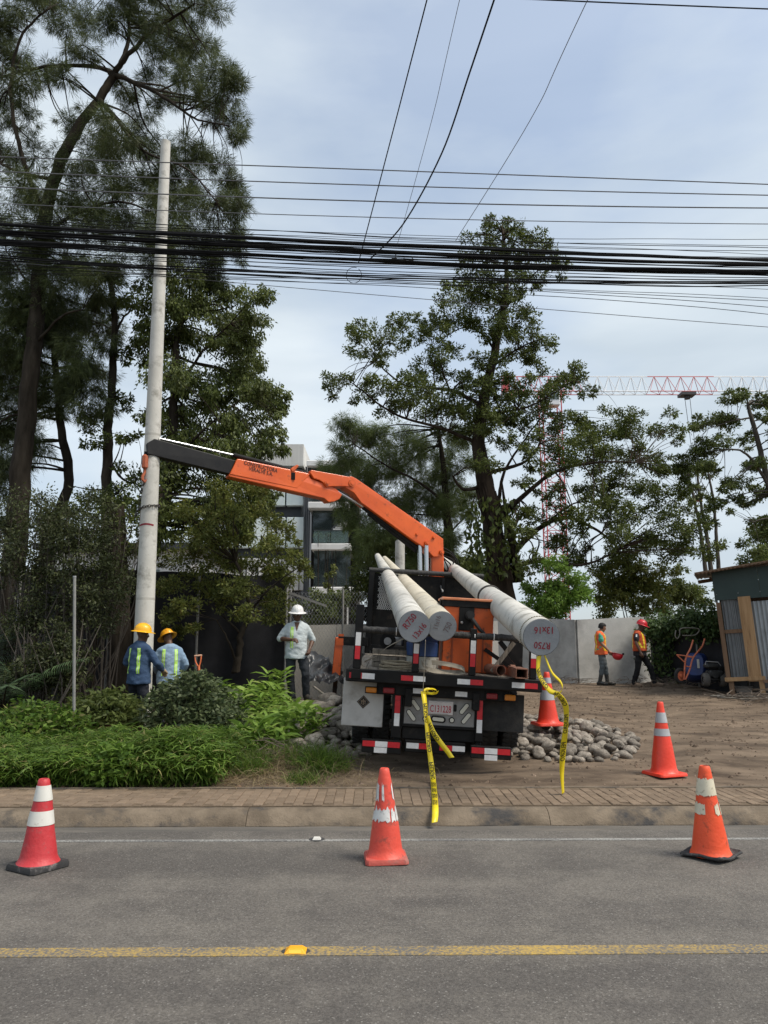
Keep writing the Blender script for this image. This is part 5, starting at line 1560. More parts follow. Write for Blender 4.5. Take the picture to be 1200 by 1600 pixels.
def person(label, loc, rz, J=None, height=1.72, shirt=None, pants=None, boots=None, skin=SKIN, hat=None, hatkind='brim', head_rot=(0, 0, 0), sleeve=1.0, hairm=None, vest=None,
           belly=0.0, curl=(.35, .35), gloves=None, high_boots=False, tuck=False, seed=0, handdir=None, collar=True):
    k = height / 1.72
    j = dict(BASE); j.update(J or {})
    t = thing('person', label, 'person', loc, (0, 0, rz)); t.scale = (k, k, k)
    hc = Vector(j['neck']) + Vector((0, -.015, .135)); hr_ = Euler(head_rot).to_matrix()
    hc = Vector(j['neck']) + hr_ @ Vector((0, -.02, .125))
    # body, one skin
    b = MB(); torso(b, j, 0.0, belly=belly * .9)
    b.tube([Vector(j['neck']) + Vector((0, .0, -.05)), Vector(j['neck']).lerp(hc, .5), hc], [.062, .055, .05], 14)
    head(b, hc, hr_)
    for s in 'LR':
        sg = 1 if s == 'L' else -1
        tube_between(b, [(j['hip' + s], .088), (Vector(j['hip' + s]).lerp(Vector(j['knee' + s]), .5), .078), (j['knee' + s], .056), (Vector(j['knee' + s]).lerp(Vector(j['ankle' + s]), .35), .056), (j['ankle' + s], .036)])
        b.tube([Vector(j['ankle' + s]) + Vector((0, .03, -.045)), Vector(j['ankle' + s]).lerp(Vector(j['toe' + s]), .6) + Vector((0, 0, -.01)), j['toe' + s]], [.038, .04, .03], 10, round_ends=True)
        tube_between(b, [(Vector(j['shoulder' + s]) + Vector((-.022 * sg, 0, -.036)), .046), (Vector(j['shoulder' + s]).lerp(Vector(j['elbow' + s]), .5), .049), (j['elbow' + s], .040), (Vector(j['elbow' + s]).lerp(Vector(j['wrist' + s]), .35), .041), (j['wrist' + s], .027)])
        d = (Vector(j['wrist' + s]) - Vector(j['elbow' + s])).normalized()
        pn = Vector((-sg, 0, 0)) if not (handdir and handdir.get(s)) else Vector(handdir[s])
        hand(b, j['wrist' + s], d, pn, curl[0 if s == 'L' else 1], 1)
    body = skin_part('body', b, .0130, skin, t, 3)
    for s in (-1, 1):
        e = MB(); e.ball(hc + hr_ @ Vector((s * .032, -.083, .003)), .0095, 10, 8); e.build('eye', EYE, body, smooth=True)
    # shirt
    g = MB(); torso(g, j, .020, belly=belly, bottom=(-.02 if tuck else -.16))
    for s in 'LR':
        S_, E_, W_ = (Vector(j[q + s]) for q in ('shoulder', 'elbow', 'wrist'))
        S_ = S_ + Vector((-.018 if s == 'L' else .018, 0, -.030))
        if sleeve > .55:
            pts = [(S_, .064), (S_.lerp(E_, .45), .067), (E_, .061), (E_.lerp(W_, .5), .056), (E_.lerp(W_, .97), .048)]
        elif sleeve > .45: pts = [(S_, .064), (S_.lerp(E_, .4), .069), (S_.lerp(E_, .98), .066)]
        else: pts = [(S_, .064), (S_.lerp(E_, .35), .070), (S_.lerp(E_, .62), .073)]
        tube_between(g, pts)
    if collar: g.tube([Vector(j['neck']) + Vector((0, .01, -.04)), Vector(j['neck']) + Vector((0, .012, .012))], [.085, .070], 16)
    sh = skin_part('shirt', g, .0145, shirt, t, 2, .013, seed)
    # trousers
    g = MB(); pl = Vector(j['pelvis'])
    g.loft([ring(pl + Vector((0, 0, -.12)), .165, .125), ring(pl + Vector((0, 0, -.02)), .180, .137), ring(pl + Vector((0, 0, .06)), .160, .118 + belly * .5)])
    for s in 'LR':
        H_, K_, A_ = (Vector(j[q + s]) for q in ('hip', 'knee', 'ankle'))
        end = K_.lerp(A_, .45) if high_boots else K_.lerp(A_, .98)
        tube_between(g, [(H_ + Vector((0, 0, .02)), .100), (H_.lerp(K_, .5), .092), (K_, .075), (K_.lerp(end, .6), .072), (end, .070)])
    skin_part('trousers', g, .016, pants, t, 2, .013, seed + 5)
    for s in 'LR':
        g = MB(); A_, T_, K_ = Vector(j['ankle' + s]), Vector(j['toe' + s]), Vector(j['knee' + s])
        fl = A_.copy(); fl.z = T_.z
        up = A_.lerp(K_, .55 if high_boots else .22)
        bk = (A_ - T_); bk.z = 0; bk.normalize()
        g.tube([up, A_.lerp(K_, .12), A_ + Vector((0, 0, -.01))], [.062 if high_boots else .052, .054, .052], 14)
        g.tube([A_ + bk * .045 + Vector((0, 0, -.03)), A_ + Vector((0, 0, -.02)), A_.lerp(T_, .55) + Vector((0, 0, -.005)), T_ + Vector((0, 0, .012))], [.045, .052, .047, .040], 14, round_ends=True)
        g.tube([A_ + bk * .05 + Vector((0, 0, -.065)), A_.lerp(T_, .5) + Vector((0, 0, -.035)), T_ + Vector((0, 0, -.008))], [.034, .034, .034], 10, round_ends=True)
        skin_part('boot', g, .0135, boots, t, 2)
    if gloves:
        for s in gloves[1]:
            g = MB(); d = (Vector(j['wrist' + s]) - Vector(j['elbow' + s])).normalized()
            pn = Vector((-1 if s == 'L' else 1, 0, 0)) if not (handdir and handdir.get(s)) else Vector(handdir[s])
            hand(g, j['wrist' + s], d, pn, curl[0 if s == 'L' else 1], 1, .006)
            g.tube([Vector(j['wrist' + s]) - d * .06, Vector(j['wrist' + s])], [.045, .038], 12)
            skin_part('glove', g, .009, gloves[0], t, 1)
    if hat: hard_hat(hc + hr_ @ Vector((0, .006, .052)), hr_, hat, t, hatkind)
    if hairm:
        g = MB(); rings = []
        for z, k_ in ((-.045, 1.0), (0, 1.06), (.04, 1.08), (.08, .96), (.108, .70), (.125, .35), (.13, .05)):
            rg = []
            for q in [2 * math.pi * i / 32 for i in range(32)]:
                fr = max(0, -math.sin(q)); cut = z < .055 and fr > .25 + 0 * z
                rr = k_ * (.86 if cut else 1.0) * (1 + .05 * noise.noise((q * 3, z * 30, seed)))
                rg.append(hc + hr_ @ Vector((.079 * rr * math.cos(q), .102 * rr * math.sin(q) + .008, z)))
            rings.append(rg)
        g.loft(rings); g.build('hair', hairm, t, smooth=True)
    vo = None
    if vest:
        g = MB(); torso(g, j, .034, belly=belly, bottom=vest[1])
        c0 = Vector(j['neck'])
        vo = skin_part('vest', g, .012, vest[0], t, 2, .010, seed + 9)
        # neck opening
        bm = bmesh.new(); bm.from_mesh(vo.data)
        kill = [f for f in bm.faces if (f.calc_center_median() - (c0 + Vector((0, -.03, 0)))).length < .10]
        bmesh.ops.delete(bm, geom=kill, context='FACES'); bm.to_mesh(vo.data); bm.free()
    return t, sh, j, vo, hc, hr_
YH_ = mat('hat_yellow', (.80, .40, .008), (.86, .46, .012), scale=4, rough=.38, coat=.2)
YH2 = mat('hat_amber', (.72, .32, .008), (.80, .38, .01), scale=4, rough=.42, coat=.15)
WH_ = mat('hat_white', (.70, .69, .67), (.76, .75, .73), scale=4, rough=.35, coat=.2)
RH_ = mat('hat_red', (.50, .012, .022), (.58, .02, .03), scale=4, rough=.35, coat=.2)
NAVY = fabric('navy_jacket', (.040, .068, .125), (.060, .10, .17)); CHAM = fabric('pale_blue_shirt', (.20, .29, .40), (.29, .39, .50)); GREYS = fabric('pale_grey_shirt', (.42, .47, .48), (.54, .59, .60))
DKP = fabric('dark_trousers', (.014, .016, .022), (.028, .03, .038)); CHAR = fabric('charcoal_trousers', (.020, .023, .028), (.042, .046, .052)); GRP = fabric('grey_trousers', (.085, .10, .105), (.13, .15, .155))
BKP = fabric('black_trousers', (.010, .010, .011), (.022, .022, .023)); BOOTB = mat('boot_dark', (.02, .018, .016), (.06, .05, .04), scale=9, rough=.6); BOOTT = mat('boot_tan', (.17, .115, .075), (.26, .185, .125), scale=6, rough=.85)
RBOOT = mat('boot_rubber', (.014, .016, .016), (.06, .055, .045), scale=7, rough=.4); GLOVE = mat('glove_tan', (.28, .20, .11), (.38, .28, .16), scale=9, rough=.9)
GREEN = fabric('green_shirt', (.06, .30, .20), (.09, .38, .27)); DKS = fabric('dark_shirt', (.022, .022, .026), (.04, .038, .042))
VORG = fabric('vest_orange', (.72, .13, .045), (.82, .18, .07)); VOR2 = fabric('vest_rust', (.42, .075, .03), (.54, .11, .045)); VYEL = mat('vest_yellow', (.75, .52, .02), (.85, .62, .05), scale=5, rough=.4)

def at_ground(px, Y): 
    x = at(px, 1080, Y).x
    return (x, Y, gh(x, Y))
# 1: dark blue jacket, yellow hat, seen from behind, hand on the pole
l = (at(217, 1060, 12.55).x, 12.55, gh(-4, 12.55) - .02)
p1 = person('worker in dark blue jacket and yellow helmet seen from behind at the pole', l, R(152), dict(elbowR=(-.27, -.10, 1.15), wristR=(-.20, -.31, 1.03), elbowL=(.27, .03, 1.15), wristL=(.22, -.2, 1.02)), 1.70, NAVY, DKP, BOOTB, hat=YH_, head_rot=(R(6), 0, R(-52)), belly=.03, gloves=(GLOVE, 'R'), handdir={'R': (0, 0, -1)}, seed=3, curl=(.5, .55))
def stripes(p, xs, z0, z1, m, w=.05, toward=(0, -1, 0), y=0.0, nm='reflective_strip'):
    for x in xs: on_surface(p[1], nm, m, [(x, y, z0), (x * 1.02, y, (z0 + z1) / 2), (x * .96, y, z1)], w, .004, toward, p[1])
stripes(p1, (-.10, .10), .98, 1.38, LIME); stripes(p1, (-.10, .10), .98, 1.38, SILV, .012)
# 2: pale blue shirt
l = (at(263.5, 1060, 13.35).x, 13.35, gh(-3.6, 13.35) - .08)
p2 = person('worker in pale blue shirt and yellow helmet right of the pole, seen from behind', l, R(196), dict(elbowL=(.27, -.02, 1.15), wristL=(.20, -.22, 1.0), elbowR=(-.27, .02, 1.14), wristR=(-.22, -.18, .98), neck=(0, -.01, 1.47)), 1.70, CHAM, DKP, BOOTB, hat=YH2, head_rot=(R(26), R(8), R(24)), belly=.02, seed=11)
stripes(p2, (-.105, .10), .95, 1.40, LIME); stripes(p2, (-.105, .10), .95, 1.40, SILV, .012)
# 3: white hat, looking down at his hands
l = (at(462, 1080, 14.25).x, 14.25, gh(at(462, 1080, 14.25).x, 14.25) - .07)
p3 = person('worker in white helmet and pale shirt looking down at his hands', l, R(6), dict(elbowR=(-.30, .02, 1.17), wristR=(-.07, -.235, 1.145), elbowL=(.29, .05, 1.15), wristL=(.23, -.12, .97), kneeL=(.17, -.10, .53), ankleL=(.19, -.02, .17), toeL=(.25, -.19, .11), kneeR=(-.10, -.05, .49), ankleR=(-.06, -.02, .09), toeR=(-.05, -.21, .03)), 1.74, GREYS, CHAR, BOOTB, hat=WH_, head_rot=(R(9), 0, R(6)), sleeve=.5, belly=.03, seed=21, curl=(.5, .6), handdir={'R': (0, 0, -1), 'L': (-1, 0, 0)})
stripes(p3, (-.085,), 1.0, 1.38, LIME, .05, (0, 1, 0)); stripes(p3, (-.085,), 1.0, 1.38, SILV, .014, (0, 1, 0)); 
on_surface(p3[1], 'open_collar', SKIN, [(0, 0, 1.30), (0, 0, 1.38), (0, 0, 1.462)], .10, .005, (0, 1, 0), p3[1], True)
# 4: green shirt, orange vest, helmet in hand
l = at_ground(942, 21.0)
p4 = person('worker in green shirt and orange vest carrying his red helmet', l, R(78), dict(elbowR=(-.24, -.02, 1.13), wristR=(-.24, -.20, .93), elbowL=(.24, -.02, 1.13), wristL=(.24, -.2, .93), ankleL=(.10, -.14, .09), toeL=(.12, -.33, .03), kneeL=(.10, -.10, .49), ankleR=(-.10, .08, .09), toeR=(-.12, -.11, .03), neck=(0, -.015, 1.47)), 1.66, GREEN, GRP, RBOOT, SKIN2, head_rot=(R(16), 0, 0), sleeve=.3, hairm=HAIR, vest=(VORG, -.14), high_boots=True, seed=31, tuck=True)
# 5: red hat, walking
l = at_ground(1003, 20.5)
p5 = person('worker in red helmet and rust vest walking right by the dark fence', l, R(62), dict(ankleL=(.11, -.32, .10), toeL=(.14, -.51, .05), kneeL=(.11, -.23, .50), ankleR=(-.10, .18, .09), toeR=(-.12, -.01, .03), kneeR=(-.10, .05, .48), elbowR=(-.26, .03, 1.14), wristR=(-.28, -.07, .90), neck=(0, -.02, 1.47)), 1.69, DKS, BKP, BOOTT, SKIN, hat=RH_, hatkind='cap', head_rot=(R(20), 0, R(10)), sleeve=.4, vest=(VOR2, -.04), belly=.035, seed=41)
for p, ms, zz in ((p4, VYEL, (.92, 1.40)), (p5, VYEL, (1.0, 1.42))):
    for x in (-.115, .115):
        for tw_ in ((0, 1, 0), (0, -1, 0)):
            on_surface(p[3], 'vest_stripe', ms, [(x, 0, zz[0]), (x, 0, (zz[0] + zz[1]) / 2), (x * .9, 0, zz[1])], .05, .004, tw_, p[3])
    on_surface(p[3], 'vest_stripe', ms, [(0, -.1, zz[0] + .02), (0, 0.0, 1.22), (0, .02, zz[1] - .03)], .045, .004, (1, 0, 0), p[3])
# small badge on the dark sleeve
on_surface(p5[1], 'sleeve_badge', SILV, [(0, .015, 1.30), (0, .015, 1.37)], .035, .004, (1, 0, 0), p5[1])
# helmet held by worker 4
pk = ROOTM[p4[0].name] @ (Vector((-.24, -.33, .80)) * (1.66 / 1.72))
hh = thing('hard_hat', 'red helmet held upside down in the hand of the green shirted worker', 'helmet', pk)
hd = hard_hat(Vector((.09, 0, .03)), Euler((R(192), R(8), R(90))).to_matrix(), RH_, hh, 'cap'); hd.name = 'shell'
mb = MB(); mb.ball((.24, 0, .05), .03, 10, 8); mb.build('ear_cup', BLK, hh, smooth=True)

# ------------------------------------------------------------------ shed of boards and corrugated sheets
SHEET = mat('corrugated_zinc', (.23, .25, .26), (.34, .36, .37), scale=2.0, rough=.45, metal=.45, c3=(.15, .14, .13), scale3=3, lo3=.52, hi3=.75, stretch=(1, 1, .4))
SHROOF = mat('roof_zinc', (.16, .13, .105), (.26, .23, .20), scale=2.5, rough=.6, metal=.3, c3=(.13, .07, .04), scale3=3, lo3=.5, hi3=.7)
PINE = mat('pine_board', (.30, .17, .075), (.42, .26, .13), scale=1.6, rough=.8, stretch=(9, 9, .6), c3=(.18, .10, .045), scale3=2.0, lo3=.55, hi3=.7, bump=.3)
PINED = mat('old_board', (.13, .075, .04), (.20, .12, .07), scale=1.6, rough=.85, stretch=(9, 9, .6), bump=.3)
GRNB = mat('green_board', (.010, .028, .024), (.016, .038, .032), scale=2, rough=.5)
sx0 = at(1138, 1065, 18.4).x
sz = gh(sx0, 18.4)
sh_ = thing('site_shed', 'shed of zinc sheets and pine boards on short legs, far right', 'shed', (sx0, 18.4, sz), (0, R(-3.2), R(-24)))
def corr(w, h, pitch, amp, thick=.004, n_per=8):
    """corrugated sheet standing in xz, ridges along z"""
    mb = MB(); n = int(w / pitch * n_per); vs = []
    for i in range(n + 1):
        x = w * i / n; y = amp * math.sin(2 * math.pi * x / pitch)
        vs += [(x, y, 0), (x, y, h), (x, y + thick, h), (x, y + thick, 0)]
    fs = []
    for i in range(n):
        a, b = 4 * i, 4 * i + 4
        fs += [(a, b, b + 1, a + 1), (a + 3, a + 2, b + 2, b + 3), (a + 1, b + 1, b + 2, a + 2), (a, a + 3, b + 3, b)]
    fs += [(0, 1, 2, 3), (4 * n + 3, 4 * n + 2, 4 * n + 1, 4 * n)]
    mb.add(vs, fs); return mb
def shp(name, m, mb, parent=None, off=None, rot=None, smooth=False):
    o = mb.build(name, m, parent or sh_, smooth=smooth)
    if off is not None: o.location = off
    if rot is not None: o.rotation_euler = rot
    return o
FZ = .36
shp('wall_sheet', SHEET, corr(2.6, 1.80, .09, .014), off=(.72, -.03, FZ - .02), smooth=True)
shp('wall_sheet', SHEET, corr(1.6, 1.95, .09, .014), off=(0, .05, FZ), rot=(0, 0, R(90)), smooth=True)
dr_ = shp('door_sheet', mat('door_zinc', (.16, .17, .175), (.23, .24, .245), scale=2, rough=.5, metal=.35), corr(.40, 1.80, .075, .016), off=(.10, .02, FZ + .06), smooth=True)
shp('corner_post', PINED, MB().box((.03, -.02, FZ + .88), (.10, .09, 1.86)))
shp('door_post', PINE, MB().box((.60, -.05, FZ + .93), (.27, .05, 1.96), bev=.004))
shp('door_rail', PINED, MB().box((.28, -.012, FZ + 1.12), (.42, .03, .09)))
shp('sill_beam', PINE, MB().box((.38, -.06, FZ + .02), (.86, .07, .09)))
shp('sill_beam', PINED, MB().box((1.9, -.10, FZ - .05), (2.3, .06, .07)))
for i in range(3):
    shp('upper_board', GRNB, MB().box((.47 + .98 * i, -.04, FZ + 2.22), (.975, .025, .72)))
shp('gable_board', GRNB, MB().box((-.02, .8, FZ + 2.2), (.025, 1.6, .7)))
for x, y in ((.08, 0), (.72, -.04), (1.9, -.04), (3.1, 0), (.08, 1.6), (3.1, 1.6)):
    shp('leg', PINE if x == .72 else PINED, MB().box((x, y, FZ / 2 - .06), (.11, .08, FZ + .12)))
shp('floor_board', PINED, MB().box((1.7, .85, FZ - .01), (3.2, 1.6, .03)))
shp('back_wall', PINED, MB().box((1.7, 1.68, FZ + 1.2), (3.3, .03, 2.4)))
rf = shp('roof_sheet', SHROOF, corr(4.2, 2.7, .09, .014), off=(-.42, -.42, FZ + 2.50), rot=(R(-84), R(-4.5), 0), smooth=True)
rf.rotation_euler = (R(-88), 0, 0); rf.rotation_euler = Euler((R(-88), R(-5), 0)).to_matrix().to_euler()
shp('roof_batten', PINED, MB().bar((-.40, -.36, FZ + 2.51), (3.7, -.36, FZ + 2.86), .05, .06))
shp('roof_batten', PINED, MB().bar((-.40, 1.7, FZ + 2.47), (3.7, 1.7, FZ + 2.80), .06, .09))
for x in (.02, .49, .96, 1.45, 1.95):
    shp('nail_head', STEELG, MB().ball((x, -.056, FZ + 2.0), .010, 6, 4))
# washing tub under the shed
bk = thing('grey_tub', 'dusty grey tub standing under the shed', 'tub', tuple(Vector((sx0, 18.4, sz)) + Vector((.42, .15, -.02))))
mb = MB(); mb.lathe([(.0, .01), (.15, .01), (.19, .20), (.2, .23), (.185, .23), (.14, .03), (0, .03)], 24, cap=False); mb.build('bowl', mat('tub_grey', (.15, .135, .12), (.22, .20, .18), scale=6, rough=.7), bk, smooth=True)
mb = MB(); mb.lathe([(.195, .215), (.215, .222), (.215, .235), (.195, .24)], 24, cap=False); mb.build('rim', MATS['tub_grey'], bk, smooth=True)

# ------------------------------------------------------------------ wheelbarrow stood on its nose
def g3(px, py, Y): return at(px, py, Y)
WO = mat('barrow_orange', (.55, .13, .06), (.64, .19, .09), scale=6, rough=.5, c3=(.2, .08, .05), scale3=10, lo3=.6, hi3=.72)
WBL = mat('barrow_blue', (.012, .028, .12), (.022, .05, .18), scale=3, rough=.45, c3=(.08, .075, .08), scale3=5, lo3=.6, hi3=.75)
Yw = 19.3
wb = thing('wheelbarrow', 'blue wheelbarrow with orange tubular handles stood on end', 'wheelbarrow', g3(1082, 1064, Yw))
# tray: deep pan seen from its underside
mb = MB(); rings = []
c = g3(1087, 1040, Yw + .35)
for k, (s, d) in enumerate(((1.0, .30), (1.02, .26), (.86, .0), (.70, -.10), (.2, -.12))):
    rg = []
    for q in range(28):
        a = 2 * math.pi * q / 28
        x = (abs(math.cos(a)) ** .55) * math.copysign(1, math.cos(a)) * .27 * s; z = (abs(math.sin(a)) ** .6) * math.copysign(1, math.sin(a)) * .37 * s
        v = Vector((x, d, z)); v = Euler((R(-12), 0, R(-28))).to_matrix() @ v
        rg.append(c + v)
    rings.append(rg)
mb.loft(rings); mb.build('tray', WBL, wb, 'W', smooth=True)
mb = MB(); mb.box(g3(1091, 1037, Yw + .12), (.05, .02, .22)); mb.build('sticker', C_WH, wb, 'W')
for pts in ([(1083, 1000, .1), (1079, 1013, .05), (1072, 1027, 0), (1070, 1042, 0), (1069, 1062, .0)], [(1101, 998, .3), (1097, 1010, .25), (1083, 1028, .1), (1078, 1045, 0), (1071, 1062, -.02)]):
    mb = MB(); mb.tube(smoothpath([g3(x, y, Yw - .1 + d) for x, y, d in pts], 20), .02, 8); mb.build('handle_tube', WO, wb, 'W', smooth=True)
for a, b in (((1057, 1023), (1082, 1026)), ((1057, 1023), (1070, 1035)), ((1071, 1041), (1079, 1042)), ((1071, 1026), (1083, 1027))):
    mb = MB(); mb.tube([g3(*a, Yw - .12), g3(*b, Yw - .12)], .014, 8); mb.build('brace', WO, wb, 'W', smooth=True)
cw_ = g3(1063, 1056, Yw)
rt = Euler((R(90), 0, R(25))).to_matrix()
mb = MB(); mb.lathe([(.12, -.035), (.17, -.04), (.19, -.02), (.19, .02), (.17, .04), (.12, .035)], 28, cw_, rt, cap=False); whl = mb.build('wheel', RUB, wb, 'W', smooth=True)
mb = MB(); mb.lathe([(.02, -.05), (.04, -.05), (.05, -.012), (.125, -.02), (.125, .02), (.05, .012), (.04, .05), (.02, .05)], 24, cw_, rt); mb.build('rim', WO, whl, 'W', smooth=True)
# ------------------------------------------------------------------ small engine unit on two wheels
Yg = 18.9
ge = thing('engine_pump', 'black engine pump on two fat wheels beside the shed', 'pump', g3(1113, 1075, Yg))
GEB = mat('engine_black', (.012, .013, .013), (.035, .033, .03), scale=6, rough=.5)
for px in (1103, 1129):
    cw_ = g3(px, 1062, Yg); rt = Euler((R(90), 0, R(80))).to_matrix()
    mb = MB(); mb.lathe([(.07, -.07), (.14, -.075), (.165, -.04), (.165, .04), (.14, .075), (.07, .07)], 26, cw_, rt, cap=False); w_ = mb.build('wheel', mat('tyre_dusty', (.06, .055, .05), (.12, .105, .09), scale=7, rough=.9), ge, 'W', smooth=True)
    mb = MB(); mb.lathe([(.02, -.06), (.075, -.045), (.075, .045), (.02, .06)], 20, cw_, rt); mb.build('rim', STEELG, w_, 'W', smooth=True)
cc = g3(1116, 1053, Yg + .05)
mb = MB(); mb.box(cc, (.34, .34, .18), bev=.04); mb.build('engine_block', GEB, ge, 'W')
mb = MB(); mb.box(cc + Vector((-.06, .02, .19)), (.30, .26, .12), bev=.04); mb.build('fuel_tank', GEB, ge, 'W')
mb = MB(); mb.box(cc + Vector((.14, -.02, .13)), (.14, .2, .12), bev=.03); mb.build('muffler', TBM, ge, 'W')
mb = MB(); mb.cyl(cc + Vector((-.05, -.20, 0)), cc + Vector((-.05, -.15, 0)), .09, 18); mb.build('recoil_starter', GEB, ge, 'W', smooth=True)
mb = MB(); mb.tube([cc + Vector((-.24, -.1, .22)), cc + Vector((-.22, -.1, .30)), cc + Vector((.06, -.12, .28)), cc + Vector((.12, -.12, .2))], .012, 6); mb.build('handle', STEELG, ge, 'W', smooth=True)
mb = MB(); mb.box(cc + Vector((0, 0, -.12)), (.5, .3, .03)); mb.build('chassis', GEB, ge, 'W')

# ------------------------------------------------------------------ hoses, debris by the shed
HOSE = mat('hose_grey', (.13, .12, .10), (.20, .18, .15), scale=9, rough=.7)
def gp(x, y, dz=.015): return Vector((x, y, gh(x, y) + dz))
pts = []
for i in range(90):
    a = i / 89 * 2 * math.pi * 2.6
    x = 8.15 + (.75 - .1 * i / 89) * math.cos(a) + .12 * math.sin(a * 2.3); y = 17.7 + .30 * math.sin(a) + .08 * math.sin(a * 1.7)
    pts.append(gp(x, y, .02 + .012 * (i // 36)))
mb = MB(); mb.tube(pts, .016, 6); o = mb.build('garden_hose', HOSE, None, origin=pts[0], smooth=True); put(o, 'grey hose lying in loose loops on the dirt before the shed', 'hose')
pts = smoothpath([g3(1056, 985, 19.6), g3(1055, 993, 19.58), g3(1058, 998, 19.58), g3(1062, 992, 19.58), g3(1063, 983, 19.6), g3(1075, 981, 19.5), g3(1092, 983, 19.5), g3(1086, 992, 19.45), g3(1066, 993, 19.45)], 50)
mb = MB(); mb.tube(pts, .014, 6); o = mb.build('hanging_cable', HOSE, None, origin=pts[0], smooth=True); put(o, 'pale cable looped on the black cloth above the wheelbarrow', 'cable')
TWIG = mat('dead_twig', (.10, .075, .055), (.19, .15, .115), scale=9, rough=.9)
def brush(label, cx_, cy_, rx, ry, n, seed, L=(.3, 1.0)):
    rr = random.Random(seed); mb = MB()
    for _ in range(n):
        x, y = cx_ + rr.gauss(0, rx * .5), cy_ + rr.gauss(0, ry * .5); a = rr.uniform(0, 6.28); l = rr.uniform(*L); z = rr.uniform(.01, .16)
        p = Vector((x, y, gh(x, y) + z)); q = p + Vector((math.cos(a) * l, math.sin(a) * l * .6, rr.uniform(-.06, .12)))
        m_ = p.lerp(q, .5) + Vector((rr.uniform(-.06, .06), rr.uniform(-.06, .06), rr.uniform(0, .06)))
        mb.tube([p, m_, q], [rr.uniform(.004, .012), .006, .003], 4)
    o = mb.build('brush_heap', TWIG, None, origin=(cx_, cy_, gh(cx_, cy_))); put(o, label, 'brush', kind='stuff')
brush('dry brushwood littering the dirt before the shed', 8.6, 17.1, 1.6, .7, 130, 2)
brush('dry brushwood along the foot of the dark fence', 7.2, 20.6, 1.4, .8, 110, 4, (.15, .6))
brush('dry roots and twigs along the foot of the concrete wall', 4.6, 21.2, 1.3, .6, 90, 6, (.2, .7))
brush('twigs in the bare soil before the left stone heap', -1.0, 10.2, .8, .5, 50, 9, (.15, .5))
# ------------------------------------------------------------------ shovel, post, plastic sheet
SO = mat('shovel_orange', (.72, .16, .05), (.80, .22, .09), scale=6, rough=.5)
ys = 13.5
sv = thing('shovel', 'shovel standing in the shrubs, its orange grip showing', 'shovel', (at(311, 1090, ys).x, ys, gh(-3.2, ys)))
mb = MB(); mb.tube([at(304.5, 1025, ys), at(314.5, 1024, ys)], .016, 8, round_ends=True); mb.build('grip', mat('shovel_grip', (.62, .36, .24), rough=.6), sv, 'W', smooth=True)
for a in ((304.7, 1026), (314.3, 1025)):
    mb = MB(); mb.tube(smoothpath([at(*a, ys), at(a[0] + (1.0 if a[0] < 310 else -1), 1034, ys), at(310.5, 1043, ys)], 10), .012, 8); mb.build('grip_arm', SO, sv, 'W', smooth=True)
mb = MB(); mb.tube([at(310.5, 1040, ys), at(311, 1050, ys)], [.020, .022], 10); mb.build('socket', SO, sv, 'W', smooth=True)
mb = MB(); mb.tube([at(311, 1049, ys), at(313, 1120, ys)], .018, 10); mb.build('shaft', PINE, sv, 'W', smooth=True)
mb = MB(); bl0, bl1 = at(313, 1112, ys), at(314, 1140, ys)
mb.add([bl0 + Vector((-.1, 0, 0)), bl0 + Vector((0, .03, .02)), bl0 + Vector((.1, 0, 0)), bl1 + Vector((.09, 0, 0)), bl1 + Vector((0, .03, -.07)), bl1 + Vector((-.09, 0, 0))], [(0, 1, 4, 5), (1, 2, 3, 4)]); mb.build('blade', STEELG, sv, 'W')
yp = 11.4
po = thing('metal_post', 'thin grey metal post standing in the left garden', 'post', (at(116, 1130, yp).x, yp, gh(-4.6, yp)))
mb = MB(); mb.cyl(at(115.5, 1140, yp), at(116.5, 902, yp), .022, 10); mb.build('tube', POST, po, 'W', smooth=True)
mb = MB(); mb.cyl(at(116.5, 902.5, yp), at(116.5, 900, yp), .026, 10); mb.build('cap', STEELG, po, 'W')
PLAS = mat('black_plastic', (.022, .023, .026), (.055, .058, .062), scale=2, rough=.34, bump=.4, bscale=9, spec=.5)
mb = MB(); nx, ny = 44, 30; A, B, C_, D = at(478, 1008, 15.6), at(534, 1045, 15.8), at(540, 1066, 14.9), at(480, 1066, 14.6)
vs = []
for j in range(ny + 1):
    for i in range(nx + 1):
        u, v = i / nx, j / ny
        p = A.lerp(B, u).lerp(D.lerp(C_, u), v)
        d = .10 * noise.noise((u * 6 + v * 3, v * 3, 2)) + .05 * noise.noise((u * 16 + v * 9, v * 7, 4)) + .02 * noise.noise((u * 40, v * 30, 6))
        p = p + Vector((.1 * noise.noise((u * 3, v * 3, 9)), -d, d * .7)); p.z = max(p.z, gh(p.x, p.y) + .01)
        vs.append(p)
mb.add(vs, [(j * (nx + 1) + i, j * (nx + 1) + i + 1, (j + 1) * (nx + 1) + i + 1, (j + 1) * (nx + 1) + i) for j in range(ny) for i in range(nx)])
o = mb.build('plastic_sheet', PLAS, None, origin=D, smooth='all'); put(o, 'crumpled shiny black plastic sheet behind the stone heap', 'plastic sheet')
mb = MB(); mb.bar(at(490, 1073, 14.0), at(514, 1091, 13.6), .035, .03); o = mb.build('wooden_stick', WOODD, None, origin=at(500, 1085, 13.8)); put(o, 'pale stick lying on the stones beside the white helmet worker', 'stick')
# grey column behind the poles
yq = 24.0
cq = thing('concrete_post', 'short grey concrete post rising behind the tips of the loaded poles', 'post', (at(625, 960, yq).x, yq, gh(.5, yq)))
mb = MB(); mb.cyl(at(625, 1000, yq), at(625, 846, yq), .15, 16); mb.build('shaft', PCON, cq, 'W', smooth=True)
mb = MB(); mb.cyl(at(625, 846.5, yq), at(625, 844, yq), .13, 16); mb.build('cap', PCON, cq, 'W')

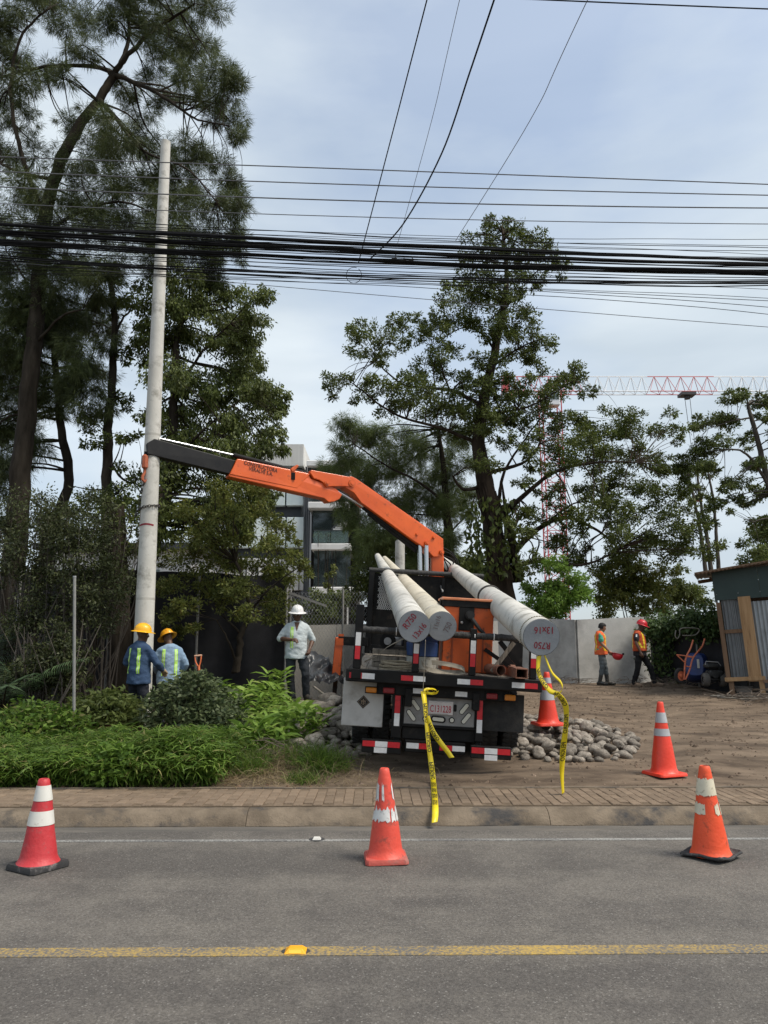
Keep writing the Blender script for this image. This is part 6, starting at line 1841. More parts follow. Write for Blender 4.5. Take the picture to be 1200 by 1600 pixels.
# ------------------------------------------------------------------ overhead cables
CAB = mat('cable_black', (.009, .009, .0095), (.018, .018, .019), scale=8, rough=.8, spec=.1)
CAG = mat('cable_grey', (.10, .10, .105), (.14, .14, .145), scale=8, rough=.5)
def cable(label, yl, ym, yr, r, Y=9.4, m=CAB, group='cables crossing over the pavement', wob=0.0, seed=0, name='overhead_cable'):
    pl, pm_, pr = at(0, yl, Y), at(600, ym, Y), at(1200, yr, Y)
    xs = np.array([pl.x, pm_.x, pr.x]); zs = np.array([pl.z, pm_.z, pr.z])
    co = np.polyfit(xs, zs, 2)
    pts = []
    for i in range(61):
        x = -14 + 28 * i / 60
        xc = max(-6.5, min(6.5, x)); z = np.polyval(co, xc) + (x - xc) * np.polyval(np.polyder(co), xc)
        z += wob * noise.noise((x * .6, seed, 0)); y = Y + .06 * noise.noise((x * .4, seed, 3)) * (1 if wob else 0)
        pts.append((x, y, z))
    mb = MB(); mb.tube(pts, r, 6)
    o = mb.build(name, m, None, origin=pts[0], smooth=True); return put(o, label, 'cable', group)
for i, (a, b, c) in enumerate(((245, 266, 288), (268, 290, 305), (292, 315, 325), (318, 340, 350))):
    cable(('topmost of the four bare wires above the cable bundle', 'second of the four bare wires above the cable bundle', 'third of the four bare wires above the cable bundle', 'lowest of the four bare wires above the cable bundle')[i], a, b, c, (.008, .008, .009, .006)[i], 9.9, CAG)
k = 0
for (a, b, c, r) in ((337, 366, 374, .005), (341, 370, 387, .007), (346, 373, 384, .005), (349, 381, 405, .022), (352, 384, 408, .018), (350, 382, 406, .020), (360, 392, 412, .024), (363, 394, 413, .022), (361, 393, 415, .020), (365, 396, 414, .016),
                     (377, 407, 425, .024), (380, 409, 427, .020), (383, 412, 430, .016), (374, 405, 422, .013), (392, 424, 437, .008), (399, 431, 440, .013), (402, 434, 443, .014), (406, 437, 446, .011), (409, 439, 470, .006),
                     (415, 441, 480, .006), (420, 446, 491, .006), (388, 418, 434, .008), (428, 443, 466, .005), (368, 399, 416, .012), (356, 387, 407, .012), (343, 377, 392, .006), (333, 371, 398, .005), (369, 385, 402, .007), (381, 401, 419, .008), (395, 415, 430, .007), (412, 428, 438, .007), (386, 428, 452, .005), (425, 436, 441, .006), (366, 412, 428, .007), (345, 402, 424, .006)):
    cable('black communication cable in the thick bundle crossing the upper picture', a, b, c, r * .68, 9.35 + .1 * math.sin(k * 2.3), CAB, 'cables in the thick bundle', .015, k); k += 1
cable('single thin sagging wire just below the cable bundle', 408, 462, 511, .004, 9.4, CAG)
def span(label, pts, r, m=CAB, name='service_wire'):
    ps = [at(*p) for p in pts]; d = ps[0] - ps[1]
    ps = [ps[0] + d.normalized() * 7] + ps
    path = smoothpath(ps, 40)
    mb = MB(); mb.tube(path, r, 6); o = mb.build(name, m, None, origin=ps[-1], smooth=True); put(o, label, 'cable', 'wires running down to the bundle')
span('leftmost slanting wire dropping from the top edge to the cable bundle', [(667, 0, 6.2), (614, 205, 7.8), (560, 411, 9.3)], .0065)
span('thin slanting wire, second of those dropping to the bundle', [(718, 0, 6.2), (674, 190, 7.8), (620, 385, 9.3)], .003, CAG)
span('thick slanting cable sagging down to the bundle', [(772, 0, 6.2), (735, 110, 7.0), (690, 240, 8.0), (630, 350, 8.9), (575, 408, 9.3)], .009)
span('rightmost thin slanting wire, passing before the tree top', [(918, 0, 6.2), (830, 185, 7.8), (712, 376, 9.3)], .004, CAG)
cable('short wire crossing the top right corner', -45, -12, 14, .009, 8.2, CAB)
mb = MB(); c = at(553, 430, 9.3); mb.tube([c + Vector((.10 * math.cos(a), 0, .11 * math.sin(a) - .0)) for a in [2 * math.pi * i / 24 + 1.2 for i in range(24)]], .004, 5)
o = mb.build('cable_loop', CAB, None, origin=c); put(o, 'small loose loop of wire below the bundle', 'cable')
for i, (px, py) in enumerate(((616, 405), (629, 411), (642, 408))):
    c = at(px, py, 9.3); t = thing('cable_clamp', ('left', 'middle', 'right')[i] + ' of three small clamps hung on the bundle', 'clamp', c, group='clamps on the bundle')
    mb = MB(); mb.box((0, 0, 0), (.07, .04, .035), bev=.008); mb.build('jaw', CAB, t)
    mb = MB(); mb.cyl((.02, 0, -.0), (.02, 0, .07), .008, 6); mb.build('bolt', DKST, t)
# ------------------------------------------------------------------ vegetation
BARK = mat('bark_dark', (.020, .016, .012), (.055, .045, .034), scale=5, rough=.95, bump=1.0, bscale=16, stretch=(1, 1, .25), spec=.1)
BARKG = mat('bark_grey', (.055, .048, .04), (.12, .105, .09), scale=5, rough=.95, bump=1.0, bscale=14, stretch=(1, 1, .3), spec=.1)
BARKR = mat('bark_vine', (.022, .016, .012), (.060, .045, .034), scale=4, rough=.95, bump=1.0, bscale=12, stretch=(1, 1, .22), spec=.1)
L_CAS = leaf_mat('needles', (0.036, 0.05, 0.015), (0.105, 0.128, 0.039), .30)
L_DARK = leaf_mat('leaves_dark', (0.046, 0.066, 0.014), (0.14, 0.168, 0.038), .32)
L_MID = leaf_mat('leaves_mid', (0.06, 0.085, 0.02), (0.15, 0.18, 0.05), .38)
L_OLIVE = leaf_mat('leaves_olive', (0.075, 0.095, 0.02), (0.19, 0.21, 0.05), .40, c3=(.18, .15, .03))
L_BRT = leaf_mat('leaves_bright', (0.085, 0.165, 0.022), (0.2, 0.31, 0.055), .45)
L_GRASS = leaf_mat('bamboo_leaves', (0.040, 0.090, 0.010), (0.155, 0.240, 0.038), .40, c3=(.26, .24, .09))
L_DRY = leaf_mat('dry_grass', (.14, .105, .055), (.30, .235, .13), .3)
L_DRAC = leaf_mat('dracaena_leaves', (0.11, 0.2, 0.025), (0.27, 0.4, 0.075), .40, c3=(.34, .40, .12))
L_SHR = leaf_mat('shrub_leaves', (0.05, 0.075, 0.03), (0.14, 0.17, 0.075), .30)
L_FEA = leaf_mat('needles_light', (0.055, 0.08, 0.022), (0.16, 0.2, 0.058), .35)
L_THK = leaf_mat('thicket_leaves', (.026, .036, .012), (.085, .098, .034), .3)
L_PALM = leaf_mat('palm_leaves', (0.026, 0.052, 0.022), (0.075, 0.12, 0.05), .30)
L_VINE = leaf_mat('vine_leaves', (.035, .070, .018), (.110, .165, .050), .35)

def unit(a): return a / np.maximum(np.linalg.norm(a, axis=1, keepdims=True), 1e-9)
def leaf_quads(pos, d, ln, wd, shape=.42):
    """rhombic leaves: base, one side, tip, other side"""
    n = len(pos); d = unit(d)
    r = unit(np.cross(d, nr.normal(size=(n, 3))))
    nn = np.cross(d, r)
    ln = np.broadcast_to(np.asarray(ln, float).reshape(-1, 1), (n, 1)); wd = np.broadcast_to(np.asarray(wd, float).reshape(-1, 1), (n, 1))
    mid = pos + d * ln * shape + nn * wd * .12
    tip = pos + d * ln
    return np.stack([pos, mid + r * wd / 2, tip, mid - r * wd / 2], 1).reshape(-1, 3)
def blade_quads(pos, d, ln, wd, droop=.5, segs=3):
    """arching blades: strips of quads narrowing to the tip"""
    n = len(pos); d = unit(d)
    ln = np.broadcast_to(np.asarray(ln, float).reshape(-1, 1), (n, 1)); wd = np.broadcast_to(np.asarray(wd, float).reshape(-1, 1), (n, 1))
    r = unit(np.cross(d, np.array([0, 0, 1.0])) + nr.normal(scale=.35, size=(n, 3)))
    rows = []; p = pos.copy(); dd = d.copy()
    prof = [.55, 1.0, .72, .06] if segs == 3 else [.5, .95, 1.0, .65, .05]
    dr = np.broadcast_to(np.asarray(droop, float).reshape(-1, 1), (n, 1))
    for k in range(segs + 1):
        rows.append((p - r * wd / 2 * prof[k], p + r * wd / 2 * prof[k]))
        dd = unit(dd + np.array([0, 0, -1.0]) * dr * (.35 + .5 * k / segs))
        p = p + dd * ln / segs
    q = [np.stack([rows[k][0], rows[k][1], rows[k + 1][1], rows[k + 1][0]], 1) for k in range(segs)]
    return np.stack(q, 1).reshape(-1, 3)
def weld(me):
    """join the strip quads of each blade so a blade is one island"""
    bm = bmesh.new(); bm.from_mesh(me); bmesh.ops.remove_doubles(bm, verts=bm.verts, dist=1e-5); bm.to_mesh(me); bm.free(); return me
def to_local(arr, loc): return np.asarray(arr) - np.array(loc)
def in_ball(n): 
    v = unit(nr.normal(size=(n, 3))); return v * (nr.random((n, 1)) ** (1 / 2.2))

def grow(name, label, loc, limbs, blobs, bark, leafm, kind='leaf', dens=1.0, size=1.0, cat='tree', group=None, twig=True, nseg=7, sub=15, flat=.75, droopy=.3, sides=9):
    """limbs: ([points], r0, r1); blobs: (centre, radius)"""
    loc = Vector(loc)
    t = thing(name, label, cat, loc, group=group)
    samples = []
    for k, (pts, r0, r1) in enumerate(limbs):
        if k: r0 *= .72; r1 *= .72
        path = smoothpath(pts, max(6, len(pts) * 6)); n = len(path)
        for i in range(1, n - 1):
            path[i] = path[i] + Vector((noise.noise((i * .5, k * 3, 1)), noise.noise((i * .5, k * 3, 2)), 0)) * min(r0, .08) * .5
        rad = [r0 + (r1 - r0) * (i / (n - 1)) ** .62 for i in range(n)]
        mb = MB(); mb.tube(path, rad, sides if r0 > .06 else 6, jit=.12 if r0 > .08 else 0)
        mb.build('trunk' if k == 0 else 'limb', bark, t, 'W', smooth='all', fix=False)
        samples += [(p, r) for p, r in zip(path, rad)]
    SP = np.array([tuple(p) for p, r in samples]); SR = np.array([r for p, r in samples])
    mb = MB(); quads = []
    for (c, R_) in blobs:
        c = Vector(c)
        if twig:
            d2 = ((SP - np.array(c)) ** 2).sum(1) + np.where(SP[:, 2] > c.z + .2, 1.2, 0) * R_ * R_
            j = int(d2.argmin()); p = Vector(SP[j])
            m1 = p.lerp(c, .5) + Vector((rnd.uniform(-1, 1), rnd.uniform(-1, 1), rnd.uniform(-.2, .9))) * (c - p).length * .14
            r = min(SR[j] * .6, .016 + .012 * (c - p).length)
            mb.tube(smoothpath([p, m1, c], nseg), [r + (r * .35 - r) * i / nseg for i in range(nseg + 1)], 5, cap=False)
        ns = max(3, int(sub * (.7 + .6 * rnd.random())))
        cs = in_ball(ns) * np.array([1, 1, flat]) * R_ * .92 + np.array(c)
        if twig:
            for q in cs[:max(2, ns // 3)]:
                mb.tube([c, Vector(c).lerp(Vector(q), .55) + Vector((rnd.uniform(-.1, .1), rnd.uniform(-.1, .1), rnd.uniform(0, .12))) * R_, Vector(q)], [.011 * size, .008 * size, .004 * size], 3, cap=False)
        if kind == 'needle':
            nt_ = int(42 * dens * (R_ / .5) ** 1.6) + 4
            tc = np.repeat(cs, int(np.ceil(nt_ / ns)), 0) + nr.normal(scale=R_ * .22, size=(int(np.ceil(nt_ / ns)) * ns, 3))
            out = unit(tc - np.array(c) + nr.normal(scale=R_ * .4, size=tc.shape))
            per = 15
            base = np.repeat(tc, per, 0); dd = np.repeat(out * .8 + np.array([0, 0, -droopy]), per, 0) + nr.normal(scale=.5, size=(len(tc) * per, 3))
            base = base + unit(dd) * nr.random((len(base), 1)) * .12 * size
            quads.append(leaf_quads(base, dd, nr.uniform(.14, .34, len(base)) * size, nr.uniform(.009, .017, len(base)) * size, .4))
        else:
            nl = int(505 * dens * (R_ / .5) ** 1.7 / size ** 1.3) + 20
            per = int(np.ceil(nl / ns))
            base = np.repeat(cs, per, 0) + nr.normal(scale=R_ * .19, size=(per * ns, 3)) * np.array([1, 1, .75])
            dd = base - np.array(c); dd = unit(dd) * .7 + nr.normal(scale=.6, size=base.shape) + np.array([0, 0, -droopy])
            quads.append(leaf_quads(base, dd, nr.uniform(.05, .165, len(base)) * size, nr.uniform(.028, .07, len(base)) * size, .45))
    if mb.v: put(mb.build('twigs', bark, t, 'W', fix=False), kind='stuff')
    me = npmesh('crown', to_local(np.concatenate(quads), loc), 4, leafm)
    put(link('crown', me, t), kind='stuff')
    return t
def zb_(lst, ox, oy, sc, Y, spread, jit=1.0, seed=1, rs=1.0, sat=2):
    """blobs from zoomed-picture coordinates"""
    rr = random.Random(seed); out = []
    for it in lst:
        x, y, r = it[:3]; dy = it[3] if len(it) > 3 else rr.uniform(-spread, spread)
        p = at(ox + x / sc, oy + y / sc, Y + dy); R_ = r / sc / FPX * (Y + dy) * 1.05 * rs; out.append((p, R_))
        for _ in range(sat):
            v = Vector((rr.gauss(0, 1), rr.gauss(0, 1), rr.gauss(0, .7))).normalized(); out.append((p + v * R_ * rr.uniform(.85, 1.55), R_ * rr.uniform(.40, .65)))
    return out
def zp(pts, ox, oy, sc, Y, dys=None): return [at(ox + p[0] / sc, oy + p[1] / sc, Y + (p[2] if len(p) > 2 else 0)) for p in pts]

# --- left: tall casuarina-like tree leaning right
Y1 = 16.6; g1 = (0, 0, 1.778)
limbs = [(zp([(30, 1760), (45, 1500), (60, 1300), (85, 1050), (105, 850), (118, 660), (150, 500), (205, 375), (275, 275), (318, 205)], *g1, Y1), .30, .09),
         (zp([(318, 205), (345, 165, -.2), (420, 90, -.5), (480, 50, -.8), (540, 10, -1)], *g1, Y1), .12, .03), (zp([(318, 208), (400, 240, -.4), (470, 280, -.6), (545, 330, -.8), (640, 350, -1)], *g1, Y1), .10, .02),
         (zp([(318, 205), (260, 185, .3), (130, 185, .5), (0, 215, .7), (-80, 240, 1)], *g1, Y1), .10, .03), (zp([(335, 180), (360, 90, .2), (340, 0, .3), (330, -80, .4)], *g1, Y1), .09, .03),
         (zp([(275, 275), (330, 340, -.6), (400, 420, -1), (520, 470, -1.2), (600, 560, -1.2)], *g1, Y1), .08, .02), (zp([(150, 500), (60, 480, .3), (0, 455, .5)], *g1, Y1), .08, .03),
         (zp([(118, 660), (200, 600, -.5), (330, 560, -1), (440, 600, -1.2)], *g1, Y1), .09, .02), (zp([(105, 850), (60, 760, .4), (20, 700, .6)], *g1, Y1), .07, .02), (zp([(95, 960), (170, 880, -.5), (230, 860, -.8)], *g1, Y1), .07, .02),
         (zp([(130, 620), (60, 430, -.4), (30, 250, -.6), (60, 100, -.8), (140, 20, -.8)], *g1, Y1), .10, .03)]
bl = [(40, 40, 60), (120, 20, 50), (0, 110, 45), (60, 150, 40), (20, 220, 50), (70, 235, 45), (130, 200, 40), (180, 215, 30), (230, 125, 45), (190, 70, 40), (250, 60, 60), (330, 60, 55), (400, 30, 65), (470, 50, 75), (540, 25, 65), (420, 110, 50),
      (500, 120, 60), (560, 120, 70), (600, 190, 62), (570, 230, 40), (645, 255, 48), (600, 300, 55), (640, 340, 40), (660, 370, 25), (530, 210, 50), (470, 260, 45), (430, 180, 40), (340, 250, 45), (380, 320, 55), (330, 390, 75), (280, 330, 45), (240, 430, 80), (420, 400, 60),
      (470, 450, 55), (520, 400, 40), (560, 440, 50), (610, 455, 42), (635, 520, 45), (660, 585, 48), (600, 560, 60), (540, 540, 60), (480, 560, 62), (400, 510, 85), (320, 510, 85), (220, 520, 85), (135, 560, 75), (40, 545, 55), (20, 440, 45), (95, 440, 45),
      (150, 640, 85), (250, 620, 85), (350, 620, 85), (450, 640, 75), (540, 640, 65), (615, 650, 55), (660, 680, 35), (60, 640, 75), (520, 715, 60), (585, 735, 45), (430, 710, 70), (330, 725, 75), (230, 735, 75), (130, 740, 80), (40, 740, 70),
      (600, 785, 35), (180, 330, 30), (80, 330, 30), (10, 320, 35), (-30, 600, 70), (-40, 400, 60), (-40, 150, 60), (300, -20, 60), (420, -50, 80), (540, -50, 70), (180, -40, 60), (60, -50, 60)]
grow('tall_tree', 'tall dark feathery tree with leaning trunk at the upper left', (limbs[0][0][0].x, Y1, gh(-8, Y1)), limbs, zb_(bl, *g1, Y1, 1.5, seed=3, sat=2, rs=.88), BARK, L_CAS, 'needle', 3.5, .70, group='feathery trees on the left', droopy=.45)
# --- left edge: denser neighbours lower down
Y2 = 17.8
limbs = [(zp([(150, 1760), (130, 1500), (190, 1350), (165, 1150), (150, 950), (140, 820)], *g1, Y2), .20, .05), (zp([(165, 1150), (215, 1080, -.3), (260, 980, -.5)], *g1, Y2), .05, .02), (zp([(150, 950), (60, 900, .3), (20, 840, .4)], *g1, Y2), .06, .02)]
bl = [(40, 820, 80), (130, 830, 85), (220, 850, 70), (265, 905, 50), (60, 920, 85), (150, 940, 80), (230, 985, 60), (40, 1020, 80), (130, 1050, 75), (210, 1060, 50), (245, 1120, 50), (50, 1120, 70), (140, 1130, 45), (20, 1200, 50), (-40, 900, 80), (-40, 1050, 80), (270, 1030, 30), (290, 830, 40), (30, 1280, 60), (-10, 1350, 70), (95, 1235, 42), (60, 1190, 50), (190, 900, 60), (100, 880, 60), (40, 980, 60)]
grow('feathery_tree', 'drooping feathery tree on the left edge behind the leaning trunk', (limbs[0][0][0].x, Y2, gh(-8, Y2)), limbs, zb_(bl, *g1, Y2, 1.2, seed=5), BARK, L_CAS, 'needle', 4.0, .76, group='feathery trees on the left', droopy=.9)
# dark trunk going straight up
Y3 = 17.2
limbs = [(zp([(300, 1760), (296, 1500), (298, 1300), (303, 1150), (318, 980), (316, 850), (305, 770)], *g1, Y3), .17, .06), (zp([(320, 930), (345, 880, .2), (385, 850, .3)], *g1, Y3), .06, .02), (zp([(303, 1280), (340, 1330, -.3), (380, 1345, -.5)], *g1, Y3), .06, .02), (zp([(300, 1360), (250, 1360, .2), (200, 1350, .4)], *g1, Y3), .04, .012)]
bl = [(300, 770, 45), (340, 830, 40), (260, 1180, 35), (330, 1100, 28), (350, 1210, 30), (380, 1330, 45), (330, 1400, 50), (250, 1390, 50), (380, 1420, 40), (270, 1230, 25), (350, 980, 25)]
grow('slim_tree', 'slim dark straight trunk with sparse leaves left of the upright pole', (limbs[0][0][0].x, Y3, gh(-7, Y3)), limbs, zb_(bl, *g1, Y3, .8, seed=6), BARK, L_DARK, 'leaf', 1.0, .8)
# --- weeping tree right of the upright pole
Y4 = 16.8
limbs = [(zp([(365, 1780), (390, 1620), (440, 1480), (470, 1300), (485, 1100), (490, 950), (520, 860)], *g1, Y4), .26, .05), (zp([(485, 1100), (560, 980, -.4), (640, 900, -.6)], *g1, Y4), .08, .02), (zp([(470, 1300), (560, 1200, -.5), (680, 1100, -.8)], *g1, Y4), .08, .02), (zp([(490, 950), (430, 880, .3)], *g1, Y4), .05, .02)]
bl = [(420, 850, 70), (500, 845, 80), (580, 840, 70), (655, 850, 62), (705, 825, 45), (715, 900, 50), (440, 930, 70), (540, 940, 85), (640, 950, 75), (705, 1000, 42), (745, 1085, 42), (760, 1135, 35), (770, 1190, 30), (480, 1040, 80), (580, 1050, 85), (670, 1060, 70), (720, 1120, 50), (500, 1140, 75), (600, 1150, 85), (690, 1170, 70),
      (735, 1215, 42), (560, 1230, 80), (650, 1240, 70), (500, 1240, 60), (720, 1260, 35), (480, 1330, 60), (560, 1330, 60), (440, 1180, 40), (400, 960, 40), (610, 790, 40), (520, 790, 40), (700, 960, 35), (600, 1390, 60), (500, 1420, 60), (440, 1500, 50), (700, 1310, 50), (650, 1330, 55), (740, 1330, 32), (690, 1390, 50), (735, 1400, 36), (620, 1420, 55), (660, 1460, 50), (580, 1480, 50)]
grow('weeping_tree', 'leafy weeping tree just right of the upright pole above the boom', (limbs[0][0][0].x, Y4, gh(-5.5, Y4)), limbs, zb_(bl, *g1, Y4, 1.2, seed=8, sat=3), BARK, L_DARK, 'leaf', 1.3, .75, droopy=1.5)
# --- small bright tree below the boom
Y5 = 15.0
z3 = (0, 860, 2.308)
limbs = [(zp([(850, 440), (860, 380), (870, 300), (900, 220), (880, 120), (850, 40)], *z3, Y5), .09, .03), (zp([(850, 400), (820, 320, -.2), (780, 250, -.3)], *z3, Y5), .05, .015), (zp([(880, 250), (960, 150, -.3), (1020, 100, -.4), (1080, 60, -.5)], *z3, Y5), .04, .012), (zp([(870, 300), (760, 200, .3), (660, 150, .4)], *z3, Y5), .04, .012), (zp([(880, 120), (960, 20, .2), (1000, -60, .2)], *z3, Y5), .03, .01)]
bl = [(620, 130, 50), (680, 200, 50), (620, 230, 40), (740, 130, 60), (800, 60, 60), (870, 30, 60), (800, 180, 55), (880, 130, 60), (950, 60, 60), (1020, 60, 50), (1060, 100, 35), (960, 160, 50), (1000, 200, 45), (900, 230, 45), (700, 60, 60), (640, 30, 50), (760, -40, 60), (860, -60, 60), (940, -40, 55), (1000, -20, 45), (1060, 20, 35), (700, -40, 55), (820, -130, 55), (900, -140, 55), (760, -150, 50), (970, -110, 45), (1030, -80, 35), (680, -140, 50), (1090, 60, 25), (700, 280, 25), (640, 300, 25), (860, -220, 50), (780, -230, 45), (930, -210, 40)]
grow('garden_tree', 'small olive green garden tree between the upright pole and the building', (limbs[0][0][0].x, Y5, gh(-3, Y5)), limbs, zb_(bl, *z3, Y5, .9, seed=9), BARK, L_OLIVE, 'leaf', 1.1, .62, droopy=.2)
# thick bark trunks between shrub and pole
for i, (pts, r0, r1, lab) in enumerate((([(186, 1080), (188, 1000), (184, 900), (182, 830), (181, 790)], .25, .17, 'thick rough barked trunk left of the upright pole, behind the dark jacket worker'), ([(203, 1075), (213, 980), (225, 880), (238, 800), (246, 760)], .20, .12, 'thick slanting trunk passing behind the upright pole'))):
    ps = [at(*p, 15.6 + .3 * i) for p in pts]
    t = thing('tree_trunk', lab, 'tree', (ps[0].x, ps[0].y, gh(ps[0].x, ps[0].y)))
    mb = MB(); pp_ = smoothpath([ps[0] + Vector((0, 0, -.3))] + ps, 26); mb.tube(pp_, [r0 * (1.25 if k < 2 else 1) + (r1 - r0) * k / 26 for k in range(27)], 16, jit=.25); mb.build('trunk', BARK, t, 'W', smooth='all', fix=False)
    bls = [(at(pts[-1][0] + dx, pts[-1][1] + dy, 15.6), .5) for dx, dy in ((-20, 20), (15, 0), (-40, 60), (10, 50))]
    q = []
    for c, r in bls:
        cs = in_ball(140) * r + np.array(c); q.append(leaf_quads(cs, nr.normal(size=(140, 3)), .1, .05))
    put(link('crown', npmesh('crown', to_local(np.concatenate(q), t.location), 4, L_DARK), t), kind='stuff')

# --- the big tree behind the truck
Y6 = 25.0; g5 = (500, 320, 1.714)
limbs = [(zp([(492, 1090), (482, 1000), (465, 880), (442, 740), (425, 640), (436, 540), (462, 420), (488, 290), (500, 190), (488, 70)], *g5, Y6), .52, .05),
         (zp([(446, 750), (385, 762, -.5), (355, 725, -.8)], *g5, Y6), .13, .04), (zp([(458, 715), (520, 700, -.3), (560, 680, -.5), (590, 640, -.6)], *g5, Y6), .12, .04), (zp([(480, 840), (550, 775, -.5), (630, 715, -.9), (740, 690, -1.2), (850, 690, -1.4)], *g5, Y6), .17, .03),
         (zp([(500, 945), (590, 865, .3), (660, 838, .4), (740, 870, .6), (800, 920, .6)], *g5, Y6), .18, .04), (zp([(500, 975), (580, 955, -.3), (700, 965, -.6), (790, 930, -.8)], *g5, Y6), .16, .03), (zp([(478, 800), (492, 720, .5), (540, 640, .8), (600, 560, 1)], *g5, Y6), .11, .03),
         (zp([(436, 540), (360, 500, .4), (290, 490, .6), (220, 480, .8), (150, 420, 1)], *g5, Y6), .13, .03), (zp([(470, 400), (440, 350, .3), (380, 330, .5), (300, 380, .7)], *g5, Y6), .08, .02), (zp([(462, 430), (540, 380, -.4), (590, 360, -.6)], *g5, Y6), .07, .02),
         (zp([(425, 640), (330, 600, -.4), (200, 560, -.8), (90, 480, -1)], *g5, Y6), .12, .03), (zp([(488, 290), (560, 200, -.3), (620, 140, -.5)], *g5, Y6), .05, .015), (zp([(440, 560), (560, 540, -.8), (680, 470, -1.2)], *g5, Y6), .09, .02), (zp([(590, 865, .3), (680, 800, 0), (760, 800, 0)], *g5, Y6), .07, .02)]
bl = [(465, 50, 28), (500, 65, 20), (530, 62, 26), (435, 75, 22), (580, 85, 32), (605, 130, 36), (645, 160, 28), (540, 130, 38), (470, 120, 42), (415, 130, 34), (400, 185, 42), (360, 240, 40), (460, 200, 50), (540, 190, 32), (590, 205, 22), (420, 260, 52), (350, 300, 45), (322, 330, 34), (480, 270, 40), (540, 280, 32), (572, 298, 20), (505, 330, 40), (560, 350, 40), (602, 368, 30), (430, 325, 30), (520, 400, 34), (568, 412, 30),
      (200, 310, 28), (150, 345, 36), (90, 335, 26), (100, 390, 36), (170, 400, 34), (230, 360, 28), (270, 340, 32), (320, 375, 34), (55, 470, 32), (110, 505, 32), (28, 480, 18), (160, 480, 38), (220, 470, 42), (280, 430, 42), (250, 520, 50), (330, 440, 42), (350, 505, 42), (395, 470, 30), (200, 545, 40), (300, 560, 55), (380, 560, 55), (450, 570, 50), (400, 620, 45), (500, 560, 36),
      (560, 475, 32), (620, 500, 42), (680, 440, 28), (660, 475, 34), (710, 500, 22), (600, 560, 42), (540, 590, 42), (650, 570, 34), (705, 600, 24), (680, 645, 50), (740, 620, 42), (620, 640, 42), (780, 600, 42), (840, 560, 28), (840, 610, 42), (900, 600, 36), (950, 610, 24), (725, 690, 42), (780, 680, 50), (850, 680, 42), (905, 680, 26), (820, 740, 42), (880, 760, 34), (560, 655, 32), (590, 700, 30), (640, 690, 34),
      (900, 800, 34), (850, 830, 45), (930, 850, 46), (980, 810, 36), (1000, 880, 40), (800, 880, 40), (880, 900, 50), (960, 930, 50), (720, 825, 36), (650, 830, 34), (570, 830, 34), (540, 880, 28), (620, 905, 36), (700, 925, 30), (1040, 925, 32), (760, 800, 34), (800, 940, 36), (660, 960, 30), (560, 960, 26), (740, 970, 30), (700, 870, 26), (610, 780, 22), (450, 420, 34, -.9), (440, 480, 36, -.9), (480, 350, 34, -.8), (430, 600, 42, -.9), (470, 520, 34, -.8), (490, 460, 26, -.8), (500, 250, 34, -.6), (420, 690, 34, -.9), (500, 640, 30, -.5), (520, 500, 26, 0), (760, 740, 30), (700, 760, 24), (640, 760, 22), (920, 720, 22), (960, 770, 26), (540, 740, 20), (780, 830, 30), (1020, 840, 24)]
big = grow('big_tree', 'big spreading tree with vine-wrapped trunk behind the truck', (limbs[0][0][0].x, Y6, gh(4, Y6)), limbs, zb_(bl, *g5, Y6, 1.6, seed=12, sat=3), BARKR, L_DARK, 'leaf', .95, .92, droopy=.1)
# hanging vines and big leaves on its trunk
mb = MB()
for k in range(34):
    a = rnd.uniform(-2.6, .6); x0_ = 430 + rnd.uniform(0, 60); y0_ = 780 + rnd.uniform(-40, 60); pts = []
    for i in range(8):
        y = y0_ + (1010 - y0_) * i / 7; c = at(500 + (455 + (y - 800) * .15) / 1.714, 320 + y / 1.714, Y6)
        pts.append(c + Vector((math.cos(a + i * .12) * .6, math.sin(a + i * .12) * .58, 0)) * (1 - .15 * (y < 850)))
    mb.tube(pts, rnd.uniform(.012, .04), 5)
put(mb.build('vine_stems', BARKR, big, 'W', fix=False), kind='stuff') 
cs = []
for k in range(900):
    y = rnd.uniform(790, 1000); a = rnd.uniform(0, 6.28); c = at(500 + (455 + (y - 800) * .15) / 1.714, 320 + y / 1.714, Y6); cs.append(tuple(c + Vector((math.cos(a), math.sin(a), 0)) * rnd.uniform(.55, .95)))
put(link('vine_leaves', npmesh('vine_leaves', to_local(leaf_quads(np.array(cs), nr.normal(scale=.5, size=(900, 3)) + np.array([0, 0, -1]), .22, .12), big.location), 4, L_DARK), big), kind='stuff')
# --- feathery tree behind, left of the big one
Y7 = 27.5
limbs = [(zp([(345, 1060), (345, 920), (338, 800), (330, 700), (318, 600)], *g5, Y7), .30, .06), (zp([(338, 800), (260, 740, -.5), (180, 700, -.8), (90, 640, -1)], *g5, Y7), .10, .03), (zp([(345, 880), (400, 820, .4), (420, 760, .5)], *g5, Y7), .07, .02), (zp([(340, 830), (270, 830, .4), (180, 820, .5)], *g5, Y7), .07, .02)]
bl = [(340, 640, 65), (250, 640, 70), (170, 620, 60), (100, 610, 50), (55, 600, 36), (70, 680, 45), (140, 700, 55), (220, 720, 70), (300, 740, 70), (370, 700, 50), (200, 800, 70), (280, 820, 70), (350, 820, 45), (130, 765, 45), (250, 900, 60), (170, 880, 55), (330, 900, 45), (400, 780, 30), (110, 840, 40), (200, 960, 55), (290, 960, 50), (130, 930, 45), (40, 740, 25), (360, 960, 35), (20, 700, 25), (70, 790, 30)]
grow('feathery_tree', 'feathery dark tree left of the big tree, behind the inner boom', (limbs[0][0][0].x, Y7, gh(1, Y7)), limbs, zb_(bl, *g5, Y7, 1.8, seed=15, sat=3, rs=.9), BARK, L_FEA, 'needle', 2.3, .93, group='feathery trees behind the truck', droopy=.6)
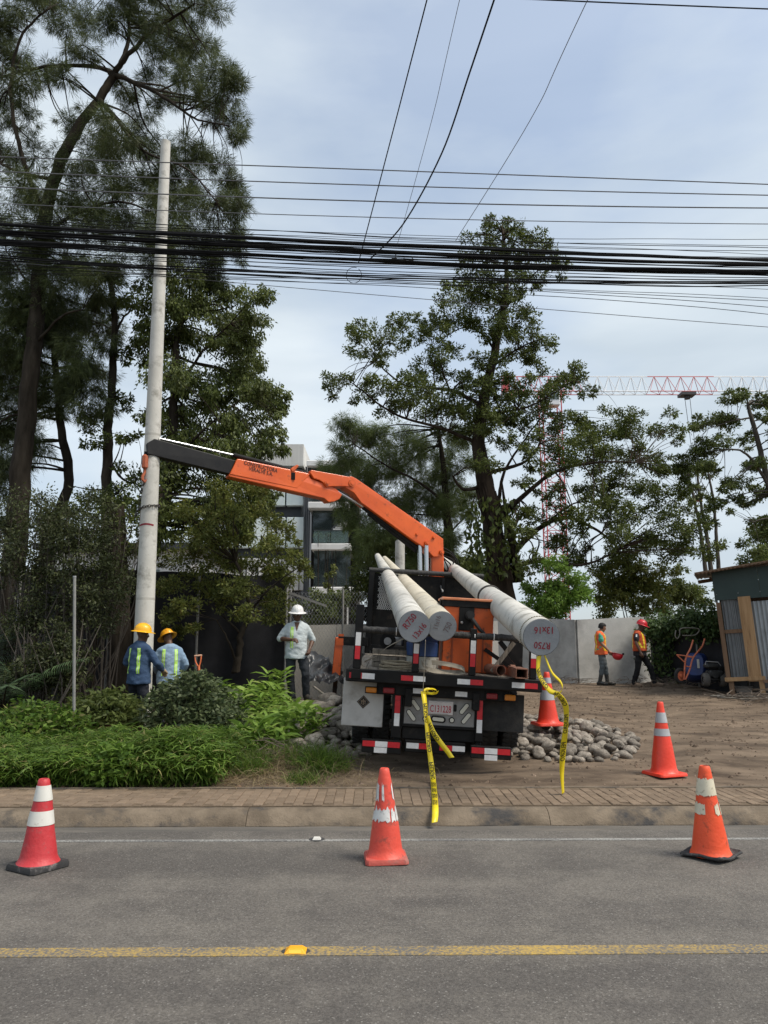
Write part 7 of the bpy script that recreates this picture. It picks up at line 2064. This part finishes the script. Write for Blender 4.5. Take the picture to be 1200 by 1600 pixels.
# --- umbrella-branched tree at the right edge
Y8 = 24.0
limbs = [(zp([(1330, 1060), (1290, 950), (1245, 850), (1205, 760), (1180, 660), (1155, 570), (1145, 530)], *g5, Y8), .20, .05), (zp([(1215, 780), (1170, 700, -.3), (1130, 660, -.5), (1080, 655, -.6)], *g5, Y8), .10, .03), (zp([(1155, 570), (1100, 580, -.2), (1040, 600, -.4)], *g5, Y8), .05, .015), (zp([(1250, 860), (1200, 840, -.3), (1160, 850, -.4)], *g5, Y8), .06, .02), (zp([(1290, 950), (1230, 900), (1190, 920)], *g5, Y8), .06, .02)]
bl = [(1100, 520, 30), (1130, 512, 22), (1160, 535, 26), (1190, 530, 22), (1050, 575, 36), (1010, 592, 24), (1095, 590, 30), (1075, 635, 36), (1030, 655, 34), (1000, 685, 38), (962, 708, 24), (1040, 700, 30), (1150, 690, 22), (1180, 690, 22), (1130, 745, 34), (1100, 740, 24), (1190, 770, 30), (1110, 785, 24), (1060, 810, 26), (1150, 800, 20), (1180, 850, 34), (1170, 925, 34), (1200, 880, 34), (1140, 630, 24), (1230, 560, 40), (1260, 640, 45), (1280, 740, 45), (1190, 960, 30)]
grow('umbrella_tree', 'spreading light-limbed tree leaning in from the right edge', (limbs[0][0][0].x, Y8, gh(12, Y8)), limbs, zb_(bl, *g5, Y8, 1.0, seed=18), BARKG, L_MID, 'leaf', 1.35, .85, flat=.42)
# --- slender bare trunks further back on the right
for i, (pts, r0, lab) in enumerate((([(1035, 1000), (1020, 880), (1000, 780), (985, 720)], .10, 'left of the slender pale trunks far behind the shed'), ([(1050, 1000), (1035, 880), (1018, 790), (1010, 710)], .11, 'middle of the slender pale trunks far behind the shed'), ([(1070, 1000), (1062, 900), (1055, 800), (1040, 720)], .10, 'right of the slender pale trunks far behind the shed'))):
    lb = [(zp(pts, *g5, 31), r0, .04)] + [(zp([pts[2], (pts[2][0] + dx, pts[2][1] - 60), (pts[2][0] + dx * 1.6, pts[2][1] - 100)], *g5, 31), .03, .008) for dx in (-34, 30)]
    grow('slender_tree', lab, (lb[0][0][0].x, 31, gh(9, 31)), lb, zb_([(pts[-1][0], pts[-1][1], 22), (pts[-1][0] + 20, pts[-1][1] + 70, 14), (pts[-1][0] - 18, pts[-1][1] + 40, 12)], *g5, 31, .5, seed=20 + i), BARKG, L_MID, 'leaf', 1.0, 1.0, group='slender trunks on the right', flat=.5)
# --- bushes over the wall
def bush(name, label, cpx, cpy, rx, ry, Y, leafm, n, size, kind='leaf', base=None, group=None, seed=1, dens=1.0, cat='bush', bark=BARK, depth=1.0):
    rr = random.Random(seed); c = at(cpx, cpy, Y); g = gh(c.x, Y)
    w, h = rx / FPX * Y, ry / FPX * Y
    loc = Vector((c.x, Y, g))
    limbs = []
    for k in range(4):
        a = rr.uniform(-1, 1); limbs.append(([loc + Vector((.1 * k - .15, 0, -.05)), loc.lerp(c, .5) + Vector((a * w * .3, rr.uniform(-.3, .3), 0)), c + Vector((a * w * .6, rr.uniform(-.5, .5), h * .3))], .035, .012))
    blobs = []
    for _ in range(n):
        v = Vector((rr.gauss(0, .5), rr.gauss(0, .4) * depth, rr.gauss(0, .5)))
        if v.length > 1.1: v = v.normalized() * rr.uniform(.7, 1.05)
        p = c + Vector((v.x * w, v.y * w * .8, v.z * h)); blobs.append((p, min(w, h) * rr.uniform(.26, .42)))
    return grow(name, label, loc, limbs, blobs, bark, leafm, kind, dens, size, cat=cat, group=group, droopy=.4)
bush('bright_bush', 'bright green bush over the concrete wall right of the big trunk', 868, 925, 48, 48, 23.4, L_BRT, 34, 1.0, seed=3, dens=1.25)
bush('yellowish_bush', 'pale yellowish green bush behind the wall and the vest workers', 985, 915, 60, 55, 26.5, L_OLIVE, 36, 1.0, seed=4, dens=1.0)
bush('dark_bush', 'dark bush filling the gap between wall and vine, far right', 1065, 930, 60, 40, 27, L_MID, 28, 1.0, seed=5, dens=1.1)
bush('dark_thicket', 'dark thicket behind the truck headboard and the loaded poles', 620, 900, 70, 75, 30.0, L_DARK, 46, 1.2, seed=6, dens=1.2)
bush('background_bush', 'low green bush seen between the headboard and the big trunk', 735, 915, 55, 55, 29.0, L_MID, 36, 1.2, seed=7, dens=1.1)
bush('planter_bush', 'loose green shrub before the apartment block, by the white helmet worker', 510, 950, 50, 34, 19.5, L_MID, 30, .8, seed=8, dens=.8)
bush('sapling', 'thin pale sapling standing in front of the building balconies', 515, 915, 12, 40, 22.0, L_OLIVE, 12, .8, seed=9, dens=.8)
bush('roadside_tree', 'dark distant tree on the right edge above the shed roof', 1215, 860, 50, 50, 30.0, L_MID, 26, 1.1, seed=10, dens=1.2)
for i, (x, y) in enumerate(((498, 829), (512, 832), (528, 830), (540, 828))):
    bush('balcony_plant', ('first', 'second', 'third', 'fourth')[i] + ' plant from the left on the upper balcony of the building', x, y + 6, 7, 7, YB - 1.2, L_MID, 6, 1.0, seed=30 + i, dens=1.2, group='balcony plants')
# tangled thin-stemmed shrub left
for i, (x, y, rx, ry, Y, lm, n, sz, dn, lab) in enumerate(((95, 900, 95, 120, 13.6, L_THK, 60, .55, .42, 'tall tangled thin stemmed shrub behind the grey metal post'), (150, 830, 90, 60, 14.6, L_THK, 34, .55, .30, 'olive twiggy shrub crown left of the upright pole'), (30, 830, 70, 70, 14.8, L_THK, 30, .55, .4, 'dark twiggy shrub at the left edge above the palm'), (85, 1030, 70, 60, 12.8, L_THK, 26, .6, .7, 'low leafy shrub round the foot of the tangled stems'))):
    b_ = bush('tangled_shrub', lab, x, y, rx, ry, Y, lm, n, sz, seed=50 + i, dens=dn, cat='shrub', group='tangled shrubs on the left')
    mb = MB(); c = at(x, y, Y)
    for k in range(26):
        bx = c.x + rnd.uniform(-.5, .5) * rx / FPX * Y; p0 = Vector((bx, Y + rnd.uniform(-.4, .4), gh(bx, Y))); top = c + Vector((rnd.uniform(-1, 1) * rx / FPX * Y, rnd.uniform(-.6, .6), rnd.uniform(-.2, 1.05) * ry / FPX * Y))
        mb.tube(smoothpath([p0, p0.lerp(top, .5) + Vector((rnd.uniform(-.25, .25), rnd.uniform(-.2, .2), 0)), top], 8), [.016 - .0014 * q for q in range(9)], 4)
    put(mb.build('stems', BARKG, b_, 'W', fix=False), kind='stuff')
# palm fronds at the left edge
def frond(mb, quads, p0, d, L, n=34, w=.34):
    d = Vector(d).normalized(); pts = []; p = Vector(p0); dd = d.copy()
    for i in range(14):
        pts.append(p.copy()); p = p + dd * L / 13; dd = (dd + Vector((0, 0, -.075))).normalized()
    mb.tube(pts, [.014 - .0009 * i for i in range(14)], 5)
    pos, dr, ln = [], [], []
    for i in range(n):
        t = .12 + .86 * i / n; k = t * 13; j = min(int(k), 12); q = pts[j].lerp(pts[j + 1], k - j); tg = (pts[j + 1] - pts[j]).normalized(); s = tg.cross(Vector((0, 0, 1))).normalized()
        for sg in (-1, 1):
            pos.append(tuple(q)); dr.append(tuple(s * sg + tg * .55 + Vector((0, 0, -.15)))); ln.append(w * math.sin(math.pi * min(1, t * .85 + .12)) + .03)
    quads.append(blade_quads(np.array(pos), np.array(dr), np.array(ln), .020, .35))
for i, (px, py, Y, lab) in enumerate(((8, 1060, 12.6, 'palm with feathery fronds at the left edge behind the hedge'), (-50, 1000, 14.0, 'taller palm at the far left edge under the feathery tree'))):
    p0 = at(px, py, Y); p0.z = gh(p0.x, Y) + .3 + .5 * i; t = thing('palm', lab, 'palm', (p0.x, Y, gh(p0.x, Y))); mb = MB(); qs = []
    for k in range(16):
        a = 2 * math.pi * k / 16 + rnd.uniform(-.2, .2); frond(mb, qs, p0 + Vector((0, 0, .1)), (math.cos(a), math.sin(a) * .8, rnd.uniform(.7, 1.7)), rnd.uniform(1.2, 1.8))
    mb.tube([(p0.x, Y, gh(p0.x, Y) - .1), p0 + Vector((0, 0, .15))], [.10, .07], 10); mb.build('trunk', BARK, t, 'W', fix=False)
    put(link('fronds', weld(npmesh('fronds', to_local(np.concatenate(qs), t.location), 4, L_PALM)), t), kind='stuff')
# vine over the dark cloth fence
vt = thing('vine', 'leafy green vine spilling over the black cloth fence by the shed', 'vine', (8.1, 20.3, gh(8.1, 20.3))); qs = []; mb = MB()
def fence_pt(s):
    a, b, c = Vector((7.45, 22.3, 0)), Vector((8.55, 19.4, 0)), Vector((10.8, 20.6, 0))
    return a.lerp(b, s / .55) if s < .55 else b.lerp(c, (s - .55) / .45)
for k in range(330):
    s = rnd.random(); p = fence_pt(s); z = 2.25 + .25 * s + rnd.gauss(0, .13) + .1 * noise.noise((s * 14, 0, 0)); hang = abs(rnd.gauss(0, .42)) * (1.8 if s < .16 else .25) if rnd.random() < .55 else 0
    c = Vector((p.x + rnd.gauss(0, .10), p.y - .12 - rnd.random() * .25, z - hang)); n = 26
    base = np.array(c) + nr.normal(scale=.11, size=(n, 3)); qs.append(leaf_quads(base, nr.normal(scale=.5, size=(n, 3)) + np.array([-.1, -.5, -.5]), nr.uniform(.07, .14, n), nr.uniform(.06, .10, n), .45))
for k in range(18):
    s = rnd.random(); p = fence_pt(s); mb.tube(smoothpath([p + Vector((0, -.1, 2.4)), p + Vector((.1, -.25, 2.0)), p + Vector((rnd.uniform(-.2, .2), -.2, 1.5 + rnd.uniform(-.2, .4)))], 8), .008, 4)
put(mb.build('stems', BARK, vt, 'W', fix=False), kind='stuff')
put(link('leaves', npmesh('leaves', to_local(np.concatenate(qs), vt.location), 4, L_VINE), vt), kind='stuff')

# --- bamboo grass hedge along the pavement
def hedge(label, x0, x1, y0, y1, h, n, seed, lm=L_GRASS):
    cx_, cy_ = (x0 + x1) / 2, (y0 + y1) / 2
    t = thing('bamboo_hedge', label, 'hedge', (cx_, cy_, gh(cx_, cy_)), group='bamboo grass hedge clumps')
    pos, dr, ln, wd = [], [], [], []; mb = MB()
    rr = random.Random(seed)
    for k in range(n):
        u, v = rr.uniform(-1, 1), rr.uniform(-1, 1)
        e = 1 - abs(u) ** 3 * .35 - max(0, -v) ** 3 * .35
        x, y = cx_ + u * (x1 - x0) / 2, cy_ + v * (y1 - y0) / 2
        H = h * e * (.80 + .28 * noise.noise((x * 1.6, y * 1.6, seed)) + .12 * rr.random())
        g = gh(x, y)
        lx, ly = rr.gauss(0, .10) + u * .10, rr.gauss(0, .10) + v * .10 - (.08 if v < -.4 else 0)
        if k % 4 == 0: mb.tube([(x, y, g - .02), (x + lx * .5, y + ly * .5, g + H * .55), (x + lx, y + ly, g + H * .95)], [.004, .0035, .002], 3, cap=False)
        for q in range(9):
            s = 1 - rr.random() ** 1.5 * .92
            z = g + H * s; a = rr.uniform(0, 6.28); up = rr.uniform(-.15, .9) if s > .7 else rr.uniform(-.5, .4)
            pos.append((x + lx * s, y + ly * s, z)); dr.append((math.cos(a) + lx, math.sin(a) - .15, up)); ln.append(rr.uniform(.09, .20)); wd.append(rr.uniform(.010, .020))
    put(mb.build('canes', L_GRASS, t, 'W', fix=False), kind='stuff')
    q = blade_quads(np.array(pos), np.array(dr), np.array(ln), np.array(wd), .45)
    put(link('leaves', weld(npmesh('leaves', to_local(q, t.location), 4, lm)), t), kind='stuff')
hedge('bamboo grass hedge at the far left behind the leftmost cone', -6.6, -4.3, 9.18, 10.4, .46, 2600, 1)
hedge('bamboo grass hedge in the middle, in front of the thin grey post', -4.5, -2.95, 9.2, 10.3, .46, 2000, 2)
hedge('rounded bamboo grass clump at the right end of the hedge', -3.1, -1.95, 9.2, 10.3, .56, 1700, 3)
hedge('bamboo grass hedge just outside the left edge of the picture', -9.5, -6.5, 9.18, 10.4, .46, 500, 4)
def tuft(name, label, px, py, Y, n, L, w, spread, lm, seed, cat='grass', rx=.2, droop=.6, group=None):
    c = at(px, py, Y); c.z = gh(c.x, Y)
    pos = np.stack([nr.normal(scale=rx, size=n) + c.x, nr.normal(scale=rx * .7, size=n) + Y, np.zeros(n)], 1); pos[:, 2] = [gh(p[0], p[1]) - .01 for p in pos]
    d = np.stack([nr.normal(scale=spread, size=n), nr.normal(scale=spread, size=n), np.ones(n)], 1)
    o = link(name, weld(npmesh(name, to_local(blade_quads(pos, d, nr.uniform(L * .5, L, n), nr.uniform(w * .6, w, n), droop), c), 4, lm)), None, c)
    return put(o, label, cat, group)
tuft('grass_tuft', 'green grass tuft on the bare bank left of the truck', 498, 1215, 9.75, 900, .42, .011, .45, L_GRASS, 1, rx=.14)
tuft('grass_tuft', 'green grass tuft spilling from the hedge end over the bank', 385, 1200, 9.7, 500, .38, .010, .6, L_GRASS, 4, rx=.14)
tuft('grass_tuft', 'small green grass tuft at the front edge of the bank', 475, 1222, 9.3, 300, .25, .009, .5, L_GRASS, 3, rx=.1)
o = tuft('dry_grass', 'dry straw coloured grass covering the bank below the bright green plants', 430, 1200, 9.75, 3600, .32, .007, 1.1, L_DRY, 2, rx=.48, droop=.9); o['kind'] = 'stuff'
o = tuft('dry_grass', 'dry straw at the pavement edge between the hedge clumps', 245, 1222, 9.2, 700, .20, .005, 1.4, L_DRY, 5, rx=.20, droop=.9); o['kind'] = 'stuff'
o = tuft('dry_grass', 'dry straw and weeds at the pavement edge by the truck', 545, 1215, 9.5, 700, .16, .005, 1.4, L_DRY, 6, rx=.45, droop=.9); o['kind'] = 'stuff'
o = tuft('green_grass', 'thin mixed grass on the bank behind the dry straw', 430, 1165, 10.4, 1600, .32, .008, .6, L_GRASS, 7, rx=.42, droop=.6); o['kind'] = 'stuff'
# broad-leaved low shrub at the hedge foot, dark shrub by the workers
def leafy(label, px, py, Y, rx, rz_, n, lm, L, W, seed, name='leafy_shrub', group=None):
    c = at(px, py, Y); g = gh(c.x, Y); loc = Vector((c.x, Y, g)); t = thing(name, label, 'shrub', loc, group=group); mb = MB()
    rr = random.Random(seed); pos, dr = [], []
    for k in range(n):
        a = rr.uniform(0, 6.28); r = rr.random() ** .6; z = rr.random() ** .7
        e = Vector((math.cos(a) * r * rx, math.sin(a) * r * rx * .8, g + rz_ * (.12 + z * (1.05 - .5 * r * r)) - loc.z)) + loc
        if k % 3 == 0: mb.tube([loc + Vector((math.cos(a) * r * rx * .3, math.sin(a) * r * rx * .3, 0)), loc.lerp(e, .6) + Vector((0, 0, .04)), e], [.006, .004, .002], 3, cap=False)
        for q in range(7):
            pos.append(tuple(e + Vector((rr.gauss(0, .04), rr.gauss(0, .04), rr.gauss(0, .04))))); dr.append((rr.gauss(0, 1) + math.cos(a) * .4, rr.gauss(0, 1) - .3, rr.gauss(-.1, .5)))
    pos, dr = np.array(pos), np.array(dr)
    put(mb.build('stems', BARK, t, 'W', fix=False), kind='stuff')
    put(link('leaves', npmesh('leaves', to_local(leaf_quads(pos, dr, nr.uniform(L * .6, L, len(pos)), nr.uniform(W * .6, W, len(pos)), .42), loc), 4, lm), t), kind='stuff')
leafy('small leafy weed with yellow-green fruit at the hedge foot', 178, 1212, 9.16, .26, .42, 170, L_BRT, .10, .05, 3)
leafy('dusky grey green shrub in front of the two pole workers', 300, 1120, 11.6, .72, .95, 620, L_SHR, .11, .055, 4)
leafy('dark leafy shrub spilling right of the dusky shrub', 345, 1130, 11.2, .42, .55, 220, L_SHR, .10, .05, 8)
leafy('green leafy ground plants left of the two pole workers', 165, 1110, 12.0, .62, .62, 380, L_MID, .15, .05, 5)
leafy('yellowish green leafy plants at the left behind the hedge', 45, 1120, 11.2, .85, .55, 460, L_GRASS, .12, .05, 6)
fr = at(204, 1194, 9.1)
mb = MB(); mb.ball((0, 0, 0), .028, 10, 8, (1, 1, 1.15)); o = mb.build('unripe_fruit', mat('fruit', (.40, .46, .08), rough=.4), None, smooth=True); o.location = fr; put(o, 'small yellow-green fruit hanging in the hedge-foot weed', 'fruit')
# bright green strap-leaved plants (one thing each)
rr = random.Random(77); spots = []
for (px, py, Y) in ((352, 1075, 13.0), (375, 1066, 13.3), (398, 1072, 13.0), (422, 1068, 13.2), (446, 1078, 12.9), (365, 1098, 12.2), (392, 1094, 12.4), (418, 1096, 12.2), (444, 1100, 12.0), (470, 1108, 11.8), (380, 1122, 11.4), (408, 1124, 11.3), (436, 1130, 11.1), (462, 1134, 11.0), (395, 1148, 10.7), (425, 1150, 10.6), (340, 1062, 13.8), (430, 1052, 14.0), (400, 1054, 13.9), (486, 1128, 11.2)):
    spots.append((px, py, Y))
for k, (px, py, Y) in enumerate(spots):
    c = at(px, py, Y); c.z = gh(c.x, Y)
    n = 70; H = rr.uniform(.35, .6); pos, d, ln = [], [], []
    for q in range(n):
        s = rr.randint(0, 4); bx, by = .16 * math.cos(s * 1.3), .14 * math.sin(s * 1.3); hz = rr.random() ** .6 * H
        a = rr.uniform(0, 6.28); pos.append((c.x + bx + rr.gauss(0, .03), Y + by, c.z + hz)); d.append((math.cos(a), math.sin(a), rr.uniform(.3, 1.3))); ln.append(rr.uniform(.18, .34))
    o = link('strap_leaf_plant', weld(npmesh('strap_leaf_plant', to_local(blade_quads(np.array(pos), np.array(d), np.array(ln), nr.uniform(.045, .075, n), .55), c), 4, L_DRAC)), None, c)
    put(o, 'bright green strap leaved plant in the bed below the white helmet worker', 'plant', 'strap leaved plants in the bed')
# --- ground litter: pebbles and clods on the drive, leaf litter in the garden
def litter(name, x0, x1, y0, y1, n, s0, s1, m, seed, cond=None):
    rr = random.Random(seed); vs, fs = [], []; mb = MB()
    for _ in range(n):
        x, y = rr.uniform(x0, x1), rr.uniform(y0, y1)
        if cond and not cond(x, y): continue
        s = s0 + (s1 - s0) * rr.random() ** 3; g = gh(x, y)
        a = rr.uniform(0, 6.28); ca, sa = math.cos(a) * s, math.sin(a) * s
        top = Vector((x + rr.uniform(-.3, .3) * s, y, g + s * rr.uniform(.35, .8)))
        ps = [Vector((x + ca, y + sa, g)), Vector((x - sa * .8, y + ca * .8, g - .2 * s)), Vector((x - ca * .9, y - sa * .9, g)), Vector((x + sa, y - ca, g - .2 * s))]
        mb.add(ps + [top], [(0, 1, 4), (1, 2, 4), (2, 3, 4), (3, 0, 4)])
    o = mb.build(name, m, None, fix=False); put(o, kind='stuff'); return o
CLOD = mat('clod', (.07, .05, .036), (.20, .15, .11), scale=3, rough=.95, isl=.4, spec=.1)
litter('soil_clods', -.6, 9.5, 9.1, 20.5, 9000, .006, .045, CLOD, 1)
litter('garden_litter', -7, -.6, 9.1, 15, 2600, .008, .05, mat('mulch', (.09, .05, .03), (.18, .11, .065), scale=4, rough=.95, isl=.45), 2)
litter('pavement_grit', -5, 5, 8.92, 9.12, 700, .003, .014, CLOD, 5, None)
pk_ = bpy.data.objects['pavement_grit']; pk_.location.z = 0
# a mound of fresh reddish earth by the pole
mb = MB(); n = 26; vs = []
for j in range(n + 1):
    for i in range(n + 1):
        u, v = 2 * i / n - 1, 2 * j / n - 1; x, y = -4.15 + u * 1.15, 12.0 + v * .7; h = .20 * max(0, 1 - u * u - v * v) ** .8
        vs.append((x, y, gh(x, y) - .02 + h * (1 + .5 * noise.noise((x * 5, y * 5, 1))) + .02 * noise.noise((x * 16, y * 16, 2))))
mb.add(vs, [(j * (n + 1) + i, j * (n + 1) + i + 1, (j + 1) * (n + 1) + i + 1, (j + 1) * (n + 1) + i) for j in range(n) for i in range(n)])
o = mb.build('earth_mound', mat('fresh_earth', (.11, .05, .028), (.20, .10, .055), scale=5, rough=.95, bump=.8, bscale=14), None, origin=(-4.15, 12.0, gh(-4.15, 12)), smooth='all'); put(o, 'heap of fresh reddish earth dug out beside the upright pole', 'soil')
